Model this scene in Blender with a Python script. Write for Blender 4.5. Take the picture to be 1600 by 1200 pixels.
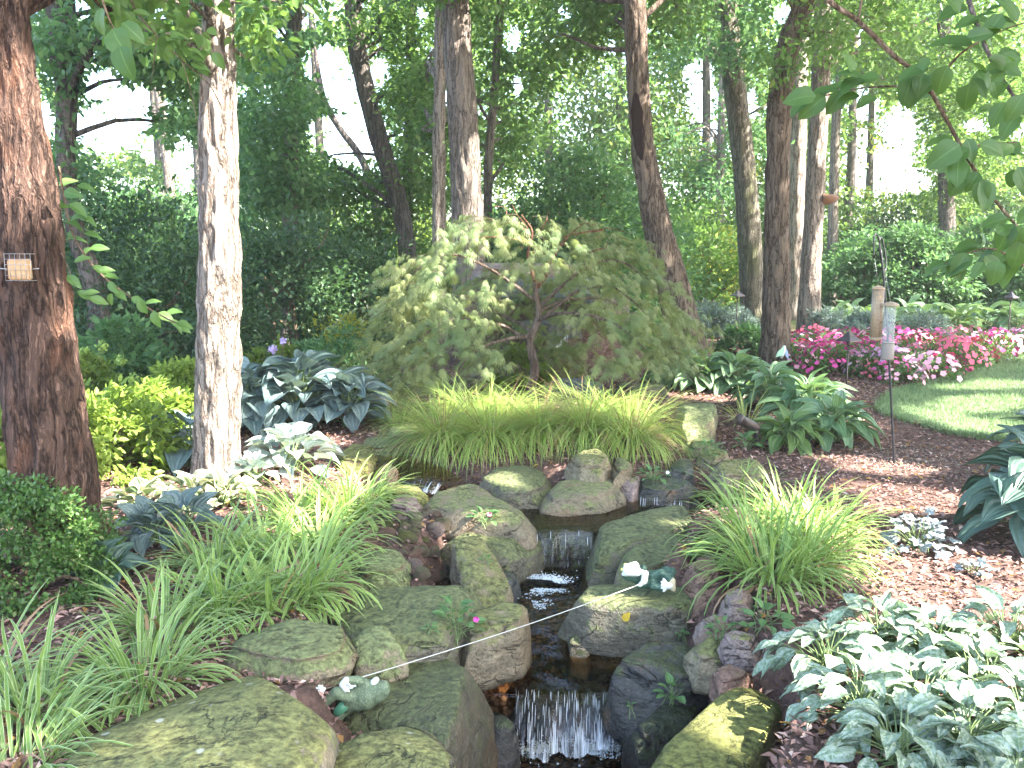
import bpy, bmesh, math, random
import numpy as np
from mathutils import Vector, Matrix

for _o in list(bpy.data.objects):
    bpy.data.objects.remove(_o)
scene = bpy.context.scene
R = math.radians
rng = np.random.default_rng(7)
random.seed(7)

# ------------------------------------------------------------------ camera
FPX = 1386.0                      # focal length in photograph pixels (1600 wide)
CAM = np.array([0.0, 0.0, 1.5])
PITCH = R(8.2)
cam_d = bpy.data.cameras.new('camera')
cam_d.sensor_width = 36.0
cam_d.lens = 36.0 * FPX / 1600.0
cam_d.clip_start = 0.05
cam_d.clip_end = 1000.0
cam_o = bpy.data.objects.new('camera', cam_d)
scene.collection.objects.link(cam_o)
cam_o.location = CAM
cam_o.rotation_euler = (R(90) - PITCH, 0, 0)
scene.camera = cam_o

# ------------------------------------------------------------------ sky and sun
SUN_EL, SUN_AZ = R(44), R(22)     # azimuth: from the right (+x), turned towards the camera
SUN = np.array([math.cos(SUN_EL) * math.cos(SUN_AZ), -math.cos(SUN_EL) * math.sin(SUN_AZ), math.sin(SUN_EL)])
world = bpy.data.worlds.new('World')
scene.world = world
world.use_nodes = True
_nt = world.node_tree
_nt.nodes.clear()
_sky = _nt.nodes.new('ShaderNodeTexSky')
_sky.sky_type = 'NISHITA'
_sky.sun_disc = False
_sky.sun_elevation = SUN_EL
_sky.sun_rotation = math.atan2(SUN[0], SUN[1])
_sky.air_density = 1.0
_sky.dust_density = 2.5
_bg = _nt.nodes.new('ShaderNodeBackground')
_bg.inputs[1].default_value = 0.15
_wo = _nt.nodes.new('ShaderNodeOutputWorld')
_nt.links.new(_sky.outputs[0], _bg.inputs[0])
_nt.links.new(_bg.outputs[0], _wo.inputs[0])

sun_d = bpy.data.lights.new('sun', 'SUN')
sun_d.energy = 4.6
sun_d.angle = R(0.53)
sun_d.color = (1.0, 0.95, 0.87)
sun_o = bpy.data.objects.new('sun', sun_d)
scene.collection.objects.link(sun_o)
sun_o.rotation_euler = Vector(SUN).to_track_quat('Z', 'Y').to_euler()
sun_o.location = (10, -5, 20)

scene.view_settings.view_transform = 'Standard'
scene.view_settings.look = 'None'
scene.view_settings.gamma = 1.0
scene.view_settings.use_curve_mapping = False
scene.view_settings.exposure = 3.3
cy = scene.cycles
cy.use_denoising = True
cy.max_bounces = 7
cy.diffuse_bounces = 4
cy.glossy_bounces = 2
cy.transmission_bounces = 4
cy.transparent_max_bounces = 10
cy.sample_clamp_indirect = 6.0
cy.caustics_reflective = False
cy.caustics_refractive = False

# ------------------------------------------------------------------ pixel -> place helpers (used only to survey positions)
_FW = np.array([0, math.cos(PITCH), -math.sin(PITCH)])
_UP = np.array([0, math.sin(PITCH), math.cos(PITCH)])
_RT = np.array([1.0, 0, 0])

def ray(px, py):
    return _FW + _RT * (px - 800) / FPX + _UP * (600 - py) / FPX

def at(px, py, Y):
    d = ray(px, py)
    return CAM + d * (Y / d[1])

def onz(px, py, z):
    d = ray(px, py)
    return CAM + d * ((z - CAM[2]) / d[2])

def proj(P):
    v = np.asarray(P) - CAM
    dep = v @ _FW
    dep = np.where(dep < 0.05, 0.05, dep)
    return 800 + FPX * (v @ _RT) / dep, 600 - FPX * (v @ _UP) / dep

# ------------------------------------------------------------------ noise
def _hash(ix, iy, iz, s):
    h = (ix * 374761393 + iy * 668265263 + iz * 2147483647 + s * 1274126177) & 0xFFFFFFFF
    h = ((h ^ (h >> 13)) * 1274126177) & 0xFFFFFFFF
    h = (h ^ (h >> 16)) & 0xFFFFFF
    return h / float(0xFFFFFF)

def vnoise(P, seed=0):
    P = np.asarray(P, float)
    i = np.floor(P).astype(np.int64)
    f = P - i
    u = f * f * (3 - 2 * f)
    out = 0
    for dx in (0, 1):
        wx = u[:, 0] if dx else 1 - u[:, 0]
        for dy in (0, 1):
            wy = u[:, 1] if dy else 1 - u[:, 1]
            for dz in (0, 1):
                wz = u[:, 2] if dz else 1 - u[:, 2]
                out = out + wx * wy * wz * _hash(i[:, 0] + dx, i[:, 1] + dy, i[:, 2] + dz, seed)
    return out * 2 - 1

def fbm(P, octv=4, seed=0, gain=0.5):
    P = np.asarray(P, float)
    a, s, tot = 1.0, 0, 0
    for k in range(octv):
        s = s + a * vnoise(P * (2.03 ** k) + 13.7 * k, seed + k)
        tot += a
        a *= gain
    return s / tot

# ------------------------------------------------------------------ object helpers
COL = scene.collection

def mesh_np(name, V, F, uv=None, smooth=False):
    V = np.ascontiguousarray(V, dtype=np.float32)
    F = np.ascontiguousarray(F, dtype=np.int32)
    me = bpy.data.meshes.new(name)
    k = F.shape[1]
    me.vertices.add(len(V))
    me.vertices.foreach_set('co', V.ravel())
    me.loops.add(F.size)
    me.loops.foreach_set('vertex_index', F.ravel())
    me.polygons.add(len(F))
    me.polygons.foreach_set('loop_start', np.arange(0, F.size, k, dtype=np.int32))
    if smooth:
        me.polygons.foreach_set('use_smooth', np.ones(len(F), dtype=bool))
    me.update(calc_edges=True)
    if uv is not None:
        l = me.uv_layers.new(name='UVMap')
        l.data.foreach_set('uv', np.ascontiguousarray(np.asarray(uv, np.float32)[F.ravel()]).ravel())
    return me

def obj(name, me, mat=None, parent=None, stuff=False):
    o = bpy.data.objects.new(name, me)
    COL.objects.link(o)
    if mat is not None and len(me.materials) == 0:
        me.materials.append(mat)
    if parent is not None:
        o.parent = parent
        if stuff:
            o['kind'] = 'stuff'
    return o

def tag(o, label, cat, group=None, kind=None):
    if label: o['label'] = label
    if cat: o['category'] = cat
    if group: o['group'] = group
    if kind: o['kind'] = kind
    return o

def thing(name, label, cat, loc, group=None):
    o = bpy.data.objects.new(name, None)
    o.empty_display_size = 0.1
    COL.objects.link(o)
    o.location = tuple(float(c) for c in loc)
    return tag(o, label, cat, group)

def wpart(name, me, mat, parent, stuff=False):
    """a part whose mesh was laid out in world coordinates"""
    me.transform(Matrix.Translation(-Vector(parent.location)))
    return obj(name, me, mat, parent, stuff)

def sub(name, me, mat, part_o, stuff=False):
    """a sub-part, laid out in world coordinates, of a part whose own offset is zero"""
    me.transform(Matrix.Translation(-Vector(part_o.parent.location)))
    return obj(name, me, mat, part_o, stuff)

def own(name, me, mat, label, cat, group=None, kind=None):
    """a single-mesh thing laid out in world coordinates: origin moved to its base"""
    co = np.empty(len(me.vertices) * 3, np.float32)
    me.vertices.foreach_get('co', co)
    co = co.reshape(-1, 3)
    c = Vector((float(co[:, 0].mean()), float(co[:, 1].mean()), float(co[:, 2].min())))
    me.transform(Matrix.Translation(-c))
    o = obj(name, me, mat)
    o.location = c
    return tag(o, label, cat, group, kind)

# ------------------------------------------------------------------ shape helpers
def spline(pts, n):
    """Catmull-Rom through rows of any width"""
    P = np.asarray(pts, float)
    if len(P) == 2:
        t = np.linspace(0, 1, n)[:, None]
        return P[0] * (1 - t) + P[1] * t
    Q = np.vstack([2 * P[0] - P[1], P, 2 * P[-1] - P[-2]])
    t = np.linspace(0, len(P) - 1 - 1e-6, n)
    i = t.astype(int)
    f = (t - i)[:, None]
    a, b, c, d = Q[i], Q[i + 1], Q[i + 2], Q[i + 3]
    return 0.5 * (2 * b + (c - a) * f + (2 * a - 5 * b + 4 * c - d) * f ** 2 + (3 * b - a - 3 * c + d) * f ** 3)

def tube_arr(pts, rad, nseg=8, ridge=0.0, seed=0, rfreq=9.0, cap=True):
    P = np.asarray(pts, float)
    n = len(P)
    rad = np.broadcast_to(np.asarray(rad, float), (n,))
    T = np.gradient(P, axis=0)
    T /= np.linalg.norm(T, axis=1)[:, None] + 1e-9
    ref = np.array([0.0, 1.0, 0.0]) if abs(T[0][1]) < 0.9 else np.array([1.0, 0, 0])
    N = np.zeros_like(P)
    nv = ref - T[0] * (ref @ T[0])
    for k in range(n):
        nv = nv - T[k] * (nv @ T[k])
        nv = nv / (np.linalg.norm(nv) + 1e-9)
        N[k] = nv
    B = np.cross(T, N)
    th = np.linspace(0, 2 * math.pi, nseg, endpoint=False)
    dirs = N[:, None, :] * np.cos(th)[None, :, None] + B[:, None, :] * np.sin(th)[None, :, None]
    L = np.concatenate([[0], np.cumsum(np.linalg.norm(np.diff(P, axis=0), axis=1))])
    r = np.repeat(rad[:, None], nseg, 1)
    if ridge > 0:
        rm = float(rad.mean())
        q = np.stack([np.cos(th)[None, :] * rm * rfreq + 0 * r, np.sin(th)[None, :] * rm * rfreq + 0 * r,
                      L[:, None] * rfreq * 0.16 + 0 * r], -1).reshape(-1, 3)
        a = vnoise(q + 0.35 * vnoise(q * 0.6, seed + 9)[:, None], seed)
        b = vnoise(q * np.array([2.1, 2.1, 2.6]) + 5.0, seed + 3)
        d = 1 - np.abs(a) * 1.9 + 0.4 * b
        low = fbm(q * 0.12, 2, seed + 5)
        r = r + (ridge * (d - 0.5) + ridge * 1.6 * low).reshape(n, nseg)
    V = (P[:, None, :] + dirs * r[:, :, None]).reshape(-1, 3)
    i = np.arange(n - 1)[:, None] * nseg
    j = np.arange(nseg)[None, :]
    jn = (j + 1) % nseg
    F = np.stack([i + j, i + jn, i + nseg + jn, i + nseg + j], -1).reshape(-1, 4)
    if cap:
        V = np.vstack([V, P[:1], P[-1:]])
        c0, c1 = n * nseg, n * nseg + 1
        jj = np.arange(nseg); jjn = (jj + 1) % nseg
        z = (n - 1) * nseg
        F = np.vstack([F, np.stack([jjn, jj, np.full(nseg, c0), np.full(nseg, c0)], -1),
                       np.stack([z + jj, z + jjn, np.full(nseg, c1), np.full(nseg, c1)], -1)])
    return V, F

def fix_quads(F):
    return F

def poly_mesh(name, V, faces, smooth=False):
    me = bpy.data.meshes.new(name)
    me.from_pydata([tuple(map(float, v)) for v in V], [], [tuple(int(a) for a in f) for f in faces])
    if smooth:
        me.polygons.foreach_set('use_smooth', np.ones(len(me.polygons), dtype=bool))
    me.update()
    return me

def qmesh(name, V, F, smooth=True):
    """quads, degenerate ones turned to triangles"""
    F = np.asarray(F)
    deg = F[:, 2] == F[:, 3]
    if not deg.any():
        return mesh_np(name, V, F, smooth=smooth)
    faces = [tuple(f) for f in F[~deg]] + [tuple(f[:3]) for f in F[deg]]
    return poly_mesh(name, V, faces, smooth)

def join_arr(items):
    Vs, Fs, o = [], [], 0
    for V, F in items:
        Vs.append(V); Fs.append(np.asarray(F) + o); o += len(V)
    return np.vstack(Vs), np.vstack(Fs)

def tube(name, pts, rad, nseg=8, smooth=True, **k):
    V, F = tube_arr(pts, rad, nseg, **k)
    return qmesh(name, V, F, smooth)

def box_arr(c, s, rot=None):
    v = np.array([[x, y, z] for z in (-1, 1) for y in (-1, 1) for x in (-1, 1)], float) * np.asarray(s) / 2
    if rot is not None:
        v = v @ np.asarray(rot).T
    F = np.array([[0, 2, 3, 1], [4, 5, 7, 6], [0, 1, 5, 4], [2, 6, 7, 3], [0, 4, 6, 2], [1, 3, 7, 5]])
    return v + np.asarray(c), F

def lathe_arr(c, prof, nseg=20):
    P = [np.asarray(c) + np.array([0, 0, z]) for r, z in prof]
    th = np.linspace(0, 2 * math.pi, nseg, endpoint=False)
    V = np.array([[c[0] + r * math.cos(t), c[1] + r * math.sin(t), c[2] + z] for r, z in prof for t in th])
    n = len(prof)
    i = np.arange(n - 1)[:, None] * nseg
    j = np.arange(nseg)[None, :]
    F = np.stack([i + j, i + (j + 1) % nseg, i + nseg + (j + 1) % nseg, i + nseg + j], -1).reshape(-1, 4)
    return V, F

def unit(a):
    a = np.asarray(a, float)
    return a / (np.linalg.norm(a, axis=-1, keepdims=True) + 1e-9)

def rand_dirs(n, g=None):
    g = g or rng
    return unit(g.normal(size=(n, 3)))

def leaves_arr(pos, axis, nrm, size, wid=0.5, fold=0.12, k4=False):
    """one folded leaf per row"""
    a = unit(axis)
    s = unit(np.cross(a, nrm))
    n = np.cross(s, a)
    L = np.asarray(size)[:, None]
    w = L * wid * 0.5
    if not k4:
        v0 = pos
        v1 = pos + a * L * 0.45 + s * w + n * L * fold
        v2 = pos + a * L
        v3 = pos + a * L * 0.45 - s * w + n * L * fold
        V = np.stack([v0, v1, v2, v3], 1).reshape(-1, 3)
        b = np.arange(len(pos))[:, None] * 4
        F = np.concatenate([b + np.array([[0, 2, 1]]), b + np.array([[0, 3, 2]])], 0)
        return V, F
    v0 = pos
    v1 = pos + a * L * 0.28 + s * w * 0.92 + n * L * fold * 0.8
    v2 = pos + a * L * 0.62 + s * w * 0.85 + n * L * fold * 0.6
    v3 = pos + a * L - n * L * fold * 0.8
    v4 = pos + a * L * 0.62 - s * w * 0.85 + n * L * fold * 0.6
    v5 = pos + a * L * 0.28 - s * w * 0.92 + n * L * fold * 0.8
    vm = pos + a * L * 0.5
    V = np.stack([v0, v1, v2, v3, v4, v5, vm], 1).reshape(-1, 3)
    b = np.arange(len(pos))[:, None] * 7
    F = np.concatenate([b + np.array([t]) for t in ([0, 6, 1], [1, 6, 2], [2, 6, 3], [3, 6, 4], [4, 6, 5], [5, 6, 0])], 0)
    return V, F

# ------------------------------------------------------------------ materials
MATS = {}
def new_mat(name):
    m = bpy.data.materials.new(name)
    m.use_nodes = True
    m.node_tree.nodes.clear()
    return m, m.node_tree

class NB:
    def __init__(s, nt): s.nt = nt
    def n(s, t, **k):
        nd = s.nt.nodes.new('ShaderNode' + t)
        for a, v in k.items(): setattr(nd, a, v)
        return nd
    def l(s, a, b): s.nt.links.new(a, b)
    def mix(s, fac, a, b, mode='MIX'):
        m = s.n('Mix', data_type='RGBA', blend_type=mode)
        for i, v in ((0, fac), (6, a), (7, b)):
            if hasattr(v, 'is_linked'): s.l(v, m.inputs[i])
            elif isinstance(v, (int, float)): m.inputs[i].default_value = v
            else: m.inputs[i].default_value = (*v[:3], 1)
        return m.outputs[2]
    def math(s, op, a, b=0.0, clamp=False):
        m = s.n('Math', operation=op, use_clamp=clamp)
        for i, v in ((0, a), (1, b)):
            if hasattr(v, 'is_linked'): s.l(v, m.inputs[i])
            else: m.inputs[i].default_value = v
        return m.outputs[0]
    def ramp(s, x, lo, hi):
        m = s.n('MapRange', clamp=True)
        s.l(x, m.inputs[0]); m.inputs[1].default_value = lo; m.inputs[2].default_value = hi
        return m.outputs[0]
    def noise(s, vec, scale, detail=4, rough=0.55, dist=0.0):
        t = s.n('TexNoise'); s.l(vec, t.inputs['Vector'])
        t.inputs['Scale'].default_value = scale; t.inputs['Detail'].default_value = detail
        t.inputs['Roughness'].default_value = rough; t.inputs['Distortion'].default_value = dist
        return t.outputs['Fac']
    def coords(s, scale=(1, 1, 1), space='Object', shift=True):
        tc = s.n('TexCoord'); mp = s.n('Mapping')
        mp.inputs['Scale'].default_value = scale
        s.l(tc.outputs[space], mp.inputs[0])
        if shift:
            oi = s.n('ObjectInfo')
            c = s.n('CombineXYZ')
            for i in range(3): s.l(s.math('MULTIPLY', oi.outputs['Random'], 17.0 + 9 * i), c.inputs[i])
            s.l(c.outputs[0], mp.inputs['Location'])
        return mp.outputs[0]
    def bump(s, h, strength=0.4, dist=0.02):
        b = s.n('Bump'); b.inputs['Strength'].default_value = strength; b.inputs['Distance'].default_value = dist
        s.l(h, b.inputs['Height'])
        return b.outputs[0]
    def bsdf(s, col, rough=0.6, spec=0.3, normal=None, metal=0.0):
        p = s.n('BsdfPrincipled')
        if hasattr(col, 'is_linked'): s.l(col, p.inputs['Base Color'])
        else: p.inputs['Base Color'].default_value = (*col[:3], 1)
        if hasattr(rough, 'is_linked'): s.l(rough, p.inputs['Roughness'])
        else: p.inputs['Roughness'].default_value = rough
        p.inputs['Specular IOR Level'].default_value = spec
        p.inputs['Metallic'].default_value = metal
        if normal is not None: s.l(normal, p.inputs['Normal'])
        return p.outputs[0]
    def out(s, sh):
        o = s.n('OutputMaterial'); s.l(sh, o.inputs[0])

def plain(name, col, rough=0.5, spec=0.4, metal=0.0, var=0.12, scale=30):
    if name in MATS: return MATS[name]
    m, nt = new_mat(name); b = NB(nt)
    v = b.noise(b.coords(), scale, 3)
    c = b.mix(v, tuple(x * (1 - var) for x in col), tuple(min(1, x * (1 + var)) for x in col))
    b.out(b.bsdf(c, rough, spec, b.bump(v, 0.15, 0.004), metal))
    MATS[name] = m
    return m

def leaf_mat(name, dark, light, trans=0.35, rough=0.5, spec=0.3, per='island', tcol=None, patch=None, third=None):
    """foliage: colour varies from leaf to leaf, light passes through"""
    if name in MATS: return MATS[name]
    m, nt = new_mat(name); b = NB(nt)
    if per == 'island':
        rnd = b.n('NewGeometry').outputs['Random Per Island']
    else:
        rnd = b.n('ObjectInfo').outputs['Random']
    c = b.mix(rnd, dark, light)
    if third is not None:
        w = b.ramp(b.math('FRACT', b.math('MULTIPLY', rnd, 7.31)), 0.9, 0.97)
        c = b.mix(w, c, third)
    if patch is not None:                      # slow drift of tone through the plant
        c = b.mix(b.ramp(b.noise(b.coords(shift=False), patch[0], 2), 0.35, 0.65), c, patch[1])
    p = b.bsdf(c, rough, spec)
    t = b.n('BsdfTranslucent')
    tc = tcol if tcol is not None else tuple(min(1, x * y) for x, y in zip(light, (1.25, 1.32, 0.75)))
    b.l(b.mix(0.6, c, tc), t.inputs[0])
    mx = b.n('MixShader'); mx.inputs[0].default_value = trans
    b.l(p, mx.inputs[1]); b.l(t.outputs[0], mx.inputs[2])
    b.out(mx.outputs[0])
    MATS[name] = m
    return m

def blade_mat(name, dark, light, edge=None, ew=0.3, trans=0.35, dry=None):
    if name in MATS: return MATS[name]
    m, nt = new_mat(name); b = NB(nt)
    rnd = b.n('NewGeometry').outputs['Random Per Island']
    c = b.mix(rnd, dark, light)
    uv = b.n('TexCoord').outputs['UV']
    sx = b.n('SeparateXYZ'); b.l(uv, sx.inputs[0])
    if edge is not None:
        d = b.math('ABSOLUTE', b.math('SUBTRACT', sx.outputs[0], 0.5))
        c = b.mix(b.ramp(d, 0.5 - ew, 0.5 - ew + 0.06), c, edge)
    if dry is not None:
        w = b.ramp(b.math('FRACT', b.math('MULTIPLY', rnd, 5.7)), 0.88, 0.93)
        c = b.mix(w, c, dry)
    p = b.bsdf(c, 0.42, 0.4)
    t = b.n('BsdfTranslucent')
    b.l(b.mix(0.5, c, tuple(min(1, x * y) for x, y in zip(light, (1.3, 1.3, 0.7)))), t.inputs[0])
    mx = b.n('MixShader'); mx.inputs[0].default_value = trans
    b.l(p, mx.inputs[1]); b.l(t.outputs[0], mx.inputs[2])
    b.out(mx.outputs[0])
    MATS[name] = m
    return m

def bark_mat(name, dark, light, tint=None, zs=0.13, moss=None, fs=15.0):
    if name in MATS: return MATS[name]
    m, nt = new_mat(name); b = NB(nt)
    v = b.coords((1, 1, zs))
    warp = b.noise(b.coords((1, 1, .6)), 9, 3)
    vm = b.n('VectorMath', operation='ADD')
    cx = b.n('CombineXYZ')
    for i in range(3): b.l(b.math('MULTIPLY', b.math('SUBTRACT', warp, .5), .06), cx.inputs[i])
    b.l(v, vm.inputs[0]); b.l(cx.outputs[0], vm.inputs[1])
    v = vm.outputs[0]
    n1 = b.noise(v, fs, 3, 0.55)
    n2 = b.noise(v, fs * 4.2, 4, 0.65)
    n4 = b.noise(b.coords((1, 1, .5)), 55, 4, .7)
    # furrows: narrow dark lines where the noise crosses its middle
    cr = b.ramp(b.math('ABSOLUTE', b.math('SUBTRACT', n1, 0.5)), 0.0, 0.085)
    cr2 = b.ramp(b.math('ABSOLUTE', b.math('SUBTRACT', n2, 0.5)), 0.0, 0.10)
    h = b.math('ADD', b.math('MULTIPLY', cr, 0.62), b.math('ADD', b.math('MULTIPLY', cr2, .25), b.math('MULTIPLY', n4, 0.25)))
    c = b.mix(b.ramp(h, 0.25, 0.95), dark, light)
    c = b.mix(b.math('MULTIPLY', b.ramp(n4, .5, .75), .45), c, tuple(min(1, x * 1.35) for x in light))
    v2 = b.coords((1, 1, 0.45))
    if tint is not None:
        c = b.mix(b.math('MULTIPLY', b.ramp(b.noise(v2, 6, 4), 0.54, 0.7), 0.7), c, tint)
    if moss is not None:
        c = b.mix(b.math('MULTIPLY', b.ramp(b.noise(v2, 3.3, 4), 0.5, 0.7), 0.6), c, moss)
    b.out(b.bsdf(c, 0.9, 0.12, b.bump(h, 1.0, 0.04)))
    MATS[name] = m
    return m

def rock_mat(name, stone, stone2, moss=None, moss_amt=0.5, wet=0.0, lichen=None, rust=(0.20, 0.115, 0.055)):
    if name in MATS: return MATS[name]
    m, nt = new_mat(name); b = NB(nt)
    v = b.coords()
    big = b.noise(v, 4.5, 5, 0.6, 0.4)
    fine = b.noise(v, 38, 5, 0.65)
    mid = b.noise(v, 13, 5, 0.6)
    c = b.mix(b.ramp(big, 0.35, 0.65), stone, stone2)
    c = b.mix(b.math('MULTIPLY', b.ramp(fine, 0.42, 0.6), 0.75), c, tuple(x * 0.5 for x in stone))
    c = b.mix(b.math('MULTIPLY', b.ramp(mid, 0.52, 0.66), 0.45), c, tuple(min(1, x * 1.5) for x in stone2))
    strat = b.noise(b.coords((.6, .6, 7)), 5, 4, .6, .6)
    c = b.mix(b.math('MULTIPLY', b.ramp(strat, .5, .62), .35), c, tuple(x * .6 for x in stone2))
    c = b.mix(b.math('MULTIPLY', b.ramp(b.noise(v, 2.6, 4, .6, .8), .56, .68), .55), c, rust)
    pit = b.noise(v, 95, 3, .6)
    c = b.mix(b.math('MULTIPLY', b.ramp(pit, .54, .64), .75), c, tuple(x * .35 for x in stone))
    crk = b.math('SUBTRACT', 1.0, b.ramp(b.math('ABSOLUTE', b.math('SUBTRACT', b.noise(b.coords((1, 1, 2.2)), 3.2, 5, .62, .7), .5)), 0.0, 0.014))
    if moss is not None:
        nz = b.n('SeparateXYZ'); b.l(b.n('NewGeometry').outputs['Normal'], nz.inputs[0])
        f = b.math('ADD', b.math('MULTIPLY', nz.outputs[2], 0.42), b.math('ADD', b.math('MULTIPLY', mid, 0.9), b.math('MULTIPLY', b.math('ADD', big, fine), 0.45)))
        f = b.math('MULTIPLY', b.ramp(f, 1.38 - moss_amt * 0.62, 1.50 - moss_amt * 0.62), .9)
        mc = b.mix(b.ramp(fine, .36, .64), tuple(x * 0.36 for x in moss), tuple(min(1, x * 1.5) for x in moss))
        c = b.mix(f, c, mc)
    if lichen is not None:
        vo = b.n('TexVoronoi'); b.l(v, vo.inputs['Vector']); vo.inputs['Scale'].default_value = 15
        w = b.math('ADD', vo.outputs['Distance'], b.math('MULTIPLY', fine, 0.28))
        sc = b.n('SeparateColor'); b.l(vo.outputs['Color'], sc.inputs[0])
        sp = b.math('MULTIPLY', b.math('SUBTRACT', 1.0, b.ramp(w, 0.27, 0.36)), b.ramp(sc.outputs[0], 0.62, 0.7))
        c = b.mix(b.math('MULTIPLY', sp, 0.8), c, lichen)
    c = b.mix(b.math('MULTIPLY', b.math('MULTIPLY', crk, b.ramp(big, .42, .58)), .6), c, tuple(x * .22 for x in stone2))
    rough = 0.85 - 0.55 * wet
    if wet > 0:
        rr = b.n('MapRange'); b.l(big, rr.inputs[0]); rr.inputs[1].default_value = 0.3; rr.inputs[2].default_value = 0.7
        rr.inputs[3].default_value = max(0.12, rough - 0.2); rr.inputs[4].default_value = rough + 0.15
        rough = rr.outputs[0]
    h = b.math('ADD', b.math('MULTIPLY', fine, 0.6), b.math('ADD', b.math('MULTIPLY', mid, 0.9), b.math('ADD', b.math('MULTIPLY', strat, .35), b.math('MULTIPLY', b.math('MULTIPLY', crk, b.ramp(big, .42, .58)), -.6))))
    b.out(b.bsdf(c, rough, 0.25 + 0.3 * wet, b.bump(h, 1.0, 0.03)))
    MATS[name] = m
    return m

# ================================================================== SETTING: ground, lawn, stream
def _pz(px, py, z):
    return onz(px, py, z)

SEGS = []   # stream bed segments: a, b, half width, surface heights
for a, b_, hw in (((600, 716, 0.02), (690, 758, -0.02), .17), ((690, 758, -0.02), (860, 802, -0.10), .26),
                 ((1075, 768, -0.05), (900, 800, -0.10), .30), ((870, 800, -0.10), (872, 826, -0.10), .36),
                 ((850, 897, -0.29), (842, 930, -0.30), .42), ((842, 930, -0.30), (885, 1068, -0.40), .36),
                 ((885, 1170, -0.62), (875, 1400, -0.63), .42)):
    A, B = _pz(*a), _pz(*b_)
    SEGS.append((A, B, hw))

ROCKS = []
def R_add(*a, **k): ROCKS.append((a, k))
# outlines of the stones' tops (surveyed from the photograph), height of the top, thickness, kind, label
R_add([(78, 1200), (150, 1145), (220, 1103), (300, 1066), (400, 1042), (452, 1050), (482, 1088), (496, 1130), (482, 1170), (462, 1215), (380, 1300), (200, 1300), (80, 1250)],
     0.07, 0.46, 'moss', 'huge mossy lichen-spotted boulder filling the bottom left corner by the stream', 0.05, 0.06, cuts=4)
R_add([(356, 1012), (372, 988), (428, 966), (500, 965), (540, 980), (549, 1000), (540, 1020), (500, 1036), (466, 1042), (420, 1034), (366, 1022)],
     0.03, 0.13, 'mossg', 'smooth rounded green boulder behind the huge corner boulder', 0.035, 0.06, edge=.08, flare=.85, cuts=4)
R_add([(470, 1215), (498, 1162), (540, 1132), (600, 1120), (655, 1128), (685, 1150), (714, 1195), (720, 1250), (480, 1270)],
     -0.10, 0.42, 'moss', 'low mossy grey boulder at the bottom edge left of the cascade', 0.05, 0.07, edge=.08)
R_add([(500, 1090), (545, 1052), (640, 1018), (738, 1008), (764, 1028), (762, 1056), (745, 1094), (733, 1140), (690, 1150), (620, 1132), (550, 1120)],
     -0.15, 0.42, 'wet', 'large flat wet brown slab with a frog lying on it', 0.012, 0.05, edge=.03, flare=1.04)
R_add([(515, 950), (560, 922), (640, 905), (720, 910), (760, 930), (756, 946), (705, 962), (694, 992), (600, 1006), (550, 996), (518, 975)],
     -0.06, 0.26, 'damp', 'broad flat brown-green slab beside the grass clumps on the left bank', 0.03, 0.06)
R_add([(553, 995), (566, 982), (600, 974), (622, 986), (630, 1004), (600, 1012), (562, 1012)], 0.0, 0.14, 'mossg',
     'small blocky green stone sitting on the flat slab', 0.012, 0.09, edge=.02)
R_add([(716, 976), (742, 953), (790, 940), (818, 944), (824, 958), (812, 972), (760, 985), (730, 988)], -0.10, 0.26, 'tanmoss',
     'blocky tan stone jutting into the stream right of the pink-flowered seedling', 0.012, 0.07, edge=.03)
R_add([(540, 874), (570, 853), (622, 858), (650, 880), (622, 898), (558, 900)], -0.02, 0.14, 'mossg', 'flat bright green mossy stone beside the cobbles', 0.025, 0.07)
R_add([(710, 868), (722, 847), (748, 848), (790, 868), (802, 888), (778, 920), (752, 918), (735, 905)], -0.10, 0.30, 'tanmoss',
     'upright angular stone with a mossy left face at the middle pool', 0.02, 0.09, tilt=(-0.35, 0.1), edge=.025)
R_add([(770, 900), (800, 882), (812, 905), (792, 935), (765, 930)], -0.20, 0.22, 'wetgrey', 'dark wet stone at the left edge of the middle pool', 0.02, 0.1)
R_add([(658, 778), (690, 759), (742, 761), (800, 785), (822, 802), (818, 812), (780, 814), (705, 802), (668, 790)], 0.0, 0.15, 'tan',
     'large sunlit tan boulder left of the upper pool', 0.03, 0.06, tilt=(-0.06, 0.05), edge=.05)
R_add([(690, 838), (745, 818), (800, 812), (838, 822), (838, 838), (800, 858), (748, 862)], -0.10, 0.22, 'damp',
     'low green ledge stone below the large sunlit tan boulder', 0.02, 0.08)
R_add([(848, 768), (868, 748), (925, 741), (955, 752), (968, 768), (940, 780), (890, 784), (855, 782)], -0.02, 0.22, 'tan',
     'wide pale tan boulder at the head of the upper pool', 0.05, 0.07, edge=.06)
R_add([(885, 718), (900, 706), (940, 706), (951, 718), (940, 728), (895, 730)], 0.12, 0.16, 'tanmoss', 'small rounded pale boulder perched under the grassy island', 0.03, 0.07)
R_add([(740, 760), (770, 735), (820, 728), (855, 742), (856, 760), (830, 775), (775, 780)], -0.01, 0.24, 'damp', 'round brown mossy boulder under the grass left of the pale boulder', 0.06, 0.07, edge=.08)
R_add([(955, 725), (970, 708), (985, 712), (985, 732), (965, 738)], 0.08, 0.14, 'tan', 'narrow upright tan stone among the island grass', 0.02, 0.09)
R_add([(590, 770), (612, 752), (650, 758), (668, 775), (655, 786), (612, 784)], 0.0, 0.16, 'lit', 'olive mossy stone wedged left of the sunlit boulder', 0.03, 0.08)
R_add([(604, 782), (620, 772), (650, 774), (660, 786), (640, 798), (612, 796)], 0.0, 0.14, 'pink', 'smooth pinkish grey stone above the cobbles', 0.03, 0.06)
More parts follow.
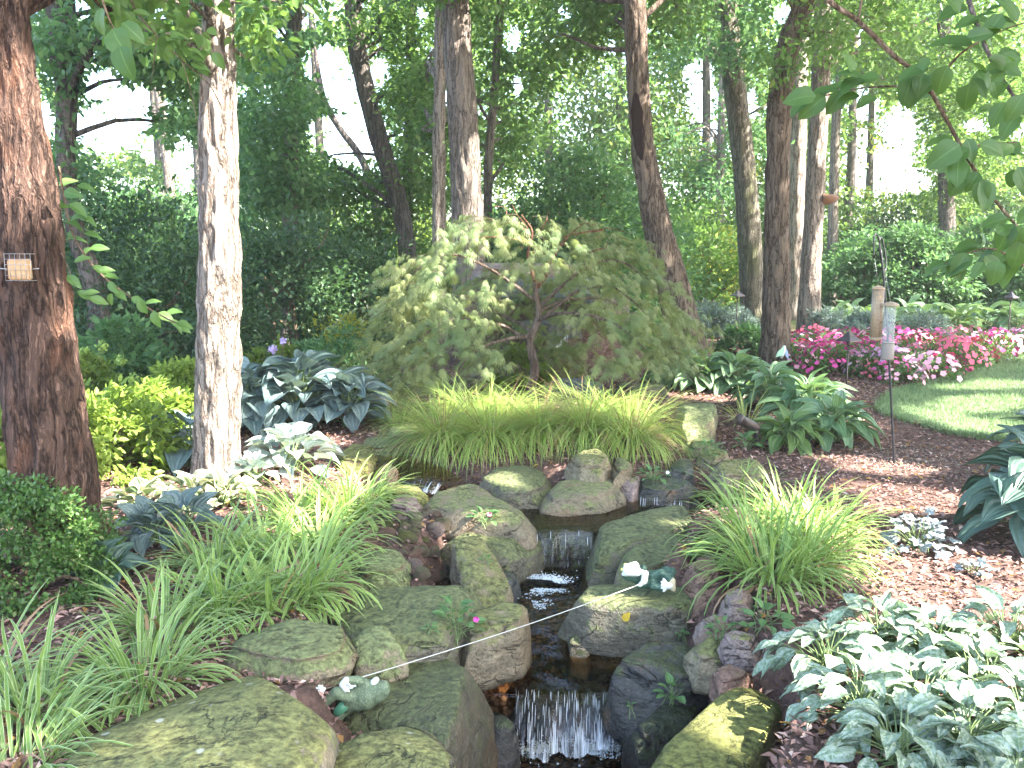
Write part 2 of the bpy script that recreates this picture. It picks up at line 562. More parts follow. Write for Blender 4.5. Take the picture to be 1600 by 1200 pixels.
R_add([(632, 800), (648, 790), (662, 796), (660, 815), (640, 820)], -0.02, 0.14, 'tan', 'squat tan stone just below the pinkish grey one', 0.02, 0.07)
R_add([(530, 705), (548, 693), (580, 696), (588, 712), (575, 724), (535, 722)], 0.05, 0.14, 'lit', 'yellow-green mossy block beside the white hosta', 0.015, 0.07)
R_add([(560, 688), (590, 680), (620, 684), (628, 694), (600, 702), (565, 700)], 0.05, 0.12, 'mossg', 'low green flat stone under the left edge of the maple', 0.01, 0.07)
R_add([(600, 668), (640, 660), (672, 668), (660, 680), (615, 682)], 0.06, 0.14, 'mossg', 'long green mossy stone half hidden below the drooping maple', 0.01, 0.07)
R_add([(585, 738), (603, 722), (622, 730), (620, 748), (598, 752)], 0.02, 0.12, 'red', 'rusty brown stone at the start of the left channel', 0.02, 0.09)
# right bank
R_add([(918, 838), (955, 806), (1010, 788), (1075, 782), (1090, 795), (1068, 822), (1010, 845), (950, 858)], -0.07, 0.30, 'damp',
     'large dark green slab on the right of the upper pool', 0.02, 0.06, tilt=(0.05, 0.0))
R_add([(948, 892), (975, 858), (1035, 836), (1068, 842), (1066, 872), (1010, 892), (965, 905)], -0.10, 0.24, 'damp',
     'smaller green slab behind the white-bellied frog', 0.02, 0.07, tilt=(0.04, 0.05))
R_add([(892, 925), (912, 905), (960, 898), (1040, 908), (1095, 915), (1125, 930), (1120, 946), (1060, 946), (1000, 944), (930, 938)], -0.10, 0.36, 'damp',
     'long thick slab carrying a frog and a yellow leaf on the right bank', 0.006, 0.05, edge=.02, flare=1.06, cuts=4)
R_add([(960, 1034), (1000, 1008), (1052, 998), (1098, 1012), (1114, 1034), (1075, 1060), (1010, 1068), (975, 1052)], -0.22, 0.30, 'wetgrey',
     'dark wedge-shaped wet rock below the long slab', 0.03, 0.10)
R_add([(985, 1130), (1020, 1092), (1080, 1080), (1105, 1100), (1080, 1140), (1020, 1170)], -0.34, 0.32, 'wetdark',
     'black wet rock at the right side of the cascade', 0.03, 0.10)
R_add([(1000, 1230), (1045, 1165), (1095, 1095), (1175, 1056), (1226, 1074), (1236, 1100), (1205, 1150), (1185, 1200), (1150, 1290), (1010, 1290)], -0.13, 0.34, 'lit',
     'big yellow-green mossy slab with sun streaks at the bottom right of the stream', 0.03, 0.05)
R_add([(1072, 890), (1092, 868), (1122, 872), (1134, 892), (1120, 915), (1085, 915)], -0.02, 0.18, 'red', 'reddish brown boulder between the frog slab and the striped grass', 0.04, 0.09)
R_add([(1085, 858), (1105, 848), (1128, 856), (1120, 872), (1092, 872)], -0.02, 0.12, 'tanmoss', 'olive brown stone above the reddish boulder', 0.02, 0.09)
R_add([(1130, 930), (1150, 915), (1175, 925), (1172, 948), (1140, 950)], -0.01, 0.1, 'pink', 'round mauve stone beside the striped grass roots', 0.03, 0.06)
R_add([(1058, 642), (1072, 626), (1100, 624), (1116, 632), (1112, 648), (1075, 655)], 0.22, 0.30, 'mossg', 'angular green boulder below the broad-leaved hostas', 0.01, 0.09)
R_add([(1056, 668), (1060, 648), (1072, 646), (1080, 664), (1072, 680), (1060, 680)], 0.10, 0.2, 'slate', 'oval blue-grey slate standing on edge by the island grass', 0.02, 0.05)
R_add([(1075, 688), (1085, 675), (1112, 678), (1118, 692), (1098, 700), (1078, 700)], 0.06, 0.16, 'damp', 'square mossy stone below the blue-grey slate', 0.01, 0.08)
R_add([(1108, 735), (1130, 718), (1180, 714), (1205, 724), (1190, 742), (1130, 746)], 0.03, 0.14, 'tanmoss', 'flat grey-green slab below the bullet spotlight', 0.01, 0.06)
R_add([(1046, 728), (1056, 714), (1080, 716), (1082, 730), (1062, 738)], 0.04, 0.18, 'wetgrey', 'dark stone beside the white-flowered seedling', 0.015, 0.08)
R_add([(1090, 712), (1105, 702), (1135, 704), (1140, 716), (1105, 722)], 0.04, 0.12, 'tanmoss', 'thin mottled stone under the creeping jenny', 0.015, 0.08)
R_add([(985, 755), (1010, 742), (1060, 745), (1085, 756), (1060, 768), (1000, 768)], -0.03, 0.18, 'wetgrey', 'black wet ledge stone at the right spill', 0.015, 0.08)
R_add([(965, 752), (985, 738), (1002, 745), (1000, 758), (975, 765)], -0.01, 0.16, 'pink', 'wet pinkish stone right of the pale boulder', 0.02, 0.08)
R_add([(1092, 966), (1125, 952), (1168, 962), (1160, 985), (1105, 988)], -0.08, 0.12, 'pink', 'flat pinkish stone between the frog slab and the lungworts', 0.02, 0.08)
R_add([(1075, 1012), (1110, 992), (1148, 1004), (1140, 1030), (1095, 1034)], -0.13, 0.14, 'tanmoss', 'mossy tan stone below the right end of the frog slab', 0.02, 0.09)
R_add([(1110, 1048), (1140, 1034), (1172, 1044), (1165, 1064), (1125, 1068)], -0.10, 0.12, 'red', 'rusty stone behind the sun-streaked slab', 0.02, 0.09)
R_add([(1128, 992), (1160, 984), (1190, 996), (1180, 1014), (1140, 1014)], -0.05, 0.10, 'pink', 'mauve stone left of the spotted lungworts', 0.02, 0.08)
# stones in the stream
R_add([(886, 988), (900, 970), (918, 972), (926, 995), (915, 1015), (892, 1012)], -0.31, 0.14, 'wet', 'low dark green stone in the running water below the long slab', 0.04, 0.09)
R_add([(752, 1138), (772, 1120), (800, 1124), (808, 1145), (795, 1162), (762, 1160)], -0.42, 0.3, 'wetgrey', 'round glistening black rock left of the cascade', 0.05, 0.06)
R_add([(822, 826), (840, 820), (905, 820), (922, 826), (920, 835), (870, 838), (826, 836)], -0.115, 0.28, 'wetledge', 'dark mossy ledge under the first small waterfall', 0.0, 0.06, edge=.02)
R_add([(800, 1078), (830, 1066), (900, 1064), (960, 1066), (975, 1076), (955, 1086), (880, 1088), (812, 1087)], -0.445, 0.24, 'wetdark', 'wet stone lip under the cascade', 0.0, 0.06, edge=.02)
R_add([(700, 1228), (735, 1185), (770, 1178), (792, 1195), (780, 1230), (740, 1250)], -0.52, 0.3, 'wetgrey', 'dark blue-grey rock at the bottom edge left of the cascade', 0.03, 0.08)
R_add([(930, 960), (945, 948), (962, 958), (955, 975), (935, 978)], -0.26, 0.16, 'wet', 'small black stone in the shade of the long slab', 0.02, 0.09)
R_add([(958, 1075), (985, 1060), (1010, 1072), (1000, 1095), (965, 1096)], -0.38, 0.16, 'wetdark', 'dark wet stone at the right of the running water', 0.03, 0.09)

BEDS = []
for _a, _k in ROCKS:
    _o = np.array([onz(x, y, _a[1])[:2] for x, y in _a[0]])
    _c = _o.mean(0); _C = np.cov((_o - _c).T) + 1e-4 * np.eye(2)
    BEDS.append((_c, np.linalg.inv(_C), _a[1]))

def smooth01(t):
    t = np.clip(t, 0, 1)
    return t * t * (3 - 2 * t)

def H(x, y):
    x = np.asarray(x, float); y = np.asarray(y, float)
    shp = x.shape
    x = x.ravel(); y = y.ravel()
    P = np.stack([x, y, 0 * x], 1)
    near = smooth01((30 - y) / 20)
    h = 0.035 * fbm(P * 0.9, 3, 3) + 0.012 * fbm(P * 6.0, 2, 5) * near
    h = h + 0.022 * np.clip(y - 12, 0, 12)
    # the built-up bank of the waterfall behind the little maple
    h = h + 0.95 * np.exp(-((x - 0.35) / 1.15) ** 2 - ((y - 11.4) / 0.75) ** 2)
    h = h + 0.12 * np.exp(-((x - 0.1) / 1.0) ** 2 - ((y - 8.3) / 0.9) ** 2)
    h = h + 0.20 * np.exp(-(np.abs(x - 0.22) / 0.95) ** 4 - (np.abs(y - 7.25) / 0.62) ** 4)      # grassy island
    # the left bank is a little higher than the stream side
    for A, B, hw in SEGS:
        d = B[:2] - A[:2]
        L2 = d @ d
        t = np.clip(((x - A[0]) * d[0] + (y - A[1]) * d[1]) / L2, 0, 1)
        dist = np.hypot(x - A[0] - t * d[0], y - A[1] - t * d[1])
        zw = A[2] + (B[2] - A[2]) * t
        bed = zw - 0.13
        w = smooth01((dist - hw) / 0.30)
        c = bed * (1 - w) + h * w
        h = np.where(dist < hw + 0.30, np.minimum(h, c), h)
    for c, Ci, zt in BEDS:
        dx, dy = x - c[0], y - c[1]
        m = np.abs(dx) + np.abs(dy) < 2.0
        if not m.any(): continue
        dxm, dym = dx[m], dy[m]
        q = np.sqrt(Ci[0, 0] * dxm ** 2 + 2 * Ci[0, 1] * dxm * dym + Ci[1, 1] * dym ** 2)
        w = smooth01((q - 1.3) / .45)
        hm = h[m]
        h[m] = np.minimum(hm, (zt - .07) * (1 - w) + hm * w)
    return h.reshape(shp)

def hz(x, y):
    return float(H(np.array([x]), np.array([y]))[0])

_ts = np.concatenate([np.arange(1.6, 16, 0.02), np.arange(16, 60, 0.1)])
def G(px, py, extra=0.0):
    """where the line of sight through a photograph pixel meets the ground"""
    d = ray(px, py)
    P = CAM + d * (_ts / d[1])[:, None]
    below = P[:, 2] <= H(P[:, 0], P[:, 1]) + extra
    i = int(np.argmax(below)) if below.any() else len(_ts) - 1
    return P[i]

# ground sheet: fine near the stream, coarse to the horizon
gx = np.concatenate([-np.geomspace(130, 8, 14), np.arange(-7, 8.01, 0.06), np.geomspace(9, 130, 14)])
gy = np.concatenate([-np.geomspace(40, 3, 8), np.arange(-1.0, 15, 0.06), np.geomspace(15.5, 160, 22)])
XX, YY = np.meshgrid(gx, gy)
ZZ = H(XX, YY)
V = np.stack([XX, YY, ZZ], -1).reshape(-1, 3)
nx, ny = len(gx), len(gy)
ii = (np.arange(ny - 1)[:, None] * nx + np.arange(nx - 1)[None, :]).ravel()
F = np.stack([ii, ii + 1, ii + nx + 1, ii + nx], 1)

def ground_material():
    m, nt = new_mat('bark_mulch_soil'); b = NB(nt)
    v = b.coords(shift=False)
    n1 = b.noise(v, 30, 5, 0.7); n2 = b.noise(v, 3, 4); n3 = b.noise(v, 90, 3, 0.7)
    c = b.mix(b.ramp(n1, 0.3, 0.7), (0.075, 0.05, 0.043), (0.26, 0.155, 0.125))
    c = b.mix(b.ramp(n3, 0.6, 0.75), c, (0.30, 0.18, 0.14))
    c = b.mix(b.math('MULTIPLY', b.ramp(n2, 0.45, 0.65), 0.5), c, (0.04, 0.03, 0.026))
    at_ = b.n('Attribute'); at_.attribute_name = 'bed'
    pb = b.n('TexVoronoi'); b.l(v, pb.inputs['Vector']); pb.inputs['Scale'].default_value = 34
    sc_ = b.n('SeparateColor'); b.l(pb.outputs['Color'], sc_.inputs[0])
    bc = b.mix(sc_.outputs[0], (0.10, 0.055, 0.035), (0.26, 0.18, 0.12))
    bc = b.mix(b.ramp(pb.outputs['Distance'], .35, .6), bc, (0.04, 0.025, 0.015))
    c = b.mix(at_.outputs['Fac'], c, bc)
    sx = b.n('SeparateXYZ'); b.l(v, sx.inputs[0])
    # under the far trees the ground is leaf mould and green seedlings
    far = b.ramp(sx.outputs[1], 15, 19)
    c = b.mix(far, c, b.mix(n2, (0.03, 0.05, 0.015), (0.07, 0.11, 0.03)))
    h = b.math('ADD', n1, b.math('MULTIPLY', n3, 0.5))
    b.out(b.bsdf(c, 0.95, 0.1, b.bump(h, 0.9, 0.03)))
    return m
g_me = mesh_np('ground', V, F, smooth=True)
_bed = np.zeros(len(V))
for A, B, hw in SEGS:
    d = B[:2] - A[:2]
    t = np.clip(((V[:, 0] - A[0]) * d[0] + (V[:, 1] - A[1]) * d[1]) / (d @ d), 0, 1)
    _bed = np.maximum(_bed, 1 - smooth01((np.hypot(V[:, 0] - A[0] - t * d[0], V[:, 1] - A[1] - t * d[1]) - hw) / .12))
_at = g_me.attributes.new('bed', 'FLOAT', 'POINT'); _at.data.foreach_set('value', _bed.astype(np.float32))
g_o = obj('ground', g_me, ground_material())
tag(g_o, 'dark reddish bark mulch and soil of the garden floor', 'ground', kind='structure')

# lawn: a sheet laid over the ground, with blades of grass
LAWN_PX = [(1376, 640), (1386, 622), (1410, 611), (1440, 604), (1470, 596), (1500, 582), (1535, 570), (1570, 562), (1605, 556),
           (1720, 548), (1800, 560), (1800, 700), (1720, 696), (1605, 690), (1545, 686), (1500, 681), (1450, 668), (1400, 654)]
LP = np.array([G(*p)[:2] for p in LAWN_PX])
LP = spline(np.vstack([LP, LP[:1]]), 90)[:-1]
def inside(poly, x, y):
    c = np.zeros(len(x), bool)
    n = len(poly)
    for i in range(n):
        x1, y1 = poly[i]; x2, y2 = poly[(i + 1) % n]
        with np.errstate(divide='ignore', invalid='ignore'):
            c ^= ((y1 > y) != (y2 > y)) & (x < (x2 - x1) * (y - y1) / (y2 - y1 + 1e-12) + x1)
    return c
def sheet_from_poly(name, poly, lift, step):
    me = bpy.data.meshes.new(name)
    bm = bmesh.new()
    vs = [bm.verts.new((p[0], p[1], 0)) for p in poly]
    bm.faces.new(vs)
    x0, y0 = poly.min(0); x1, y1 = poly.max(0)
    for x in np.arange(x0 + step, x1, step):
        bmesh.ops.bisect_plane(bm, geom=bm.verts[:] + bm.edges[:] + bm.faces[:], plane_co=(x, 0, 0), plane_no=(1, 0, 0))
    for y in np.arange(y0 + step, y1, step):
        bmesh.ops.bisect_plane(bm, geom=bm.verts[:] + bm.edges[:] + bm.faces[:], plane_co=(0, y, 0), plane_no=(0, 1, 0))
    bm.verts.ensure_lookup_table()
    co = np.array([v.co[:2] for v in bm.verts])
    z = H(co[:, 0], co[:, 1]) + lift
    for v, zz in zip(bm.verts, z): v.co.z = zz
    bmesh.ops.recalc_face_normals(bm, faces=bm.faces[:])
    if bm.faces[0].normal.z < 0: bmesh.ops.reverse_faces(bm, faces=bm.faces[:])
    bm.to_mesh(me); bm.free()
    return me
def lawn_material():
    m, nt = new_mat('lawn_turf'); b = NB(nt)
    v = b.coords(shift=False)
    n1 = b.noise(v, 60, 4, 0.7); n2 = b.noise(v, 1.6, 3)
    c = b.mix(n1, (0.07, 0.11, 0.045), (0.17, 0.24, 0.12))
    c = b.mix(b.math('MULTIPLY', n2, 0.4), c, (0.2, 0.23, 0.13))
    b.out(b.bsdf(c, 0.9, 0.1, b.bump(n1, 0.8, 0.02)))
    return m
lawn = obj('lawn', sheet_from_poly('lawn', LP, 0.014, 0.14), lawn_material())
tag(lawn, 'short mown green lawn curving into the mulch path', 'lawn', kind='structure')
n = 120000
x0, y0 = LP.min(0); x1, y1 = LP.max(0)
bx = rng.uniform(x0, x1, n); by = rng.uniform(y0, y1, n)
ok = inside(LP, bx, by)
bx, by = bx[ok], by[ok]
bp = np.stack([bx, by, H(bx, by) + 0.018], 1)
az = rng.uniform(0, 6.283, len(bx)); tl = rng.uniform(0.1, 0.7, len(bx)); hh = rng.uniform(0.025, 0.06, len(bx))
hh *= 0.8 + 0.5 * (fbm(bp * 1.3, 2, 2) + 0.3)
# a ragged fringe spilling over the edge of the turf
_i = rng.integers(0, len(LP), 9000); _f = rng.random(9000)[:, None]
_e = LP[_i] * (1 - _f) + LP[(_i + 1) % len(LP)] * _f + rng.normal(0, .035, (9000, 2))
bp = np.vstack([bp, np.column_stack([_e, H(_e[:, 0], _e[:, 1]) + .004])])
az = np.concatenate([az, rng.uniform(0, 6.283, 9000)]); tl = np.concatenate([tl, rng.uniform(.2, 1.1, 9000)]); hh = np.concatenate([hh, rng.uniform(.03, .08, 9000)])
tip = bp + np.stack([np.cos(az) * np.sin(tl) * hh, np.sin(az) * np.sin(tl) * hh, np.cos(tl) * hh], 1)
sd = np.stack([-np.sin(az), np.cos(az), 0 * az], 1) * 0.0042
V = np.stack([bp - sd, bp + sd, tip], 1).reshape(-1, 3)
F = np.arange(len(V)).reshape(-1, 3)
o = obj('grass_blades', mesh_np('grass_blades', V, F), leaf_mat('lawn_blade', (0.12, 0.19, 0.085), (0.25, 0.335, 0.18), 0.3, 0.6, 0.2, third=(0.32, 0.32, 0.19)))
tag(o, 'fine upright green grass blades of the lawn', 'grass', kind='stuff')

# ------------------------------------------------------------------ water
def water_material():
    m, nt = new_mat('stream_water'); b = NB(nt)
    v = b.coords((1, 1, 1), shift=False)
    h = b.math('ADD', b.noise(v, 9, 3, 0.6, 0.6), b.math('MULTIPLY', b.noise(v, 28, 3), 0.35))
    nrm = b.bump(h, 0.5, 0.02)
    tr = b.n('BsdfTransparent'); tr.inputs[0].default_value = (0.80, 0.64, 0.45, 1)
    gl = b.n('BsdfGlossy'); gl.inputs['Roughness'].default_value = 0.04
    b.l(nrm, gl.inputs['Normal'])
    fr = b.n('Fresnel'); fr.inputs[0].default_value = 1.33; b.l(nrm, fr.inputs['Normal'])
    mx = b.n('MixShader'); b.l(fr.outputs[0], mx.inputs[0]); b.l(tr.outputs[0], mx.inputs[1]); b.l(gl.outputs[0], mx.inputs[2])
    b.out(mx.outputs[0])
    return m
WATER = water_material()
def falls_material(name, dens):
    """thin falling water: streaks of aerated white between clear glassy strands"""
    m, nt = new_mat(name); b = NB(nt)
    uv = b.n('TexCoord').outputs['UV']
    mp = b.n('Mapping'); b.l(uv, mp.inputs[0]); mp.inputs['Scale'].default_value = (9, 1.1, 1)
    mp2 = b.n('Mapping'); b.l(uv, mp2.inputs[0]); mp2.inputs['Scale'].default_value = (38, 3.0, 1)
    s = b.math('ADD', b.math('MULTIPLY', b.noise(mp.outputs[0], 1.0, 4, 0.6, 1.2), .6), b.math('MULTIPLY', b.noise(mp2.outputs[0], 1.0, 4, 0.6, .8), .4))
    sy = b.n('SeparateXYZ'); b.l(uv, sy.inputs[0])
    ed = b.ramp(b.math('ABSOLUTE', b.math('SUBTRACT', sy.outputs[0], .5)), .36, .5)
    s = b.math('SUBTRACT', s, b.math('MULTIPLY', ed, .3))
    s2 = b.math('ADD', s, b.math('MULTIPLY', b.math('SUBTRACT', sy.outputs[1], .62), .42))
    f = b.math('MULTIPLY', b.ramp(s2, dens, dens + 0.18), .92)
    wh = b.bsdf((0.82, 0.86, 0.9), 0.3, 0.5)
    tr = b.n('BsdfTransparent'); tr.inputs[0].default_value = (0.8, 0.76, 0.7, 1)
    gl = b.n('BsdfGlossy'); gl.inputs['Roughness'].default_value = 0.08; b.l(b.bump(s, 0.7, 0.02), gl.inputs['Normal'])
    m1 = b.n('MixShader'); m1.inputs[0].default_value = 0.05; b.l(tr.outputs[0], m1.inputs[1]); b.l(gl.outputs[0], m1.inputs[2])
    m2 = b.n('MixShader'); b.l(f, m2.inputs[0]); b.l(m1.outputs[0], m2.inputs[1]); b.l(wh, m2.inputs[2])
    b.out(m2.outputs[0])
    return m

def water_strip(name, stations, label, n=40, m=18, amp=0.006, mat=WATER, seed=0):
    """stations: (left px, right px, py, z) down the stream"""
    rows = np.array([np.concatenate([_pz(l, p, z), _pz(r, p, z)]) for l, r, p, z in stations])
    S = spline(rows, n)
    t = np.linspace(0, 1, m)[None, :, None]
    Pm = S[:, None, :3] * (1 - t) + S[:, None, 3:] * t
    V = Pm.reshape(-1, 3)
    V[:, 2] += amp * fbm(V * 9, 3, seed)
    i = (np.arange(n - 1)[:, None] * m + np.arange(m - 1)[None, :]).ravel()
    F = np.stack([i, i + m, i + m + 1, i + 1], 1)
    uv = np.stack([np.tile(np.linspace(0, 1, m), n), np.repeat(np.linspace(0, 1, n), m)], 1)
    o = obj(name, mesh_np(name, V, F, uv, True), mat)
    return tag(o, label, 'water', kind='structure')

water_strip('stream_pool', [(690, 1110, 770, -0.10), (740, 1060, 790, -0.10), (770, 970, 812, -0.10), (800, 945, 832, -0.10)],
            'still brown upper pool of the stream between boulders', seed=1)
water_strip('stream_channel', [(560, 640, 712, 0.02), (600, 690, 730, 0.01), (615, 720, 748, -0.01), (640, 740, 758, -0.03)],
            'dark narrow channel of water left of the grassy island', seed=2)
water_strip('stream_pool', [(735, 965, 886, -0.29), (730, 960, 915, -0.29), (760, 950, 950, -0.30), (780, 960, 985, -0.31)],
            'middle pool with foam below the first small waterfall', seed=3)
water_strip('stream_channel', [(780, 960, 985, -0.312), (780, 985, 1020, -0.35), (770, 1000, 1055, -0.39), (765, 990, 1080, -0.41), (775, 985, 1090, -0.43)],
            'shallow water running over red stones above the cascade', n=50, amp=0.02, seed=4)
water_strip('stream_pool', [(720, 1040, 1160, -0.62), (700, 1040, 1200, -0.62), (690, 1060, 1300, -0.62)],
            'lowest pool of the stream at the foot of the cascade', seed=5, amp=0.02)

def falls(name, lipL, lipR, drop, out, label, mat, strands=0, seed=0, n=22, m=60):
    """a sheet curving over a lip and falling"""
    A, B = np.asarray(lipL), np.asarray(lipR)
    d = unit(B - A); fw = np.array([d[1], -d[0], 0]);
    if fw[1] > 0: fw = -fw
    t = np.linspace(0, 1, n); u = np.linspace(0, 1, m)
    lip = A[None, :] * (1 - u)[:, None] + B[None, :] * u[:, None]
    wob = 0.07 * fbm(np.stack([u * 7, 0 * u, 0 * u], 1), 3, seed)
    dr = drop * (0.98 + 0.3 * fbm(np.stack([u * 5, 0 * u + 4, 0 * u], 1), 3, seed + 2))
    P = np.zeros((n, m, 3))
    for k, tt in enumerate(t):
        f = -0.06 + (out + 0.06) * tt + wob * tt
        P[k] = lip + fw * f[:, None]
        P[k, :, 2] = lip[:, 2] + 0.012 - dr * np.clip((tt - 0.1) / 0.9, 0, 1) ** 1.6 + 0.012 * fbm(np.stack([u * 30, 0 * u + tt * 2, 0 * u], 1), 2, seed + 5)
    V = P.reshape(-1, 3)
    i = (np.arange(n - 1)[:, None] * m + np.arange(m - 1)[None, :]).ravel()
    F = np.stack([i, i + m, i + m + 1, i + 1], 1)
    uv = np.stack([np.tile(u, n), np.repeat(t, m)], 1)
    root = obj(name, mesh_np(name, V, F, uv, True), mat)
    tag(root, label, 'waterfall', kind='structure')
    if strands:
        g = np.random.default_rng(seed)
        its = []
        for q in range(strands):
            j = g.integers(0, m); k0 = g.integers(3, n - 5); k1 = min(n, k0 + g.integers(5, 10))
            pp = P[k0:k1, j] + fw * g.uniform(0.0, 0.025) + d * g.normal(0, 0.006)
            if len(pp) < 4: continue
            rr = g.uniform(0.0005, 0.0014) * np.sin(np.linspace(0.3, 3.0, len(pp)))
            its.append(tube_arr(pp, rr, 4, cap=False))
        # splash droplets at the foot
        base = P[-1]
        for q in range(strands // 2):
            c = base[g.integers(0, m)] + fw * g.uniform(-0.02, 0.10) + np.array([0, 0, abs(g.normal(0, 0.03))]) + d * g.normal(0, 0.02)
            r = g.uniform(0.001, 0.0032)
            its.append(tube_arr(np.array([c - [0, 0, r], c, c + [0, 0, r]]), np.array([r * .4, r, r * .4]), 5, cap=False))
        Vs, Fs = join_arr(its)
        obj('splash', mesh_np('splash', Vs, Fs, smooth=True), plain('white_water', (0.85, 0.88, 0.92), 0.25, 0.5), root, True)
    return root
falls('waterfall', _pz(806, 1084, -0.42), _pz(968, 1090, -0.42), 0.215, 0.17, 'white water tumbling over a stone lip at the bottom of the stream',
      falls_material('cascade_water', 0.555), 120, 11, 30, 110)
falls('waterfall', _pz(816, 834, -0.095), _pz(926, 836, -0.095), 0.19, 0.03, 'thin dark film of water sliding over a mossy ledge into the middle pool',
      falls_material('film_water', 0.70), 9, 12)
falls('waterfall', _pz(645, 750, -0.01), _pz(690, 756, -0.01), 0.07, 0.06, 'tiny white spill of water left of the grassy island',
      falls_material('spill_water', 0.56), 14, 13, 10, 24)
falls('waterfall', _pz(1000, 778, -0.03), _pz(1075, 782, -0.03), 0.06, 0.04, 'tiny dark spill of water right of the grassy island',
      falls_material('spill_water_right', 0.68), 8, 14, 10, 24)

# foam on the middle pool and at the foot of the cascade: flat lacy rafts of bubbles
def foam(cx, cy, z, rx, ry, nb, seed, label):
    g = np.random.default_rng(seed)
    c = _pz(cx, cy, z)
    its = []
    while len(its) < nb:
        q = g.normal(0, 0.5, 2)
        p = np.array([c[0] + q[0] * rx, c[1] + q[1] * ry, z + 0.002])
        if vnoise(np.array([[p[0] * 14, p[1] * 14, seed]]), seed)[0] < -0.05: continue
        r = g.uniform(0.0015, 0.006)
        its.append(lathe_arr(p, [(r, 0), (r * .8, r * .45), (0.0005, r * .62)], 6))
    V, F = join_arr(its)
    o = obj('foam', mesh_np('foam', V, F, smooth=True), plain('foam_white', (0.5, 0.55, 0.58), 0.4, 0.4))
    tag(o, label, 'foam', kind='stuff')
foam(850, 912, -0.287, .13, .13, 900, 3, 'lacy white foam drifting on the middle pool')
foam(835, 945, -0.292, .10, .10, 90, 4, 'scattered flecks of foam at the tail of the middle pool')
foam(890, 1172, -0.612, .22, .07, 900, 5, 'white froth at the foot of the cascade')

# ------------------------------------------------------------------ rocks
TAN, TAN2 = (0.31, 0.25, 0.16), (0.24, 0.20, 0.135)
GREY, GREY2 = (0.17, 0.165, 0.15), (0.115, 0.115, 0.105)
MOSS = (0.175, 0.18, 0.065)
MOSSB = (0.16, 0.175, 0.07)
RK = {
    'moss': rock_mat('mossy_lichened_stone', TAN2, GREY2, MOSS, 0.62, 0, (0.40, 0.41, 0.34)),
    'mossg': rock_mat('green_mossy_stone', TAN2, TAN, (0.155, 0.18, 0.075), 0.72, 0),
    'tanmoss': rock_mat('tan_stone_with_moss', TAN, TAN2, MOSS, 0.42, 0),
    'tan': rock_mat('tan_sandstone', (0.27, 0.215, 0.145), (0.20, 0.17, 0.115), MOSSB, 0.3, 0),
    'wet': rock_mat('wet_brown_stone', (0.135, 0.108, 0.07), (0.10, 0.093, 0.07), (0.085, 0.098, 0.038), 0.5, 0.6),
    'wetgrey': rock_mat('wet_grey_stone', (0.085, 0.08, 0.072), (0.05, 0.05, 0.046), (0.05, 0.062, 0.022), 0.3, 0.85),
    'wetdark': rock_mat('soaked_dark_stone', (0.03, 0.024, 0.019), (0.022, 0.02, 0.017), (0.024, 0.032, 0.013), 0.5, 0.6, None, (0.06, 0.026, 0.016)),
    'wetledge': rock_mat('soaked_mossy_ledge', (0.05, 0.045, 0.032), (0.032, 0.03, 0.024), (0.05, 0.065, 0.022), 0.85, 0.5, None, (0.08, 0.04, 0.022)),
    'damp': rock_mat('damp_mossy_stone', (0.18, 0.155, 0.105), (0.14, 0.13, 0.095), (0.125, 0.14, 0.055), 0.55, 0.3),
    'lit': rock_mat('yellow_green_mossy_stone', (0.2, 0.17, 0.09), (0.14, 0.125, 0.07), (0.15, 0.155, 0.045), 0.7, 0),
    'red': rock_mat('reddish_stone', (0.32, 0.18, 0.135), (0.25, 0.16, 0.12), MOSS, 0.16, 0),
    'slate': rock_mat('blue_grey_slate', (0.13, 0.14, 0.15), (0.17, 0.175, 0.19), None, 0, 0.2, None, (0.13, 0.12, 0.1)),
    'pink': rock_mat('pinkish_stone', (0.34, 0.245, 0.22), (0.27, 0.21, 0.185), MOSS, 0.1, 0),
}

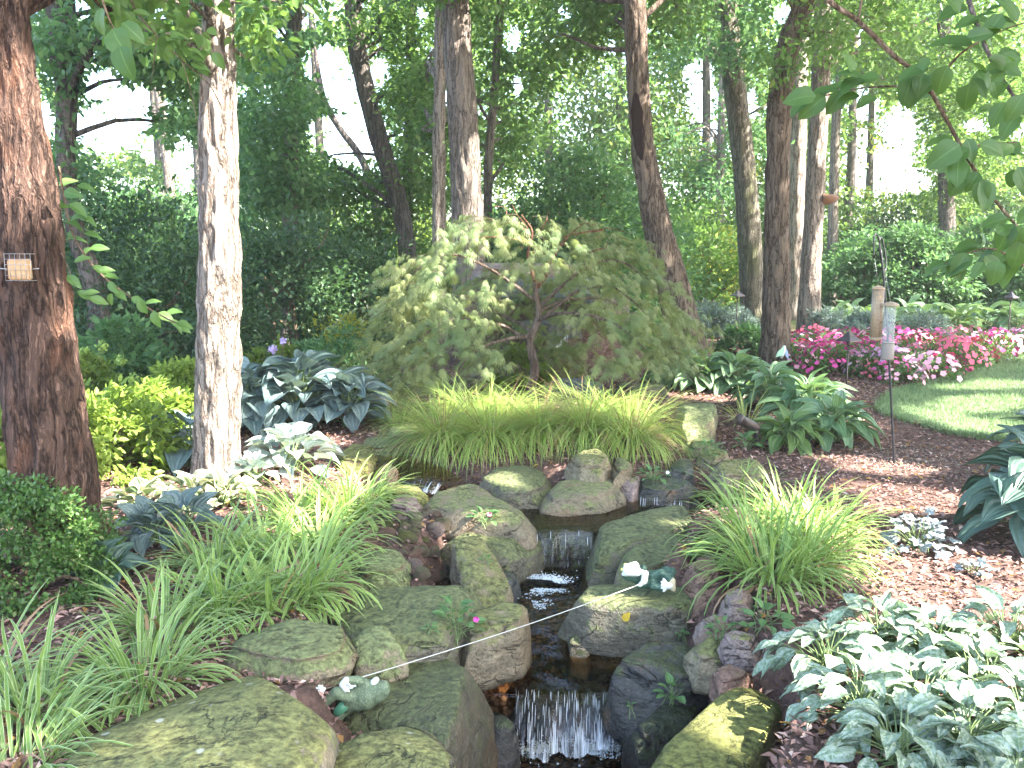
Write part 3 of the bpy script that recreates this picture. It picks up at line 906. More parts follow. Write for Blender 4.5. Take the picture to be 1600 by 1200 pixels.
def rock_mesh(name, out, z, thick, bulge, rough, flare, seed, tilt=(0, 0), edge=0.06, N=72, facet=0.5, cuts=7):
    """out: plan outline (world xy) of the top; the stone goes down from z by thick"""
    O = np.asarray(out, float)
    cen = O.mean(0)
    loop = np.vstack([O, O[:1]])
    # resample the outline evenly, rounding its corners a little
    S = spline(np.vstack([O[-1:], loop, O[1:2]]), 60 * 8)
    k = len(S) // (len(O) + 2)
    D = loop
    seg = np.linalg.norm(np.diff(D, axis=0), axis=1); cum = np.concatenate([[0], np.cumsum(seg)])
    t = np.linspace(0, cum[-1], N, endpoint=False)
    Rm = np.stack([np.interp(t, cum, D[:, i]) for i in (0, 1)], 1)
    for _ in range(1):
        Rm = 0.25 * np.roll(Rm, 1, 0) + 0.5 * Rm + 0.25 * np.roll(Rm, -1, 0)
    rad = np.linalg.norm(Rm - cen, axis=1).mean()
    e = min(edge, rad * 0.35)
    rings = []
    for s in np.linspace(0.1, 0.82, 8): rings.append((s, bulge * (1 - s ** 2) , 0))
    es = 1 - e / rad
    rings += [(es * .98, bulge * 0.03, 0), (es + (1 - es) * .5, -e * .22, 0), (1.0, -e * .85, 0)]
    for f in (0.1, 0.2, 0.3, 0.4, 0.5, 0.6, 0.72, 0.85, 1.0):
        rings.append((1 + (flare - 1) * math.sin(f * 2.2), -e * .85 - (thick - e) * f, 1))
    Vs = []
    for s, dz, side in rings:
        p = cen + (Rm - cen) * s
        zz = z + dz + tilt[0] * (p[:, 0] - cen[0]) + tilt[1] * (p[:, 1] - cen[1])
        Vs.append(np.stack([p[:, 0], p[:, 1], zz], 1))
    V = np.vstack(Vs + [np.array([[cen[0], cen[1], z + bulge]]), np.array([[cen[0], cen[1], z - thick]])])
    nr = len(rings)
    j = np.arange(N); jn = (j + 1) % N
    faces = []
    for r in range(nr - 1):
        a, b2 = r * N, (r + 1) * N
        faces += [(a + x, b2 + x, b2 + y, a + y) for x, y in zip(j, jn)]
    faces += [(nr * N, x, y) for x, y in zip(j, jn)]
    faces += [(nr * N + 1, (nr - 1) * N + y, (nr - 1) * N + x) for x, y in zip(j, jn)]
    # uneven faces: broad flats, then fine relief
    fr = 0.9 / max(rad, 0.04)
    n1 = fbm(V * fr + seed * 3.1, 2, seed); n2 = fbm(V * fr * 3.2 + seed, 4, seed + 1)
    n3 = np.abs(vnoise(V * fr * 1.6 + 7 + seed, seed + 2))
    off = np.stack([fbm(V * fr * 1.4 + 31 * (i + 1) + seed, 3, seed + 4 + i) for i in range(3)], 1)
    V = V + off * rough * rad * np.array([0.9, 0.9, 0.55])
    V[:, 2] += rough * rad * (0.9 * n1 + 0.45 * n2 - facet * np.clip(0.16 - n3, 0, 1) * 3)
    V[:, :2] += (rough * rad * 0.55 * n2)[:, None] * unit(np.column_stack([V[:, :2] - cen, 1e-3 * np.ones(len(V))]))[:, :2]
    zq = (V[:, 2] - z) / max(thick, .05)
    band = vnoise(np.stack([V[:, 0] * 2.2 / rad * .3, V[:, 1] * 2.2 / rad * .3, V[:, 2] * 34], 1), seed + 8)
    sidew = np.clip((-zq - .06) * 8, 0, 1) * rad * .045
    V[:, :2] += (band * sidew)[:, None] * unit(np.column_stack([V[:, :2] - cen, 1e-3 * np.ones(len(V))]))[:, :2]
    # split faces: flat planes shear off corners and shoulders
    gq = np.random.default_rng(seed)
    c3 = np.array([cen[0], cen[1], z - thick * .45])
    ext = np.array([rad, rad, thick * .5])
    for q in range(cuts):
        nv = gq.normal(size=3); nv[2] = abs(nv[2]) * .8; nv = unit(nv)
        s = (V - c3) @ nv
        lim = np.quantile(s, gq.uniform(.86, .97))
        ov = np.clip(s - lim, 0, None)
        V = V - nv[None, :] * (ov * .88)[:, None]
    return poly_mesh(name, V, faces, True)

ROCK_SEED = [100]
def rock(px, z, thick, mat, label, bulge=0.02, rough=0.10, flare=1.08, tilt=(0, 0), edge=0.05, name='boulder', group=None, **k):
    ROCK_SEED[0] += 1
    out = np.array([onz(x, y, z)[:2] for x, y in px])
    out = out.mean(0) + (out - out.mean(0)) * 1.13
    me = rock_mesh(name, out, z, thick, bulge, rough * 1.25, flare, ROCK_SEED[0], tilt, edge, **k)
    return own(name, me, RK[mat], label, 'rock', group or 'stream boulders')

for _a, _k in ROCKS: rock(*_a, **_k)
# the stone waterfall behind the maple
def back_rock(x0, x1, py_top, Y, dep, thick, mat, label, **k):
    zt = at((x0 + x1) / 2, py_top, Y)[2]
    a, b2 = at(x0, py_top, Y)[0], at(x1, py_top, Y)[0]
    w = b2 - a
    out = np.array([(a, Y), (a + .12 * w, Y - .18 * dep), (a + .5 * w, Y - .22 * dep), (b2 - .1 * w, Y - .12 * dep), (b2, Y + .1 * dep), (b2 - .08 * w, Y + dep), (a + .1 * w, Y + dep)])
    ROCK_SEED[0] += 1
    me = rock_mesh('ledge_stone', out, zt, thick, .02, .05, 1.04, ROCK_SEED[0], (0, 0), .03)
    return own('ledge_stone', me, RK[mat], label, 'rock', 'stones of the waterfall behind the maple')
back_rock(728, 902, 412, 10.9, .7, .16, 'pink', 'wide pale capstone on top of the waterfall behind the maple')
back_rock(760, 935, 436, 10.75, .6, .24, 'slate', 'blue-grey ledge stone just under the pale capstone')
back_rock(690, 800, 460, 10.6, .6, .30, 'damp', 'mossy ledge stone on the left of the back waterfall')
back_rock(900, 985, 462, 10.6, .6, .32, 'damp', 'mossy ledge stone on the right of the back waterfall')
back_rock(800, 915, 500, 10.45, .5, .22, 'wetgrey', 'dark wet lip stone of the back waterfall')
back_rock(835, 918, 548, 9.95, .5, .40, 'lit', 'pale green rounded boulder at the foot of the back waterfall')
back_rock(735, 838, 556, 9.9, .5, .30, 'tanmoss', 'tan and green boulder left of the pale green one behind the maple')
back_rock(610, 760, 596, 9.7, .35, .16, 'damp', 'long low dark slab behind the maple trunk on the left')
back_rock(838, 948, 598, 9.6, .35, .16, 'slate', 'long low grey slab behind the maple trunk on the right')
back_rock(960, 1050, 605, 9.4, .35, .14, 'wet', 'brown flat stone at the right edge of the maple')
falls('waterfall', at(852, 510, 10.3), at(890, 510, 10.3), 0.24, 0.04, 'small white curtain of water behind the maple', falls_material('curtain_water', 0.56), 5, 15, 14, 30)

# cobbles: every stone a thing of its own
cob_specs = []
g = np.random.default_rng(21)
for _ in range(400):
    q = (g.uniform(600, 740), g.uniform(790, 905))
    cob_specs.append((q, 'left'))
for _ in range(70): cob_specs.append(((g.uniform(1060, 1190), g.uniform(860, 1080)), 'right'))
for _ in range(60): cob_specs.append(((g.uniform(760, 1000), g.uniform(985, 1085)), 'bed'))
for _ in range(26): cob_specs.append(((g.uniform(560, 640), g.uniform(700, 770)), 'upper'))
for _ in range(30): cob_specs.append(((g.uniform(930, 1010), g.uniform(715, 765)), 'island'))
for _ in range(26): cob_specs.append(((g.uniform(640, 760), g.uniform(985, 1030)), 'slab'))
for _ in range(24): cob_specs.append(((g.uniform(730, 800), g.uniform(1060, 1200)), 'edge'))
COB_LABEL = {
    'left': ('small rounded brown cobble in the heap on the left bank', 'cobbles heaped on the left bank'),
    'right': ('small reddish cobble in the mulch on the right bank', 'cobbles in the right bank mulch'),
    'bed': ('wet red pebble under the running water above the cascade', 'pebbles in the stream bed'),
    'upper': ('small stone along the narrow left channel', 'stones along the left channel'),
    'island': ('small pale stone at the foot of the grassy island', 'stones at the grassy island'),
    'slab': ('little pebble in the crack behind the wet brown slab', 'pebbles behind the wet slab'),
    'edge': ('dark wet pebble tucked left of the cascade', 'pebbles left of the cascade')}
cob_protos = []
for k in range(10):
    th = np.linspace(0, 2 * math.pi, 9, endpoint=False)
    r = 1 + 0.22 * g.normal(size=9).clip(-1.2, 1.2)
    out = np.stack([np.cos(th) * r, np.sin(th) * r * g.uniform(.65, .95)], 1)
    me = rock_mesh('cobble', out, 0.55, 1.0, 0.18, 0.12, 1.05, 900 + k, (0, 0), 0.45, N=14, facet=.2, cuts=5)
    cob_protos.append(me)
COB_MATS = {'left': ['red', 'pink', 'tan', 'tanmoss', 'pink', 'tan', 'lit'], 'right': ['red', 'pink', 'red', 'tan'], 'bed': ['wetred', 'wetred', 'wet'], 'upper': ['red', 'tan', 'lit', 'wet'],
            'island': ['tan', 'pink', 'slate'], 'slab': ['pink', 'tan', 'wet'], 'edge': ['wetgrey', 'wetred', 'wet']}
RK['wetred'] = rock_mat('wet_red_stone', (0.17, 0.07, 0.045), (0.10, 0.06, 0.04), None, 0, 0.8)
placed = []
cob_cache = {}
for (px, py), zone in cob_specs:
    p = G(px, py)
    s = g.uniform(.03, .062) if zone == 'left' else g.uniform(.016, .04)
    if zone == 'left' and g.random() < .2: s *= 1.35
    if any((p[0] - q[0]) ** 2 + (p[1] - q[1]) ** 2 < ((s + q[2]) * .62) ** 2 for q in placed): continue
    placed.append((p[0], p[1], s))
    mk = COB_MATS[zone][int(g.integers(0, len(COB_MATS[zone])))]
    pk = int(g.integers(0, 10))
    if (pk, mk) not in cob_cache:
        me = cob_protos[pk].copy(); me.materials.append(RK[mk]); cob_cache[(pk, mk)] = me
    o = obj('cobble', cob_cache[(pk, mk)])
    o.location = (p[0], p[1], p[2] + s * .25)
    o.scale = (s, s, s * g.uniform(.7, 1.0))
    o.rotation_euler = (g.normal(0, .2), g.normal(0, .2), g.uniform(0, 6.28))
    _t = {'red': 'reddish', 'pink': 'pinkish', 'tan': 'tan', 'tanmoss': 'mossy tan', 'lit': 'olive mossy', 'wet': 'wet brown', 'wetred': 'wet red', 'wetgrey': 'wet grey', 'slate': 'slate grey'}[mk]
    _ym = {'left': 845, 'right': 970, 'bed': 1035, 'upper': 735, 'island': 740, 'slab': 1005, 'edge': 1130}[zone]
    _wh = {'left': ('upper end of the cobble heap on the left bank', 'lower end of the cobble heap on the left bank'), 'right': ('right bank mulch beside the reddish boulder', 'right bank mulch near the seedlings and lungworts'),
           'bed': ('stream bed just below the middle pool', 'stream bed just above the cascade'), 'upper': ('far end of the narrow left channel', 'near end of the narrow left channel'), 'island': ('foot of the grassy island', 'edge of the right spill below the island'),
           'slab': ('crack behind the wet brown slab, far side', 'crack behind the wet brown slab, near side'), 'edge': ('pile left of the cascade lip', 'pile left of the cascade foot')}[zone][0 if py < _ym else 1]
    _sz = 'larger' if s > (.046 if zone == 'left' else .028) else 'small'
    tag(o, f'{_sz} {_t} cobble in the {_wh}' if zone not in ('upper', 'island') else f'{_sz} {_t} cobble at the {_wh}', 'stone', COB_LABEL[zone][1])

# ================================================================== TREES
BK = {
    'red': bark_mat('red_brown_bark', (0.034, 0.022, 0.018), (0.15, 0.092, 0.07), (0.21, 0.10, 0.062)),
    'pale': bark_mat('pale_furrowed_bark', (0.13, 0.10, 0.08), (0.44, 0.37, 0.31)),
    'grey': bark_mat('grey_brown_bark', (0.10, 0.08, 0.068), (0.30, 0.25, 0.21)),
    'green': bark_mat('greenish_grey_bark', (0.085, 0.075, 0.055), (0.25, 0.22, 0.17), None, 0.13, (0.13, 0.15, 0.06)),
    'brown': bark_mat('brown_furrowed_bark', (0.075, 0.052, 0.04), (0.25, 0.19, 0.145)),
    'dark': bark_mat('dark_distant_bark', (0.075, 0.062, 0.055), (0.20, 0.17, 0.15)),
    'twig': bark_mat('thin_twig_bark', (0.12, 0.08, 0.05), (0.26, 0.19, 0.13)),
    'reddish_twig': bark_mat('reddish_maple_twig', (0.16, 0.07, 0.045), (0.34, 0.17, 0.11)),
    'maple': bark_mat('smooth_maple_bark', (0.11, 0.075, 0.06), (0.25, 0.19, 0.155), (0.20, 0.11, 0.075)),
}
LF = {
    'mid': leaf_mat('mid_green_leaf', (0.066, 0.135, 0.036), (0.16, 0.26, 0.075), 0.52, 0.45, 0.3, third=(0.24, 0.30, 0.09)),
    'cool': leaf_mat('cool_green_leaf', (0.055, 0.13, 0.052), (0.135, 0.245, 0.10), 0.48, 0.42, 0.35, third=(0.18, 0.28, 0.11)),
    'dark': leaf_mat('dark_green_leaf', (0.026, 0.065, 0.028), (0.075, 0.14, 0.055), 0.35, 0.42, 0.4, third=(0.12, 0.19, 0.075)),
    'sunny': leaf_mat('sunny_green_leaf', (0.09, 0.15, 0.03), (0.21, 0.27, 0.06), 0.52, 0.5, 0.25),  # lighter, yellower green: sunlight put into the leaf colour
    'lime': leaf_mat('lime_leaf', (0.13, 0.20, 0.032), (0.26, 0.34, 0.07), 0.45, 0.5, 0.25),
    'sunlit_yellow': leaf_mat('sunlit_yellow_leaf', (0.22, 0.25, 0.03), (0.38, 0.38, 0.06), 0.45, 0.5, 0.25),  # yellow of sunlit foliage painted into the leaf colour
    'canopy': leaf_mat('canopy_leaf', (0.06, 0.105, 0.025), (0.13, 0.19, 0.05), 0.5, 0.5, 0.3),
}

# places to be sunlit: canopy leaves in the sun's way are cut away
def _c(px, py, Y, r): return (at(px, py, Y), r)
SUNSPOTS = [
    _c(352, 640, 5.8, .34), _c(352, 480, 5.8, .34), _c(350, 330, 5.8, .26), _c(348, 200, 5.8, .14), _c(345, 60, 5.8, .2), _c(352, 720, 5.8, .3),
    _c(50, 240, 4.2, .17), _c(20, 200, 4.2, .12), _c(45, 320, 4.2, .07),
    _c(460, 700, 5.9, .30), _c(420, 720, 5.9, .22), _c(510, 715, 6.0, .22),
    _c(190, 670, 6.6, .45), _c(260, 640, 6.8, .36), _c(70, 700, 6.4, .3), _c(160, 620, 7.0, .25), _c(200, 770, 5.4, .2),
    _c(520, 570, 7.6, .12), _c(500, 690, 7.1, .09), _c(430, 600, 7.4, .10),
    _c(650, 470, 8.3, .24), _c(660, 400, 8.5, .22), _c(620, 520, 8.2, .15), _c(760, 370, 8.6, .24), _c(820, 395, 8.4, .20), _c(720, 410, 8.4, .16), _c(850, 420, 8.4, .12), _c(740, 505, 8.0, .08),
    _c(740, 775, 5.8, .07), _c(640, 785, 5.6, .05), _c(915, 712, 6.1, .05), _c(690, 850, 5.0, .06),
    _c(760, 660, 7.2, .22), _c(960, 665, 7.2, .28), _c(860, 640, 7.5, .16), _c(690, 650, 7.3, .16), _c(1020, 690, 7.0, .12),
    _c(1250, 830, 4.6, .22), _c(1290, 790, 4.8, .16), _c(1200, 760, 4.9, .1),
    _c(1560, 930, 3.9, .5), _c(1450, 920, 4.1, .3), _c(1500, 880, 4.4, .25), _c(1400, 800, 5.2, .14), _c(1360, 760, 5.6, .12), _c(1380, 960, 3.9, .12), _c(1600, 860, 4.2, .4),
    _c(1540, 1060, 3.0, .34), _c(1580, 1000, 3.2, .34), _c(1560, 1160, 2.7, .3), _c(1440, 1020, 3.2, .14), _c(1330, 1010, 3.3, .11), _c(1600, 1100, 2.9, .3), _c(1480, 985, 3.4, .16),
    _c(1110, 1150, 2.95, .10), _c(1160, 1115, 3.05, .07), _c(1090, 1190, 2.85, .07), _c(1150, 1080, 3.1, .04), _c(1180, 1160, 2.9, .06),
    _c(1440, 790, 5.3, .16), _c(1520, 890, 4.3, .2), _c(1350, 880, 4.5, .1),
    _c(1400, 720, 6.2, .2), _c(1370, 700, 6.4, .14), _c(1450, 760, 5.5, .12),
    _c(1490, 668, 7.9, .2), _c(1560, 620, 9.0, .3), _c(1500, 635, 8.7, .2), _c(1590, 595, 10.2, .3), _c(1510, 600, 10, .18), _c(1540, 678, 7.5, .25), _c(1440, 652, 8.4, .12), _c(1595, 682, 7.3, .25),
    _c(1260, 530, 12.5, .2), _c(1450, 530, 12.9, .25), _c(1530, 535, 12.4, .3), _c(1420, 570, 11, .15), _c(1580, 530, 13, .3),
    _c(1270, 610, 8.3, .16), _c(1180, 570, 9.2, .18), _c(1090, 565, 9.6, .14), _c(1320, 660, 7.8, .12), _c(1230, 640, 8, .14),
    _c(1285, 200, 15, .35), _c(1275, 400, 15, .3), _c(1270, 80, 15, .3), _c(1250, 300, 19, .6),
    _c(740, 260, 11.4, .14), _c(745, 330, 11.4, .14), _c(720, 50, 11.4, .14), _c(1005, 40, 12, .12), _c(1010, 150, 12, .08), _c(690, 260, 13, .3), _c(690, 350, 13, .25),
    _c(540, 440, 11.5, .3), _c(1130, 420, 21, 1.5), _c(1080, 440, 21, 1.0),
    _c(480, 810, 4.9, .14), _c(540, 760, 5.4, .14), _c(430, 850, 4.6, .10), _c(330, 790, 5.2, .16), _c(160, 800, 5.0, .14), _c(110, 480, 4.2, .08), _c(230, 480, 4.2, .1),
    _c(70, 860, 3.9, .08), _c(995, 897, 3.95, .05),
]
SP = np.array([s[0] for s in SUNSPOTS]); SR = np.array([s[1] for s in SUNSPOTS])
def sun_clear(P, soft=1.0):
    """True where a leaf may stay: it does not block one of the sun gaps"""
    keep = np.ones(len(P), bool)
    for c, r in zip(SP, SR):
        v = P - c
        t = v @ SUN
        d2 = (v * v).sum(1) - t * t
        keep &= ~((t > 1.3) & (d2 < (r * soft + np.where(t > 4, .13, .03)) ** 2))
    return keep

# openings between the crowns through which the bright sky shows (photo px: cx, cy, rx, ry)
GAPS = [(175, 200, 58, 42), (215, 165, 48, 36), (160, 130, 30, 26), (288, 255, 20, 48), (240, 235, 24, 22), (508, 100, 34, 34), (530, 130, 30, 40), (545, 225, 40, 38), (520, 205, 44, 30), (565, 170, 24, 30), (590, 110, 18, 24),
        (1098, 150, 26, 46), (1090, 110, 26, 20), (1108, 200, 16, 26), (1405, 205, 28, 42), (1385, 265, 48, 40), (1345, 250, 26, 52), (1350, 160, 24, 30), (1430, 285, 32, 16), (1408, 180, 20, 20),
        (1220, 20, 14, 20), (1525, 195, 22, 14), (60, 10, 26, 10), (130, 10, 20, 22), (70, 190, 14, 40), (800, 60, 16, 22), (808, 130, 10, 20), (975, 90, 8, 14), (660, 20, 12, 16), (330, 40, 6, 20), (960, 70, 10, 10), (1175, 160, 10, 30), (1340, 60, 10, 20), (700, 150, 12, 18), (250, 20, 16, 18), (440, 50, 14, 14), (470, 30, 24, 18), (1590, 200, 16, 20), (880, 20, 14, 10)]
def gap_free(P, k=1.0):
    x, y = proj(P)
    keep = np.ones(len(P), bool)
    rag = 1 + .75 * fbm(np.asarray(P) * 1.7, 3, 55)
    for cx, cy_, rx, ry in GAPS:
        keep &= ((x - cx) / (rx * k)) ** 2 + ((y - cy_) / (ry * k)) ** 2 > rag
    return keep | (vnoise(np.asarray(P) * 2.3, 57) > .50)

def leaf_cloud(centers, radii, n_each, size, g, flat=0.6, carve=True, gaps=True, k4=False, droop=0.35, wid=0.55):
    C = np.repeat(centers, n_each, 0); Rr = np.repeat(radii, n_each)
    n = len(C)
    d = rand_dirs(n, g) * (g.random(n) ** 0.5)[:, None]
    P = C + d * Rr[:, None] * np.array([1, 1, flat])
    keep = np.ones(n, bool)
    if carve: keep &= sun_clear(P)
    if gaps: keep &= gap_free(P)
    P = P[keep]; d = d[keep]
    n = len(P)
    ax = unit(d * np.array([1, 1, .3]) + g.normal(0, .6, (n, 3)) + np.array([0, 0, -droop]))
    nr = unit(g.normal(0, .55, (n, 3)) + np.array([0, 0, 1.0]))
    sz = size * g.uniform(.65, 1.25, n)
    return leaves_arr(P, ax, nr, sz, wid, 0.1, k4)

def limb_path(a, b, g, n=7, sag=0.15):
    a = np.asarray(a, float); b = np.asarray(b, float)
    L = np.linalg.norm(b - a)
    m1 = a + (b - a) * .35 + g.normal(0, .09 * L, 3) + np.array([0, 0, sag * L])
    m2 = a + (b - a) * .7 + g.normal(0, .07 * L, 3) + np.array([0, 0, sag * .6 * L])
    return spline([a, m1, m2, b], n)

def build_tree(label, Y, pts, bark, ridge=.012, zones=(), leaf='mid', lsize=.11, zt=9.0, nseg=40, base_z=None, rfreq=16, upper=None, seed=1, limbs=True, k4=False, per=70, cr=(.35, .75), group='trees of the garden wood', step=.05):
    g = np.random.default_rng(seed)
    rows = []
    for px, py, w in pts:
        p = at(px, py, Y)
        dist = (p - CAM) @ _FW
        rows.append(np.concatenate([p, [w * dist / FPX / 2]]))
    rows.sort(key=lambda r: r[2])
    rows = np.array(rows)
    bz = hz(rows[0, 0], rows[0, 1]) if base_z is None else base_z
    low = rows[0].copy()
    if low[2] > bz + .02:
        d = rows[0] - rows[1]; d /= -d[2] if d[2] < 0 else 1
        nb = rows[0] + d * (low[2] - bz)
        nb[2] = bz; nb[3] = rows[0, 3] * 1.08
        rows = np.vstack([nb, rows])
    foot = rows[0].copy(); foot[2] -= .25; foot[3] *= 1.35
    flare = rows[0].copy(); flare[3] *= 1.12
    mid = rows[0] * .85 + rows[1] * .15
    rows = np.vstack([foot, flare, rows[1:]])
    top = rows[-1].copy()
    d = (rows[-1] - rows[-2]) / (rows[-1, 2] - rows[-2, 2] + 1e-6)
    d[:2] = np.clip(d[:2], -.25, .25)
    add = []
    z = top[2]
    while z < zt:
        z += 1.0
        q = top + d * (z - top[2]) * .6; q[2] = z; q[3] = max(top[3] * (1 - .75 * (z - top[2]) / max(.5, zt - top[2] + 1)), .03)
        add.append(q)
    if add: rows = np.vstack([rows] + [np.array(add)])
    total = rows[-1, 2] - rows[0, 2]
    n = int(max(30, total / step))
    S = spline(rows, n)
    S[:, 3] = np.clip(S[:, 3], .015, None)
    root = thing('tree', label, 'tree', (rows[0, 0], rows[0, 1], bz), group)
    V, F = tube_arr(S[:, :3], S[:, 3], nseg, ridge, seed, rfreq)
    trunk = wpart('trunk', qmesh('trunk', V, F), BK[bark], root)
    # crown
    cs, rs = [], []
    for zn in zones:
        x0, x1, y0, y1, Ya, Yb, cnt = zn
        for _ in range(int(cnt * 2.1)):
            cs.append(at(g.uniform(x0, x1), g.uniform(y0, y1), g.uniform(Ya, Yb))); rs.append(g.uniform(*cr))
    items = []
    if cs:
        cs, rs = np.array(cs), np.array(rs)
        ok = gap_free(cs, .9)
        cs, rs = cs[ok], rs[ok]
        items.append(leaf_cloud(cs, rs, per, lsize, g, k4=k4))
        if limbs:
            its = []
            for c in cs[:: max(1, len(cs) // 14)]:
                zz = min(max(c[2] - .25 * np.linalg.norm(c[:2] - S[-1, :2]), bz + 1.6), rows[-1, 2] - .3)
                k = int(np.argmin(np.abs(S[:, 2] - zz)))
                L = np.linalg.norm(c - S[k, :3])
                if L < .3 or L > 7: continue
                pp = limb_path(S[k, :3], c, g)
                its.append(tube_arr(pp, np.linspace(min(S[k, 3] * .5, .02 + .011 * L), .006, len(pp)), 6))
            for q, (Vl, Fl) in enumerate(its):
                sub('limb', qmesh('limb', Vl, Fl), BK[bark], trunk)
    if upper is not None:
        items.append(upper)
    if items:
        V, F = join_arr(items)
        wpart('crown', mesh_np('crown', V, F), LF[leaf], root)
    return root, S

# the overhead canopy that shades the garden, shared out among the trees below it
g = np.random.default_rng(77)
def canopy_patch(cx, cy, rx, ry, z0, z1, nclus, per=120, size=.2, seed=0):
    g = np.random.default_rng(seed)
    th = g.uniform(0, 6.283, nclus); rr = np.sqrt(g.random(nclus))
    C = np.stack([cx + rx * rr * np.cos(th), cy + ry * rr * np.sin(th), g.uniform(z0, z1, nclus)], 1)
    C[:, 2] += .8 * (1 - rr ** 2)
    return leaf_cloud(C, g.uniform(.7, 1.25, nclus), per, size, g, flat=.5)

# ---- the trunks that stand clear in the photograph
build_tree('thick red-brown trunk with a suet feeder at the left edge', 4.25,
           [(-2, -60, 62), (10, 40, 62), (22, 140, 66), (36, 260, 84), (46, 400, 100), (55, 520, 108), (68, 640, 115), (84, 740, 118), (98, 830, 124), (108, 868, 138)],
           'red', .017, [(60, 230, -80, 30, 4.6, 5.6, 9)], 'mid', .085, 9, 110, rfreq=26, step=.022,
           upper=canopy_patch(-1.0, 3.0, 4.5, 5, 6.8, 9.5, 110, seed=1), seed=31, k4=True, per=26, cr=(.14, .3))
build_tree('pale furrowed trunk lit white by the sun beside the hostas', 5.85,
           [(340, -60, 46), (342, 40, 48), (340, 150, 54), (341, 260, 60), (343, 400, 63), (342, 520, 66), (340, 640, 67), (338, 730, 72), (337, 756, 76)],
           'pale', .018, [(215, 300, -70, 60, 4.9, 6.3, 7), (385, 450, -70, 60, 5.4, 6.4, 6), (385, 425, 50, 150, 5.9, 6.4, 2)], 'mid', .085, 9.5, 90, rfreq=24, step=.022,
           upper=canopy_patch(2.0, 5.0, 5, 5, 7, 10, 130, seed=2), seed=32, k4=True, per=26, cr=(.14, .34))
build_tree('straight grey ridged trunk rising behind the little maple', 11.5,
           [(712, -60, 42), (714, 60, 43), (722, 160, 45), (728, 260, 46), (731, 360, 49), (732, 440, 51), (733, 560, 54)],
           'grey', .020, [(640, 800, -90, 0, 10.5, 12.5, 18)], 'mid', .10, 10, 64, rfreq=20, step=.04,
           upper=canopy_patch(4.0, 8.5, 5, 4, 7.2, 10, 110, seed=3), seed=33)
t4, S4 = build_tree('leaning brown trunk with a long dark scar', 12.0,
           [(991, -60, 34), (994, 40, 35), (998, 150, 36), (1004, 230, 38), (1016, 300, 42), (1033, 380, 47), (1052, 450, 51), (1070, 520, 55), (1082, 570, 62)],
           'brown', .019, [(850, 1000, -90, 90, 12.5, 15, 34), (1010, 1090, -90, 60, 12, 15, 16)], 'mid', .11, 10, 64, rfreq=20, step=.04,
           upper=canopy_patch(8.5, 9.5, 5.5, 4.5, 7.2, 10, 125, seed=4), seed=34)
build_tree('greenish grey leaning trunk behind the small pagoda lamp', 17.0,
           [(1128, -60, 34), (1136, 30, 35), (1146, 120, 35), (1158, 220, 35), (1168, 330, 36), (1174, 420, 37), (1180, 500, 42)],
           'green', .016, [(1040, 1210, -90, 110, 15.5, 19, 30), (1110, 1200, 130, 330, 17.5, 20, 8)], 'cool', .13, 11, 48, rfreq=14, step=.06, seed=35,
           upper=canopy_patch(9, 16, 5, 5, 8, 11, 16, seed=5))
build_tree('dark brown trunk bending at the top beside the pink flower bed', 11.9,
           [(1272, -60, 34), (1256, 10, 34), (1236, 60, 35), (1222, 130, 38), (1216, 210, 39), (1214, 320, 39), (1213, 430, 41), (1213, 520, 45), (1213, 575, 54)],
           'brown', .020, [(1200, 1330, -80, 70, 11, 12.6, 16), (1205, 1245, 70, 130, 11.2, 11.6, 3)], 'mid', .10, 10, 60, rfreq=20, step=.04, seed=36,
           upper=canopy_patch(13, 11, 5.5, 5.5, 7.4, 10.4, 150, seed=6), per=50)
build_tree('pale grey trunk squeezed between two brown trunks', 19.0,
           [(1252, -60, 26), (1250, 60, 26), (1248, 200, 26), (1245, 330, 28), (1242, 440, 30), (1240, 500, 32)],
           'pale', .016, [(1210, 1300, -90, 20, 18, 20, 8)], 'mid', .12, 11, 40, rfreq=12, step=.07, seed=37)
build_tree('slender sunlit trunk with a bracket fungus right of the dark bent one', 15.0,
           [(1288, -60, 28), (1286, 40, 28), (1283, 120, 28), (1276, 240, 28), (1272, 330, 28), (1267, 420, 29), (1263, 515, 34)],
           'pale', .016, [(1290, 1420, -90, 90, 14, 17, 24)], 'mid', .12, 11, 48, rfreq=15, step=.05, seed=38,
           upper=canopy_patch(17, 15, 5, 5, 7.6, 10.4, 20, seed=8))
# ---- trunks further back
build_tree('dark mossy trunk behind the left edge tree', 10.0, [(92, -60, 46), (96, 60, 44), (104, 160, 36), (104, 260, 30), (120, 360, 30), (152, 460, 34), (158, 540, 38)],
           'dark', .016, [(40, 330, -90, 70, 8.5, 11, 40), (60, 130, 60, 330, 9.5, 11, 18), (200, 320, 60, 140, 9, 11, 12), (225, 310, 150, 215, 9, 11, 6)], 'cool', .10, 9, 40, rfreq=14, seed=41, per=90,
           upper=canopy_patch(0, 11, 5, 3, 7, 9.5, 30, seed=9))
build_tree('shadowy trunk in the dense leaves left of the centre', 14.0, [(462, -60, 26), (458, 60, 26), (455, 200, 25), (453, 330, 25), (452, 480, 28)],
           'dark', .014, [(375, 500, -90, 240, 12.5, 16, 52), (380, 480, 240, 330, 13, 15.5, 22)], 'cool', .12, 10, 32, rfreq=12, step=.08, seed=42, per=90)
build_tree('crooked dark trunk slanting across the bright sky gap', 15.0, [(548, -60, 26), (556, 60, 28), (572, 140, 28), (590, 210, 28), (606, 260, 28), (622, 310, 27), (634, 370, 28), (640, 470, 30)],
           'dark', .014, [(540, 720, -90, 50, 13.5, 17, 24), (600, 700, 60, 200, 14.5, 17, 18), (470, 560, 250, 330, 15, 17, 12)], 'mid', .12, 10, 32, rfreq=12, step=.08, seed=43, per=80)
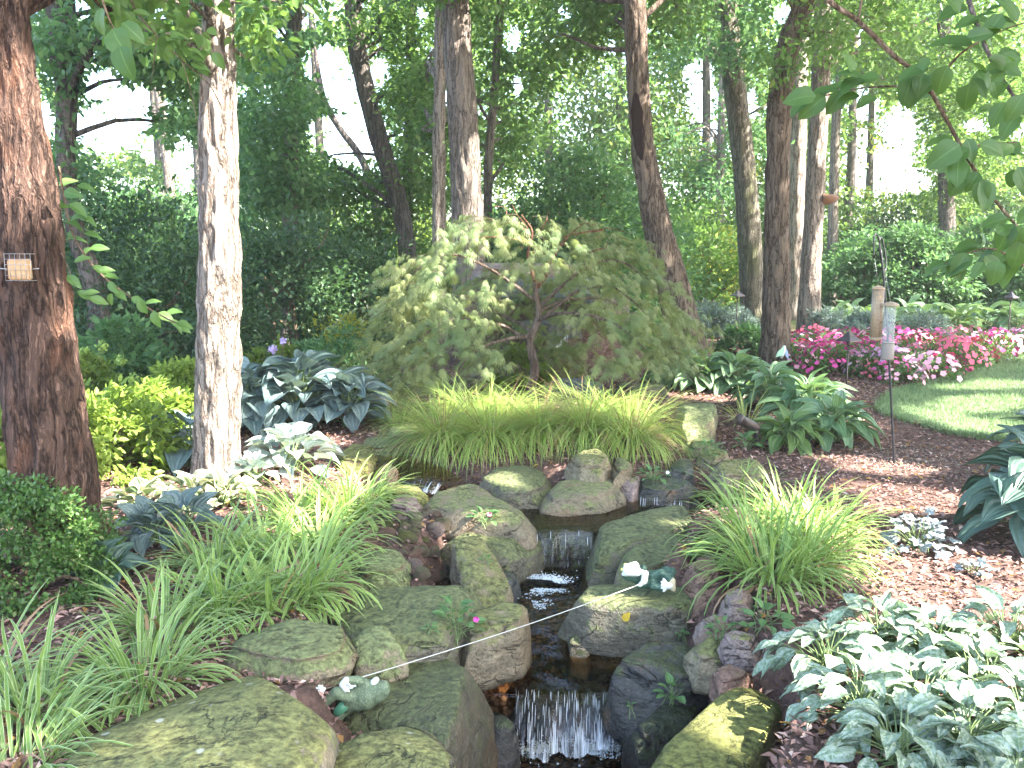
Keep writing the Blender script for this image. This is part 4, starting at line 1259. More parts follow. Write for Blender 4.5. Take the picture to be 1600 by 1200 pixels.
build_tree('straight thin grey trunk left of the big centre trunk', 16.0, [(642, -60, 16), (641, 100, 16), (638, 250, 17), (635, 400, 18), (634, 500, 20)],
           'dark', .01, [(605, 705, 120, 330, 15, 18, 26), (590, 700, -60, 60, 15, 18, 14)], 'mid', .12, 10, 24, rfreq=12, step=.1, seed=44, per=80)
build_tree('short sun-flecked trunk just left of the centre trunk', 13.0, [(688, -60, 15), (687, 100, 16), (686, 250, 18), (686, 400, 21), (688, 520, 23)],
           'pale', .012, [(650, 705, 100, 240, 13, 14.5, 10)], 'mid', .11, 9, 32, rfreq=16, step=.08, seed=45, per=60)
build_tree('slim smooth trunk just right of the centre trunk', 14.5, [(786, -60, 14), (778, 60, 14), (772, 150, 14), (764, 240, 15), (762, 330, 15), (762, 480, 18)],
           'grey', .006, [(745, 850, -90, 200, 13.5, 17, 34), (770, 860, 200, 260, 15, 17, 8)], 'mid', .12, 10, 24, rfreq=12, step=.1, seed=46, per=80)
build_tree('bluish distant trunk right of the scarred leaning tree', 26.0, [(1128, 160, 13), (1126, 270, 14), (1122, 370, 15), (1120, 460, 16)],
           'grey', .01, [(1030, 1130, 200, 300, 25, 28, 8)], 'cool', .16, 9, 20, step=.12, seed=47, per=70)
build_tree('short broad distant trunk behind the right shrub bank', 24.0, [(1476, 200, 22), (1478, 280, 22), (1480, 350, 24), (1482, 430, 26)],
           'dark', .016, [(1400, 1620, -90, 120, 20, 26, 60), (1460, 1620, 120, 260, 21, 26, 40), (1310, 1470, 40, 150, 22, 27, 26), (1450, 1600, 250, 330, 24, 27, 16)], 'mid', .15, 10, 32, rfreq=10, step=.12, seed=48, per=90, cr=(.5, 1.0))
build_tree('thin hazy trunk crossing the left sky gap', 22.0, [(238, 60, 12), (252, 180, 13), (264, 280, 14), (272, 380, 15)],
           'grey', .01, [(190, 310, 300, 360, 20, 24, 10)], 'cool', .15, 9, 20, step=.12, seed=49, per=70)
build_tree('grey hazy trunk behind the slender sunlit one', 23.0, [(1318, -60, 12), (1314, 80, 13), (1306, 200, 14), (1300, 400, 16)],
           'grey', .01, [(1290, 1400, -90, 130, 21, 25, 22)], 'mid', .15, 10, 20, step=.12, seed=50, per=80, cr=(.5, 1.0))
build_tree('rising dark limb-like trunk leaning left in the sky gap', 18.0, [(505, 150, 9), (530, 200, 10), (560, 240, 11), (580, 290, 12), (600, 400, 14)],
           'dark', .006, [], 'mid', .12, 5, 16, step=.12, seed=51)
# far sunlit wood
fg = np.random.default_rng(91)
FAR_TREES = [(-9.5, 27, 1, 'mid'), (11, 30, 1, 'mid'), (17.5, 31, 1, 'sunny'), (1, 29, 1, 'mid'), (6, 29, 1, 'mid'), (23, 33, 1, 'mid'), (-6.5, 30, 60, 'sunny'), (-13, 33, 30, 'mid'), (3.5, 31, 20, 'sunny'), (8.5, 34, 30, 'sunny'), (14, 36, 40, 'sunlit_yellow'), (20, 34, 25, 'sunny'), (-1.5, 34, 30, 'sunny'), (26, 38, 10, 'mid'), (-20, 38, 20, 'sunny')]
for q, (x, y, sd, lf) in enumerate(FAR_TREES):
    _px = int(proj(np.array([[x, y, 2.0]]))[0][0])
    _near = min(((55, 'the left edge trunk'), (340, 'the pale sunlit trunk'), (590, 'the crooked dark trunk'), (730, 'the straight centre trunk'), (860, 'the maple top'), (1010, 'the scarred leaning trunk'), (1165, 'the greenish grey trunk'), (1270, 'the slender sunlit trunk'), (1378, 'the shepherd hook'), (1480, 'the short broad distant trunk')), key=lambda t: abs(t[0] - _px))
    _dir = 'left of' if _px < _near[0] else 'right of'
    _tone = {'sunny': 'bright sunlit green', 'mid': 'mid green', 'sunlit_yellow': 'sunlit yellow green'}[lf]
    root = thing('tree', f'{_tone} far tree {_dir} {_near[1]}' + (', nearer' if sd == 1 else ''), 'tree', (x, y, hz(x, y)), 'far sunlit trees')
    pth = spline([(x, y, 0), (x + .2, y, 4), (x - .1, y, 12.5)], 12)
    wpart('trunk', tube('trunk', pth, np.linspace(.22, .08, 12), 10), BK['dark'], root)
    nC = 190
    C = np.stack([x + fg.normal(0, 2.8, nC), y + fg.normal(0, 1.8, nC), fg.uniform(1.0, 10.5, nC)], 1)
    C = C[gap_free(C, 1.0)]
    V, F = leaf_cloud(C, fg.uniform(.7, 1.3, len(C)), 90, .2, fg)
    wpart('crown', mesh_np('crown', V, F), LF[lf], root)
# shade trees just outside the picture on the right
for q, (x, y, lab) in enumerate([(6.9, -1.3, 'tall shade tree near the camera on the right'), (9.5, 4.2, 'tall shade tree beyond the right edge by the lawn'), (12.5, -1.0, 'tall shade tree behind the camera on the right'), (18.5, 6.5, 'tall shade tree far right of the lawn')]):
    root = thing('tree', lab, 'tree', (x, y, hz(x, y)), 'trees of the garden wood')
    pth = spline([(x, y, -.2), (x + .1, y, 3), (x - .2, y + .1, 6), (x, y, 9)], 60)
    wpart('trunk', tube('trunk', pth, np.linspace(.26, .12, 60), 24, ridge=.012, seed=q + 3), BK['brown'], root)
    V, F = canopy_patch(x + 1, y + (2.3 if q == 0 else 0), 5.2, 5.0, 6.8, 10.0, 235, seed=60 + q)
    if q == 0:
        V, F = join_arr([(V, F), canopy_patch(5.2, 1.2, 1.5, 1.2, 5.8, 8.6, 70, seed=71), canopy_patch(3.9, 2.0, 1.0, 1.0, 5.8, 7.2, 26, seed=72)])  # leaf clusters added out of view to shade the left edge trunk
    wpart('crown', mesh_np('crown', V, F), LF['canopy'], root)

# scar and bracket fungus on their trunks
def on_trunk(S, py_, side=0.0):
    """front point of the trunk at a photo height"""
    _, ys = proj(S[:, :3])
    k = int(np.argmin(np.abs(ys - py_)))
    return S[k, :3], S[k, 3]
scar_rows = []
for f, w in ((146, .03), (156, .3), (166, .42), (180, .68), (194, .55), (208, .66), (220, .45), (232, .5), (243, .28), (250, .05)):
    c, r = on_trunk(S4, f)
    scar_rows.append((c, r, w))
Vv, Ff = [], []
for c, r, w in scar_rows:
    for k in range(7):
        a = -math.pi / 2 - .38 + (k / 6 - .5) * 1.5 * w
        rr = r * (1.10 - .10 * (1 - abs(k - 3) / 3)) + .006
        Vv.append((c[0] + math.cos(a) * rr, c[1] + math.sin(a) * rr, c[2]))
nrow = len(scar_rows)
for i in range(nrow - 1):
    for k in range(6):
        a = i * 7 + k
        Ff.append((a, a + 7, a + 8, a + 1))
sc_me = poly_mesh('bark_scar', Vv, Ff, True)
sc = sub('bark_scar', sc_me, plain('rotten_dark_wood', (0.03, 0.018, 0.015), .9, .1, var=.5), [c for c in t4.children if c.name.startswith('trunk')][0])
md = sc.modifiers.new('thick', 'SOLIDIFY'); md.thickness = .012; md.offset = 0
sc['label'] = 'long dark almond-shaped scar where the bark is gone'

# small leafy limbs crossing the gap
# ================================================================== SHRUBS
def shrub(label, base, rx, ry, h, nclus, per, lsize, mat, seed, name='shrub', cat='shrub', group=None, z0=0.05, wid=.5, k4=False, flat=.6, cr=.22, carve=True, lobes=.25, droop=.3):
    g = np.random.default_rng(seed)
    base = np.asarray(base, float)
    root = thing(name, label, cat, base, group)
    d = rand_dirs(nclus, g); d[:, 2] = np.abs(d[:, 2]) * 1.1 - .12
    d = unit(d)
    bump = 1 + lobes * fbm(d * 2.2 + seed, 2, seed)
    rad = (0.55 + .45 * g.random(nclus) ** .5) * bump
    C = base + d * rad[:, None] * np.array([rx, ry, h]) + np.array([0, 0, z0])
    C[:, 2] = np.maximum(C[:, 2], base[2] + .04)
    R_ = cr * max(rx, h) * g.uniform(.7, 1.3, nclus)
    n = nclus * per
    cc = np.repeat(C, per, 0); rr = np.repeat(R_, per); dd = np.repeat(d, per, 0)
    q = rand_dirs(n, g) * (g.random(n) ** .5)[:, None]
    P = cc + q * rr[:, None] * np.array([1, 1, flat])
    keep = (P[:, 2] > base[2] + .01)
    if carve: keep &= sun_clear(P)
    P, dd, q = P[keep], dd[keep], q[keep]
    n = len(P)
    ax = unit(dd * .7 + q * .6 + g.normal(0, .5, (n, 3)) + np.array([0, 0, -droop]))
    nr = unit(dd * .6 + g.normal(0, .5, (n, 3)) + np.array([0, 0, .8]))
    V, F = leaves_arr(P, ax, nr, lsize * g.uniform(.65, 1.25, n), wid, .1, k4)
    wpart('foliage', mesh_np('foliage', V, F), mat, root, True)
    its = []
    for c in C[:: max(1, nclus // 9)]:
        b0 = base + np.array([g.normal(0, .06), g.normal(0, .06), -.05])
        its.append(tube_arr(limb_path(b0, c, g, 6), np.linspace(.012, .004, 6) * (1 + h * .6), 5))
    for Vl, Fl in its:
        wpart('stem', qmesh('stem', Vl, Fl), BK['twig'], root)
    return root

def gb(px, py): 
    p = G(px, py); return p
S_dark, S_mid, S_cool, S_lime = LF['dark'], LF['mid'], LF['cool'], LF['lime']
def at_ground(px, Y):
    p = at(px, 500, Y); return np.array([p[0], Y, hz(p[0], Y)])
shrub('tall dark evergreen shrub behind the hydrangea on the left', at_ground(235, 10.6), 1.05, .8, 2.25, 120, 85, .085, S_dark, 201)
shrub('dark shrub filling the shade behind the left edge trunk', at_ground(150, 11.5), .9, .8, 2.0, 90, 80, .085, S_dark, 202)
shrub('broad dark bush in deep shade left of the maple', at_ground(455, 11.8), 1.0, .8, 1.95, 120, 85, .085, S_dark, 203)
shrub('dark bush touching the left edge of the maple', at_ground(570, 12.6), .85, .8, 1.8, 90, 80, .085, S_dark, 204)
shrub('small yellow-green bush catching the sun in front of the dark bush', at_ground(535, 11.0), .32, .3, .95, 22, 50, .075, LF['sunlit_yellow'], 205)
shrub('big layered green viburnum behind the maple', at_ground(885, 14.2), 1.45, 1.1, 3.1, 190, 95, .115, S_cool, 206, flat=.35, droop=.5)
shrub('rounded green shrub left of the scarred leaning trunk', at_ground(985, 15.2), .9, .9, 2.6, 90, 80, .115, S_cool, 207, flat=.4)
shrub('lush green shrub right of the scarred leaning trunk', at_ground(1085, 18.5), 1.0, .9, 2.5, 80, 80, .12, S_mid, 208)
shrub('yellow sunlit shrub glowing behind the small pagoda lamp', at_ground(1128, 23.5), 1.3, 1.0, 1.75, 90, 80, .13, LF['sunlit_yellow'], 209)
shrub('green understory shrub left of the grey thin trunk', at_ground(600, 16.0), 1.1, .9, 2.4, 90, 80, .115, S_mid, 210)
shrub('green understory shrub behind the centre trunk', at_ground(735, 17.0), 1.3, .9, 2.0, 90, 80, .115, S_mid, 211)
shrub('tall leafy shrub under the shadowy left-centre trunk', at_ground(430, 15.0), 1.3, .9, 2.6, 110, 80, .115, S_cool, 212)
shrub('green shrub under the left sky gap', at_ground(250, 16.5), 1.8, 1.0, 2.1, 120, 80, .12, S_mid, 213)
for q, (px, Y, rx, h, lab) in enumerate([(1335, 20.5, 1.1, 2.0, 'left'), (1430, 20.0, 1.2, 2.05, 'second'), (1525, 20.5, 1.2, 2.15, 'third'), (1625, 20.0, 1.2, 2.2, 'right')]):
    shrub({'left': 'leftmost dense green shrub of the right bank behind the hostas', 'second': 'dense green shrub behind the bird feeders on the right bank', 'third': 'dense green shrub right of the feeders on the right bank', 'right': 'rightmost dense green shrub of the bank at the right edge'}[lab],
          at_ground(px, Y), rx, .8, h, 110, 85, .13, LF['cool'], 220 + q, group='shrubs of the right bank', flat=.35, droop=.5)
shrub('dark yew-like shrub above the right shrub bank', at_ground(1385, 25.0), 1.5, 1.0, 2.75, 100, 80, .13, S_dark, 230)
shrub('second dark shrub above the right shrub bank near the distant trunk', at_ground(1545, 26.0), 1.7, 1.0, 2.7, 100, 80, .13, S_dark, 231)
shrub('small dark shrub between the two right trunk groups', at_ground(1225, 25.0), 1.3, 1.0, 2.1, 80, 70, .13, S_mid, 232)
for q, (px, Y) in enumerate([(40, 15), (-60, 12), (340, 19), (520, 20), (660, 22), (820, 22), (960, 22), (1060, 26), (1180, 28), (1300, 28), (1650, 25)]):
    shrub(['hazy shrub behind the left edge trunk', 'hazy shrub cut by the left edge behind the lime shrubs', 'hazy shrub just right of the pale trunk, far back', 'hazy shrub under the crooked dark trunk, far back', 'hazy shrub left of the centre trunk, far back',
           'hazy shrub right of the centre trunk, far back', 'hazy shrub left of the scarred leaning trunk, far back', 'hazy shrub right of the scarred leaning trunk, far back', 'hazy shrub behind the greenish grey trunk, far back', 'hazy shrub right of the slender sunlit trunk, far back', 'hazy shrub at the right edge behind the shrub bank'][q], at_ground(px, Y), 1.7, 1.0, 2.3, 80, 70, .14, [S_mid, LF['sunny'], S_cool][q % 3], 240 + q, group='far undergrowth shrubs')
# lime ground-cover shrubs on the left
for q, (px, py, rx, h, lab) in enumerate([(40, 742, .62, .55, 'bright lime shrub left of the left edge trunk'), (168, 735, .50, .55, 'bright sunlit lime shrub just right of the left edge trunk'),
                                       (232, 700, .52, .50, 'bright lime shrub in the middle of the sunny left bed'), (285, 662, .42, .55, 'lime shrub with arching shoots beside the pale sunlit trunk'), (130, 655, .55, .55, 'green shrub in front of the hydrangea')]):
    shrub(lab, G(px, py), rx, .42, h, 70, 60, .062, S_lime if q != 4 else LF['sunny'], 260 + q, wid=.5, k4=True, group='lime shrubs of the left bed', cr=.2)
shrub('fine-leaved box bush at the left edge by the tree foot', G(40, 940) + np.array([-.06, .15, 0]), .40, .34, .50, 190, 90, .024, leaf_mat('box_leaf', (0.035, 0.085, 0.02), (0.10, 0.19, 0.045), .3, .4, .4, third=(0.2, 0.24, 0.1)), 270, wid=.6, cr=.16)
shrub('leafy green phlox clump between the blue hosta and the maple', at_ground(520, 9.6), .62, .5, .68, 70, 50, .075, LF['cool'], 271, name='plant', cat='plant', wid=.4)
shrub('bright green leafy plant left of the phlox clump', at_ground(430, 9.4), .35, .4, .55, 40, 40, .085, LF['sunny'], 272, name='plant', cat='plant')
shrub('low green plant behind the maple trunk', at_ground(815, 9.6), .3, .25, .5, 30, 36, .07, LF['sunny'], 273, name='plant', cat='plant')
# silver ground cover
SILV = leaf_mat('silver_leaf', (0.10, 0.15, 0.13), (0.26, 0.33, 0.30), .2, .5, .3)
for q, (px, Y, rx, h, lab) in enumerate([(1105, 16, .45, .55, 'silvery ground cover beside the scarred leaning trunk'), (1150, 15.8, .4, .5, 'silvery ground cover around the small pagoda lamp'),
                                        (1300, 14.6, .45, .5, 'silvery ground cover behind the left end of the pink flowers'), (1345, 14.8, .4, .48, 'silvery ground cover behind the tan bird feeder'), (1440, 14.9, .5, .42, 'silvery ground cover behind the clear bird feeder')]):
    shrub(lab, at_ground(px, Y), rx, .4, h, 50, 60, .07, SILV, 280 + q, name='silver_plant', cat='plant', wid=.3, group='silver ground cover')
shrub('small leafy green plant between the leaning trunk and the dark bent trunk', at_ground(1165, 13.2), .35, .3, .48, 40, 40, .09, LF['cool'], 290, name='plant', cat='plant')

# hydrangea with round green flower heads
hy = shrub('green hydrangea with round pale green flower heads', G(160, 640) + np.array([0, .5, 0]), .5, .4, .78, 60, 40, .11, LF['cool'], 291, name='hydrangea')
HYM = plain('hydrangea_head', (0.20, 0.30, 0.07), .7, .2, var=.3, scale=60)
for px, py, r in ((120, 553, .055), (133, 548, .04), (159, 541, .05), (188, 563, .055), (122, 590, .045), (210, 592, .055), (112, 570, .04), (145, 575, .035)):
    c = at(px, py, 8.05)
    gg = np.random.default_rng(int(px))
    d = rand_dirs(90, gg)
    V, F = leaves_arr(c + d * r * .8, rand_dirs(90, gg), d, np.full(90, r * .55), .9, .05)
    wpart('flower_head', mesh_np('flower_head', V, F), HYM, hy)
fl = thing('flowering_plant', 'lilac flower heads on bright leaves behind the blue hosta', 'plant', at_ground(425, 9.0))
for px, py, r in ((426, 546, .045), (443, 533, .035)):
    c = at(px, py, 9.0); gg = np.random.default_rng(int(px)); d = rand_dirs(70, gg)
    V, F = leaves_arr(c + d * r * .7, rand_dirs(70, gg), d, np.full(70, r * .7), .9, .05)
    wpart('flower_head', mesh_np('flower_head', V, F), plain('lilac_petal', (0.55, 0.42, 0.68), .6, .2), fl)
    wpart('stem', tube('stem', spline([np.array(fl.location), c], 5), .006, 5), BK['twig'], fl)

# ================================================================== GARDEN PLANTS
# ---- broad leaves, each a piece of its own
def broad_leaf(name, L=1.0, W=.62, kind='heart', cup=.10, droop=.28, wave=.02, nu=7, nv=8, seed=0):
    g = np.random.default_rng(seed)
    V, UV = [], []
    for j in range(nv + 1):
        t = j / nv
        if kind == 'heart': w = (math.sin(math.pi * min(1, t ** .62)) ** .8) * (1 - .12 * t) if 0 < t < 1 else 0
        elif kind == 'lance': w = math.sin(math.pi * t ** .8) ** .9 if 0 < t < 1 else 0
        else: w = math.sin(math.pi * t ** .72) ** .62 if 0 < t < 1 else 0
        w = max(w, .012)
        for i in range(nu):
            s = i / (nu - 1) * 2 - 1
            x = t * L
            if kind == 'heart': x -= .13 * L * (abs(s) ** 1.5) * max(0, 1 - t * 3)
            y = s * w * W * L / 2
            z = cup * L * (abs(s) ** 1.6) * w - droop * L * t ** 2 + .06 * L * math.sin(t * 2.5)
            z += wave * L * math.sin(t * 9 + seed + (2 if s > 0 else 0)) * abs(s) ** 2
            V.append((x, y, z)); UV.append(((s + 1) / 2, t))
    F = []
    for j in range(nv):
        for i in range(nu - 1):
            a = j * nu + i
            F.append((a, a + 1, a + nu + 1, a + nu))
    return mesh_np(name, np.array(V), np.array(F), np.array(UV), True)

def lobed_leaf(name, seed=0, lobes=5):
    g = np.random.default_rng(seed)
    N = 40
    V = [(0.42, 0, .05)]; UV = [(.5, .45)]
    for k in range(N):
        a = 2 * math.pi * k / N
        r = .42 + .10 * math.cos(lobes * a) + .035 * math.cos(15 * a + seed)
        if abs(((a - math.pi + math.pi) % (2 * math.pi)) - math.pi) < .22: r *= .35
        V.append((.42 + r * math.cos(a), r * math.sin(a) * 1.05, .05 * math.sin(a * lobes) - .18 * r * r)); UV.append((.5 + .5 * math.sin(a) * r / .55, .45 + r * math.cos(a)))
    F = [(0, 1 + k, 1 + (k + 1) % N) for k in range(N)]
    return mesh_np(name, np.array(V), np.array(F), np.array(UV), True)

def broad_mat(name, dark, light, edge=None, ew=.16, vein=.5, nv=14, rough=.42, spec=.4, trans=.2, spots=None, bloom=None):
    m, nt = new_mat(name); b = NB(nt)
    rnd = b.n('ObjectInfo').outputs['Random']
    c = b.mix(rnd, dark, light)
    uv = b.n('TexCoord').outputs['UV']
    sx = b.n('SeparateXYZ'); b.l(uv, sx.inputs[0])
    d = b.math('MULTIPLY', b.math('ABSOLUTE', b.math('SUBTRACT', sx.outputs[0], .5)), 2.0)
    ov = b.coords((1, 1, 1))
    nz = b.noise(ov, 9, 3)
    c = b.mix(b.math('MULTIPLY', nz, .5), c, tuple(x * .6 for x in dark))
    if spots is not None:
        sp = b.ramp(b.noise(ov, 8.5, 4, .6, .5), .40, .56)
        c = b.mix(b.math('MULTIPLY', sp, .9), c, spots)
    if edge is not None:
        c = b.mix(b.ramp(b.math('ADD', d, b.math('MULTIPLY', nz, .25)), 1.05 - ew, 1.12 - ew), c, edge)
    # curved parallel veins
    v = b.math('SINE', b.math('MULTIPLY', d, float(nv)))
    mid = b.math('SUBTRACT', 1.0, b.ramp(d, .0, .07))
    c = b.mix(b.math('MULTIPLY', mid, .5), c, tuple(min(1, x * 1.7) for x in light))
    hgt = b.math('ADD', b.math('MULTIPLY', v, .5), b.math('MULTIPLY', nz, .6))
    p = b.bsdf(c, rough, spec, b.bump(hgt, vein, .02))
    t = b.n('BsdfTranslucent'); b.l(b.mix(.5, c, tuple(min(1, x * y) for x, y in zip(light, (1.3, 1.4, .6)))), t.inputs[0])
    mx = b.n('MixShader'); mx.inputs[0].default_value = trans
    b.l(p, mx.inputs[1]); b.l(t.outputs[0], mx.inputs[2]); b.out(mx.outputs[0])
    return m

BM = {
    'blue': broad_mat('blue_hosta_leaf', (0.11, 0.165, 0.16), (0.21, 0.275, 0.265), rough=.4, trans=.12),
    'white': broad_mat('silver_hosta_leaf', (0.28, 0.35, 0.32), (0.48, 0.54, 0.50), rough=.45, trans=.15),
    'green': broad_mat('green_hosta_leaf', (0.12, 0.22, 0.105), (0.25, 0.37, 0.19), rough=.33, spec=.5, trans=.22),
    'green_light': broad_mat('light_green_hosta_leaf', (0.11, 0.19, 0.06), (0.19, 0.28, 0.09), rough=.4, trans=.28),
    'varieg': broad_mat('cream_edged_hosta_leaf', (0.10, 0.15, 0.075), (0.17, 0.22, 0.11), edge=(0.55, 0.52, 0.34), ew=.34, rough=.45),
    'deep': broad_mat('deep_blue_green_hosta_leaf', (0.055, 0.105, 0.085), (0.11, 0.18, 0.14), rough=.36, spec=.45, trans=.12),
    'lung': broad_mat('silver_spotted_leaf', (0.11, 0.175, 0.09), (0.175, 0.255, 0.135), spots=(0.35, 0.42, 0.345), nv=4, vein=.5, rough=.5, trans=.2),
    'silver': broad_mat('silver_purple_lobed_leaf', (0.10, 0.125, 0.125), (0.19, 0.22, 0.225), spots=(0.27, 0.30, 0.31), nv=6, trans=.1),
    'small': broad_mat('small_green_leaf', (0.10, 0.21, 0.07), (0.18, 0.31, 0.11), nv=6, trans=.28, rough=.38),
    'near': broad_mat('near_branch_leaf', (0.05, 0.115, 0.03), (0.115, 0.20, 0.055), nv=8, trans=.45, rough=.45, vein=.08),
    'near_light': broad_mat('near_sprig_leaf', (0.07, 0.15, 0.04), (0.15, 0.25, 0.07), nv=8, trans=.45, rough=.45, vein=.08),
}
_tpl = {}
def tpl(kind, mat):
    """four shapes of each kind of leaf, shared by all leaves"""
    key = (kind, mat)
    if key not in _tpl:
        L = []
        for s in range(4):
            if kind == 'hosta': me = broad_leaf('leaf', 1, .74 + .05 * s, 'heart', .11 + .02 * s, .26 + .06 * s, .03, seed=s)
            elif kind == 'cupped': me = broad_leaf('leaf', 1, .84 + .04 * s, 'heart', .19 + .03 * s, .12 + .05 * s, .04, seed=s)
            elif kind == 'long': me = broad_leaf('leaf', 1, .50 + .04 * s, 'heart', .09 + .02 * s, .26 + .07 * s, .02, seed=s)
            elif kind == 'lung': me = broad_leaf('leaf', 1, .52 + .05 * s, 'lance', .07, .30 + .12 * s, .05, seed=s)
            elif kind == 'lobed': me = lobed_leaf('leaf', s)
            elif kind == 'oval': me = broad_leaf('leaf', 1, .58 + .05 * s, 'oval', .06, .15 + .06 * s, .02, nu=5, nv=6, seed=s)
            else: me = broad_leaf('leaf', 1, .46 + .05 * s, 'lance', .07, .12 + .08 * s, .015, nu=5, nv=6, seed=s)
            me.materials.append(BM[mat]); L.append(me)
        _tpl[key] = L
    return _tpl[key]

def put_leaf(root, me, base, axis, up, L, name='leaf'):
    a = Vector(axis).normalized(); s = Vector(up).cross(a)
    if s.length < 1e-4: s = Vector((1, 0, 0)).cross(a)
    s.normalize(); n = a.cross(s)
    o = bpy.data.objects.new(name, me); COL.objects.link(o); o.parent = root
    rl = root.location
    M = Matrix(((a.x, s.x, n.x, 0), (a.y, s.y, n.y, 0), (a.z, s.z, n.z, 0), (0, 0, 0, 1)))
    o.matrix_local = Matrix.Translation(Vector([float(b) for b in base]) - rl) @ M @ Matrix.Scale(float(L), 4)
    return o

def rosette(label, base, rad, h, n, L, kind, mat, seed, name='hosta', cat='plant', group=None, up=(62, -12), squash=1.0, stem_r=.006, asp=1.0, jitter=.14):
    g = np.random.default_rng(seed)
    base = np.asarray(base, float)
    root = thing(name, label, cat, base, group)
    T = tpl(kind, mat)
    its = []
    for i in range(n):
        f = math.sqrt((i + .5) / n)
        az = i * 2.39996 + g.normal(0, .25)
        el = R(up[0] + (up[1] - up[0]) * f + g.normal(0, 11))
        o3 = np.array([math.cos(az), math.sin(az) * squash, 0])
        reach = max(rad - L * .72, rad * .2) * f + g.normal(0, jitter * rad * .3)
        pos = base + o3 * reach + np.array([0, 0, max(h * (1.0 - .75 * f ** 1.6) - .25 * L * math.sin(max(el, 0)) + g.normal(0, .05 * h), .02)])
        pos[2] = max(pos[2], hz(pos[0], pos[1]) + .025)
        ax = o3 * math.cos(el) + np.array([0, 0, math.sin(el)])
        upv = np.array([0, 0, 1.0]) + g.normal(0, .28, 3) - o3 * .2
        put_leaf(root, T[int(g.integers(0, 4))], pos, ax, upv, L * g.uniform(.72, 1.15) * asp)
        b0 = base + np.array([g.normal(0, .02), g.normal(0, .02), -.02])
        m = (b0 + pos) / 2 + np.array([0, 0, .06 * h]) - o3 * reach * .18
        its.append(tube_arr(spline([b0, m, pos], 5), stem_r * np.linspace(1, .55, 5), 4, cap=False))
    V, F = join_arr(its)
    wpart('stems', mesh_np('stems', V, F, smooth=True), plain('leaf_stalk', (0.16, 0.22, 0.09), .5, .3), root, True)
    return root

def gy_(px, Y): return at_ground(px, Y)
# left hostas
rosette('big mound of blue-green hosta leaves left of the maple', G(470, 668), .58, .60, 84, .25, 'cupped', 'blue', 301, up=(50, -30))
rosette('blue hosta mound at the right end of the blue hosta bed under the maple edge', G(545, 668), .40, .46, 48, .22, 'cupped', 'blue', 302, up=(50, -30))
rosette('blue hosta mound hidden behind the pale sunlit trunk', G(395, 672), .46, .52, 50, .24, 'cupped', 'blue', 303, up=(50, -30))
rosette('blue hosta leaves poking out left of the pale sunlit trunk', G(298, 728), .30, .40, 20, .22, 'hosta', 'blue', 304, up=(40, -15))
rosette('silvery white hosta glaring in the sun right of the pale trunk', G(455, 738), .36, .30, 42, .17, 'cupped', 'white', 305, up=(50, -15))
rosette('silvery hosta sprig at the foot of the pale trunk', G(398, 758), .20, .20, 16, .14, 'cupped', 'white', 306)
for q, (px, py, lab) in enumerate([(222, 800, 'cream-edged hosta right of the left edge trunk'), (300, 785, 'cream-edged hosta just left of the pale trunk foot'), (352, 790, 'cream-edged hosta in front of the pale trunk foot')]):
    rosette(lab, G(px, py), .24, .16, 24, .12, 'cupped', 'varieg', 310 + q, group='cream-edged hostas')
rosette('blue hosta in shade behind the striped grass on the left', G(285, 842), .24, .22, 22, .14, 'cupped', 'blue', 320)
rosette('small blue hosta beside the left edge tree foot', G(238, 852), .20, .20, 16, .14, 'cupped', 'blue', 321)
rosette('dim blue hosta at the foot of the left edge tree', G(160, 915), .20, .16, 13, .12, 'cupped', 'deep', 322)
# right hostas
for q, (px, py, r, h, n, L, k, lab) in enumerate([
        (1090, 608, .40, .36, 36, .20, 'hosta', 'broad green hosta at the right edge of the maple'), (1150, 612, .42, .36, 38, .20, 'hosta', 'broad green hosta below the leaning scarred trunk'),
        (1205, 640, .40, .36, 34, .21, 'long', 'green hosta below the dark bent trunk'), (1262, 655, .40, .34, 36, .21, 'long', 'green hosta with long pointed leaves left of the pagoda lamp'),
        (1300, 690, .36, .30, 34, .20, 'long', 'glossy hosta leaning over the mulch path'), (1232, 700, .28, .24, 22, .17, 'long', 'green hosta right of the bullet spotlight'),
        (1045, 600, .28, .26, 20, .17, 'hosta', 'dim hosta tucked under the right maple edge')]):
    rosette(lab, G(px, py), r * 1.15, h * 1.12, int(n * 1.75), L * 1.12, k, 'green' if q not in (5,) else 'green_light', 330 + q, group='green hostas of the right bed', up=(55, -25))
rosette('dark blue-green hosta with big ribbed leaves at the right edge', G(1610, 842) + np.array([.05, 0, 0]), .46, .52, 40, .28, 'hosta', 'deep', 340, up=(55, -30))
rosette('second dark hosta cut by the right edge of the picture', G(1650, 760), .45, .50, 26, .27, 'hosta', 'deep', 341, up=(55, -25))
for q, px in enumerate([1305, 1352, 1400, 1448, 1495, 1542, 1588]):
    rosette(['leftmost hosta of the far row behind the pink flowers', 'second hosta of the far row behind the pink flowers', 'far row hosta just right of the bird feeders', 'far row hosta in the middle behind the pink flowers',
             'far row hosta right of the middle behind the pink flowers', 'far row hosta left of the distant pagoda lamp', 'far row hosta beside the distant pagoda lamp'][q],
            gy_(px, 15.6 + .3 * (q % 2)), .50, .50, 26, .30, 'hosta', ['green', 'green_light', 'green'][q % 3], 350 + q, group='far hosta row', up=(60, -20), stem_r=.008)
for q, (px, Y) in enumerate([(1330, 17.2), (1420, 17.3), (1515, 17.2), (1600, 17.3)]):
    rosette(['back hosta below the leftmost shrub of the right bank', 'back hosta right of the bird feeders below the shrub bank', 'back hosta left of the distant pagoda lamp below the shrub bank', 'back hosta at the right edge below the shrub bank'][q], gy_(px, Y), .5, .5, 20, .32, 'hosta', 'green', 360 + q, group='back hostas below the shrub bank', up=(60, -15))

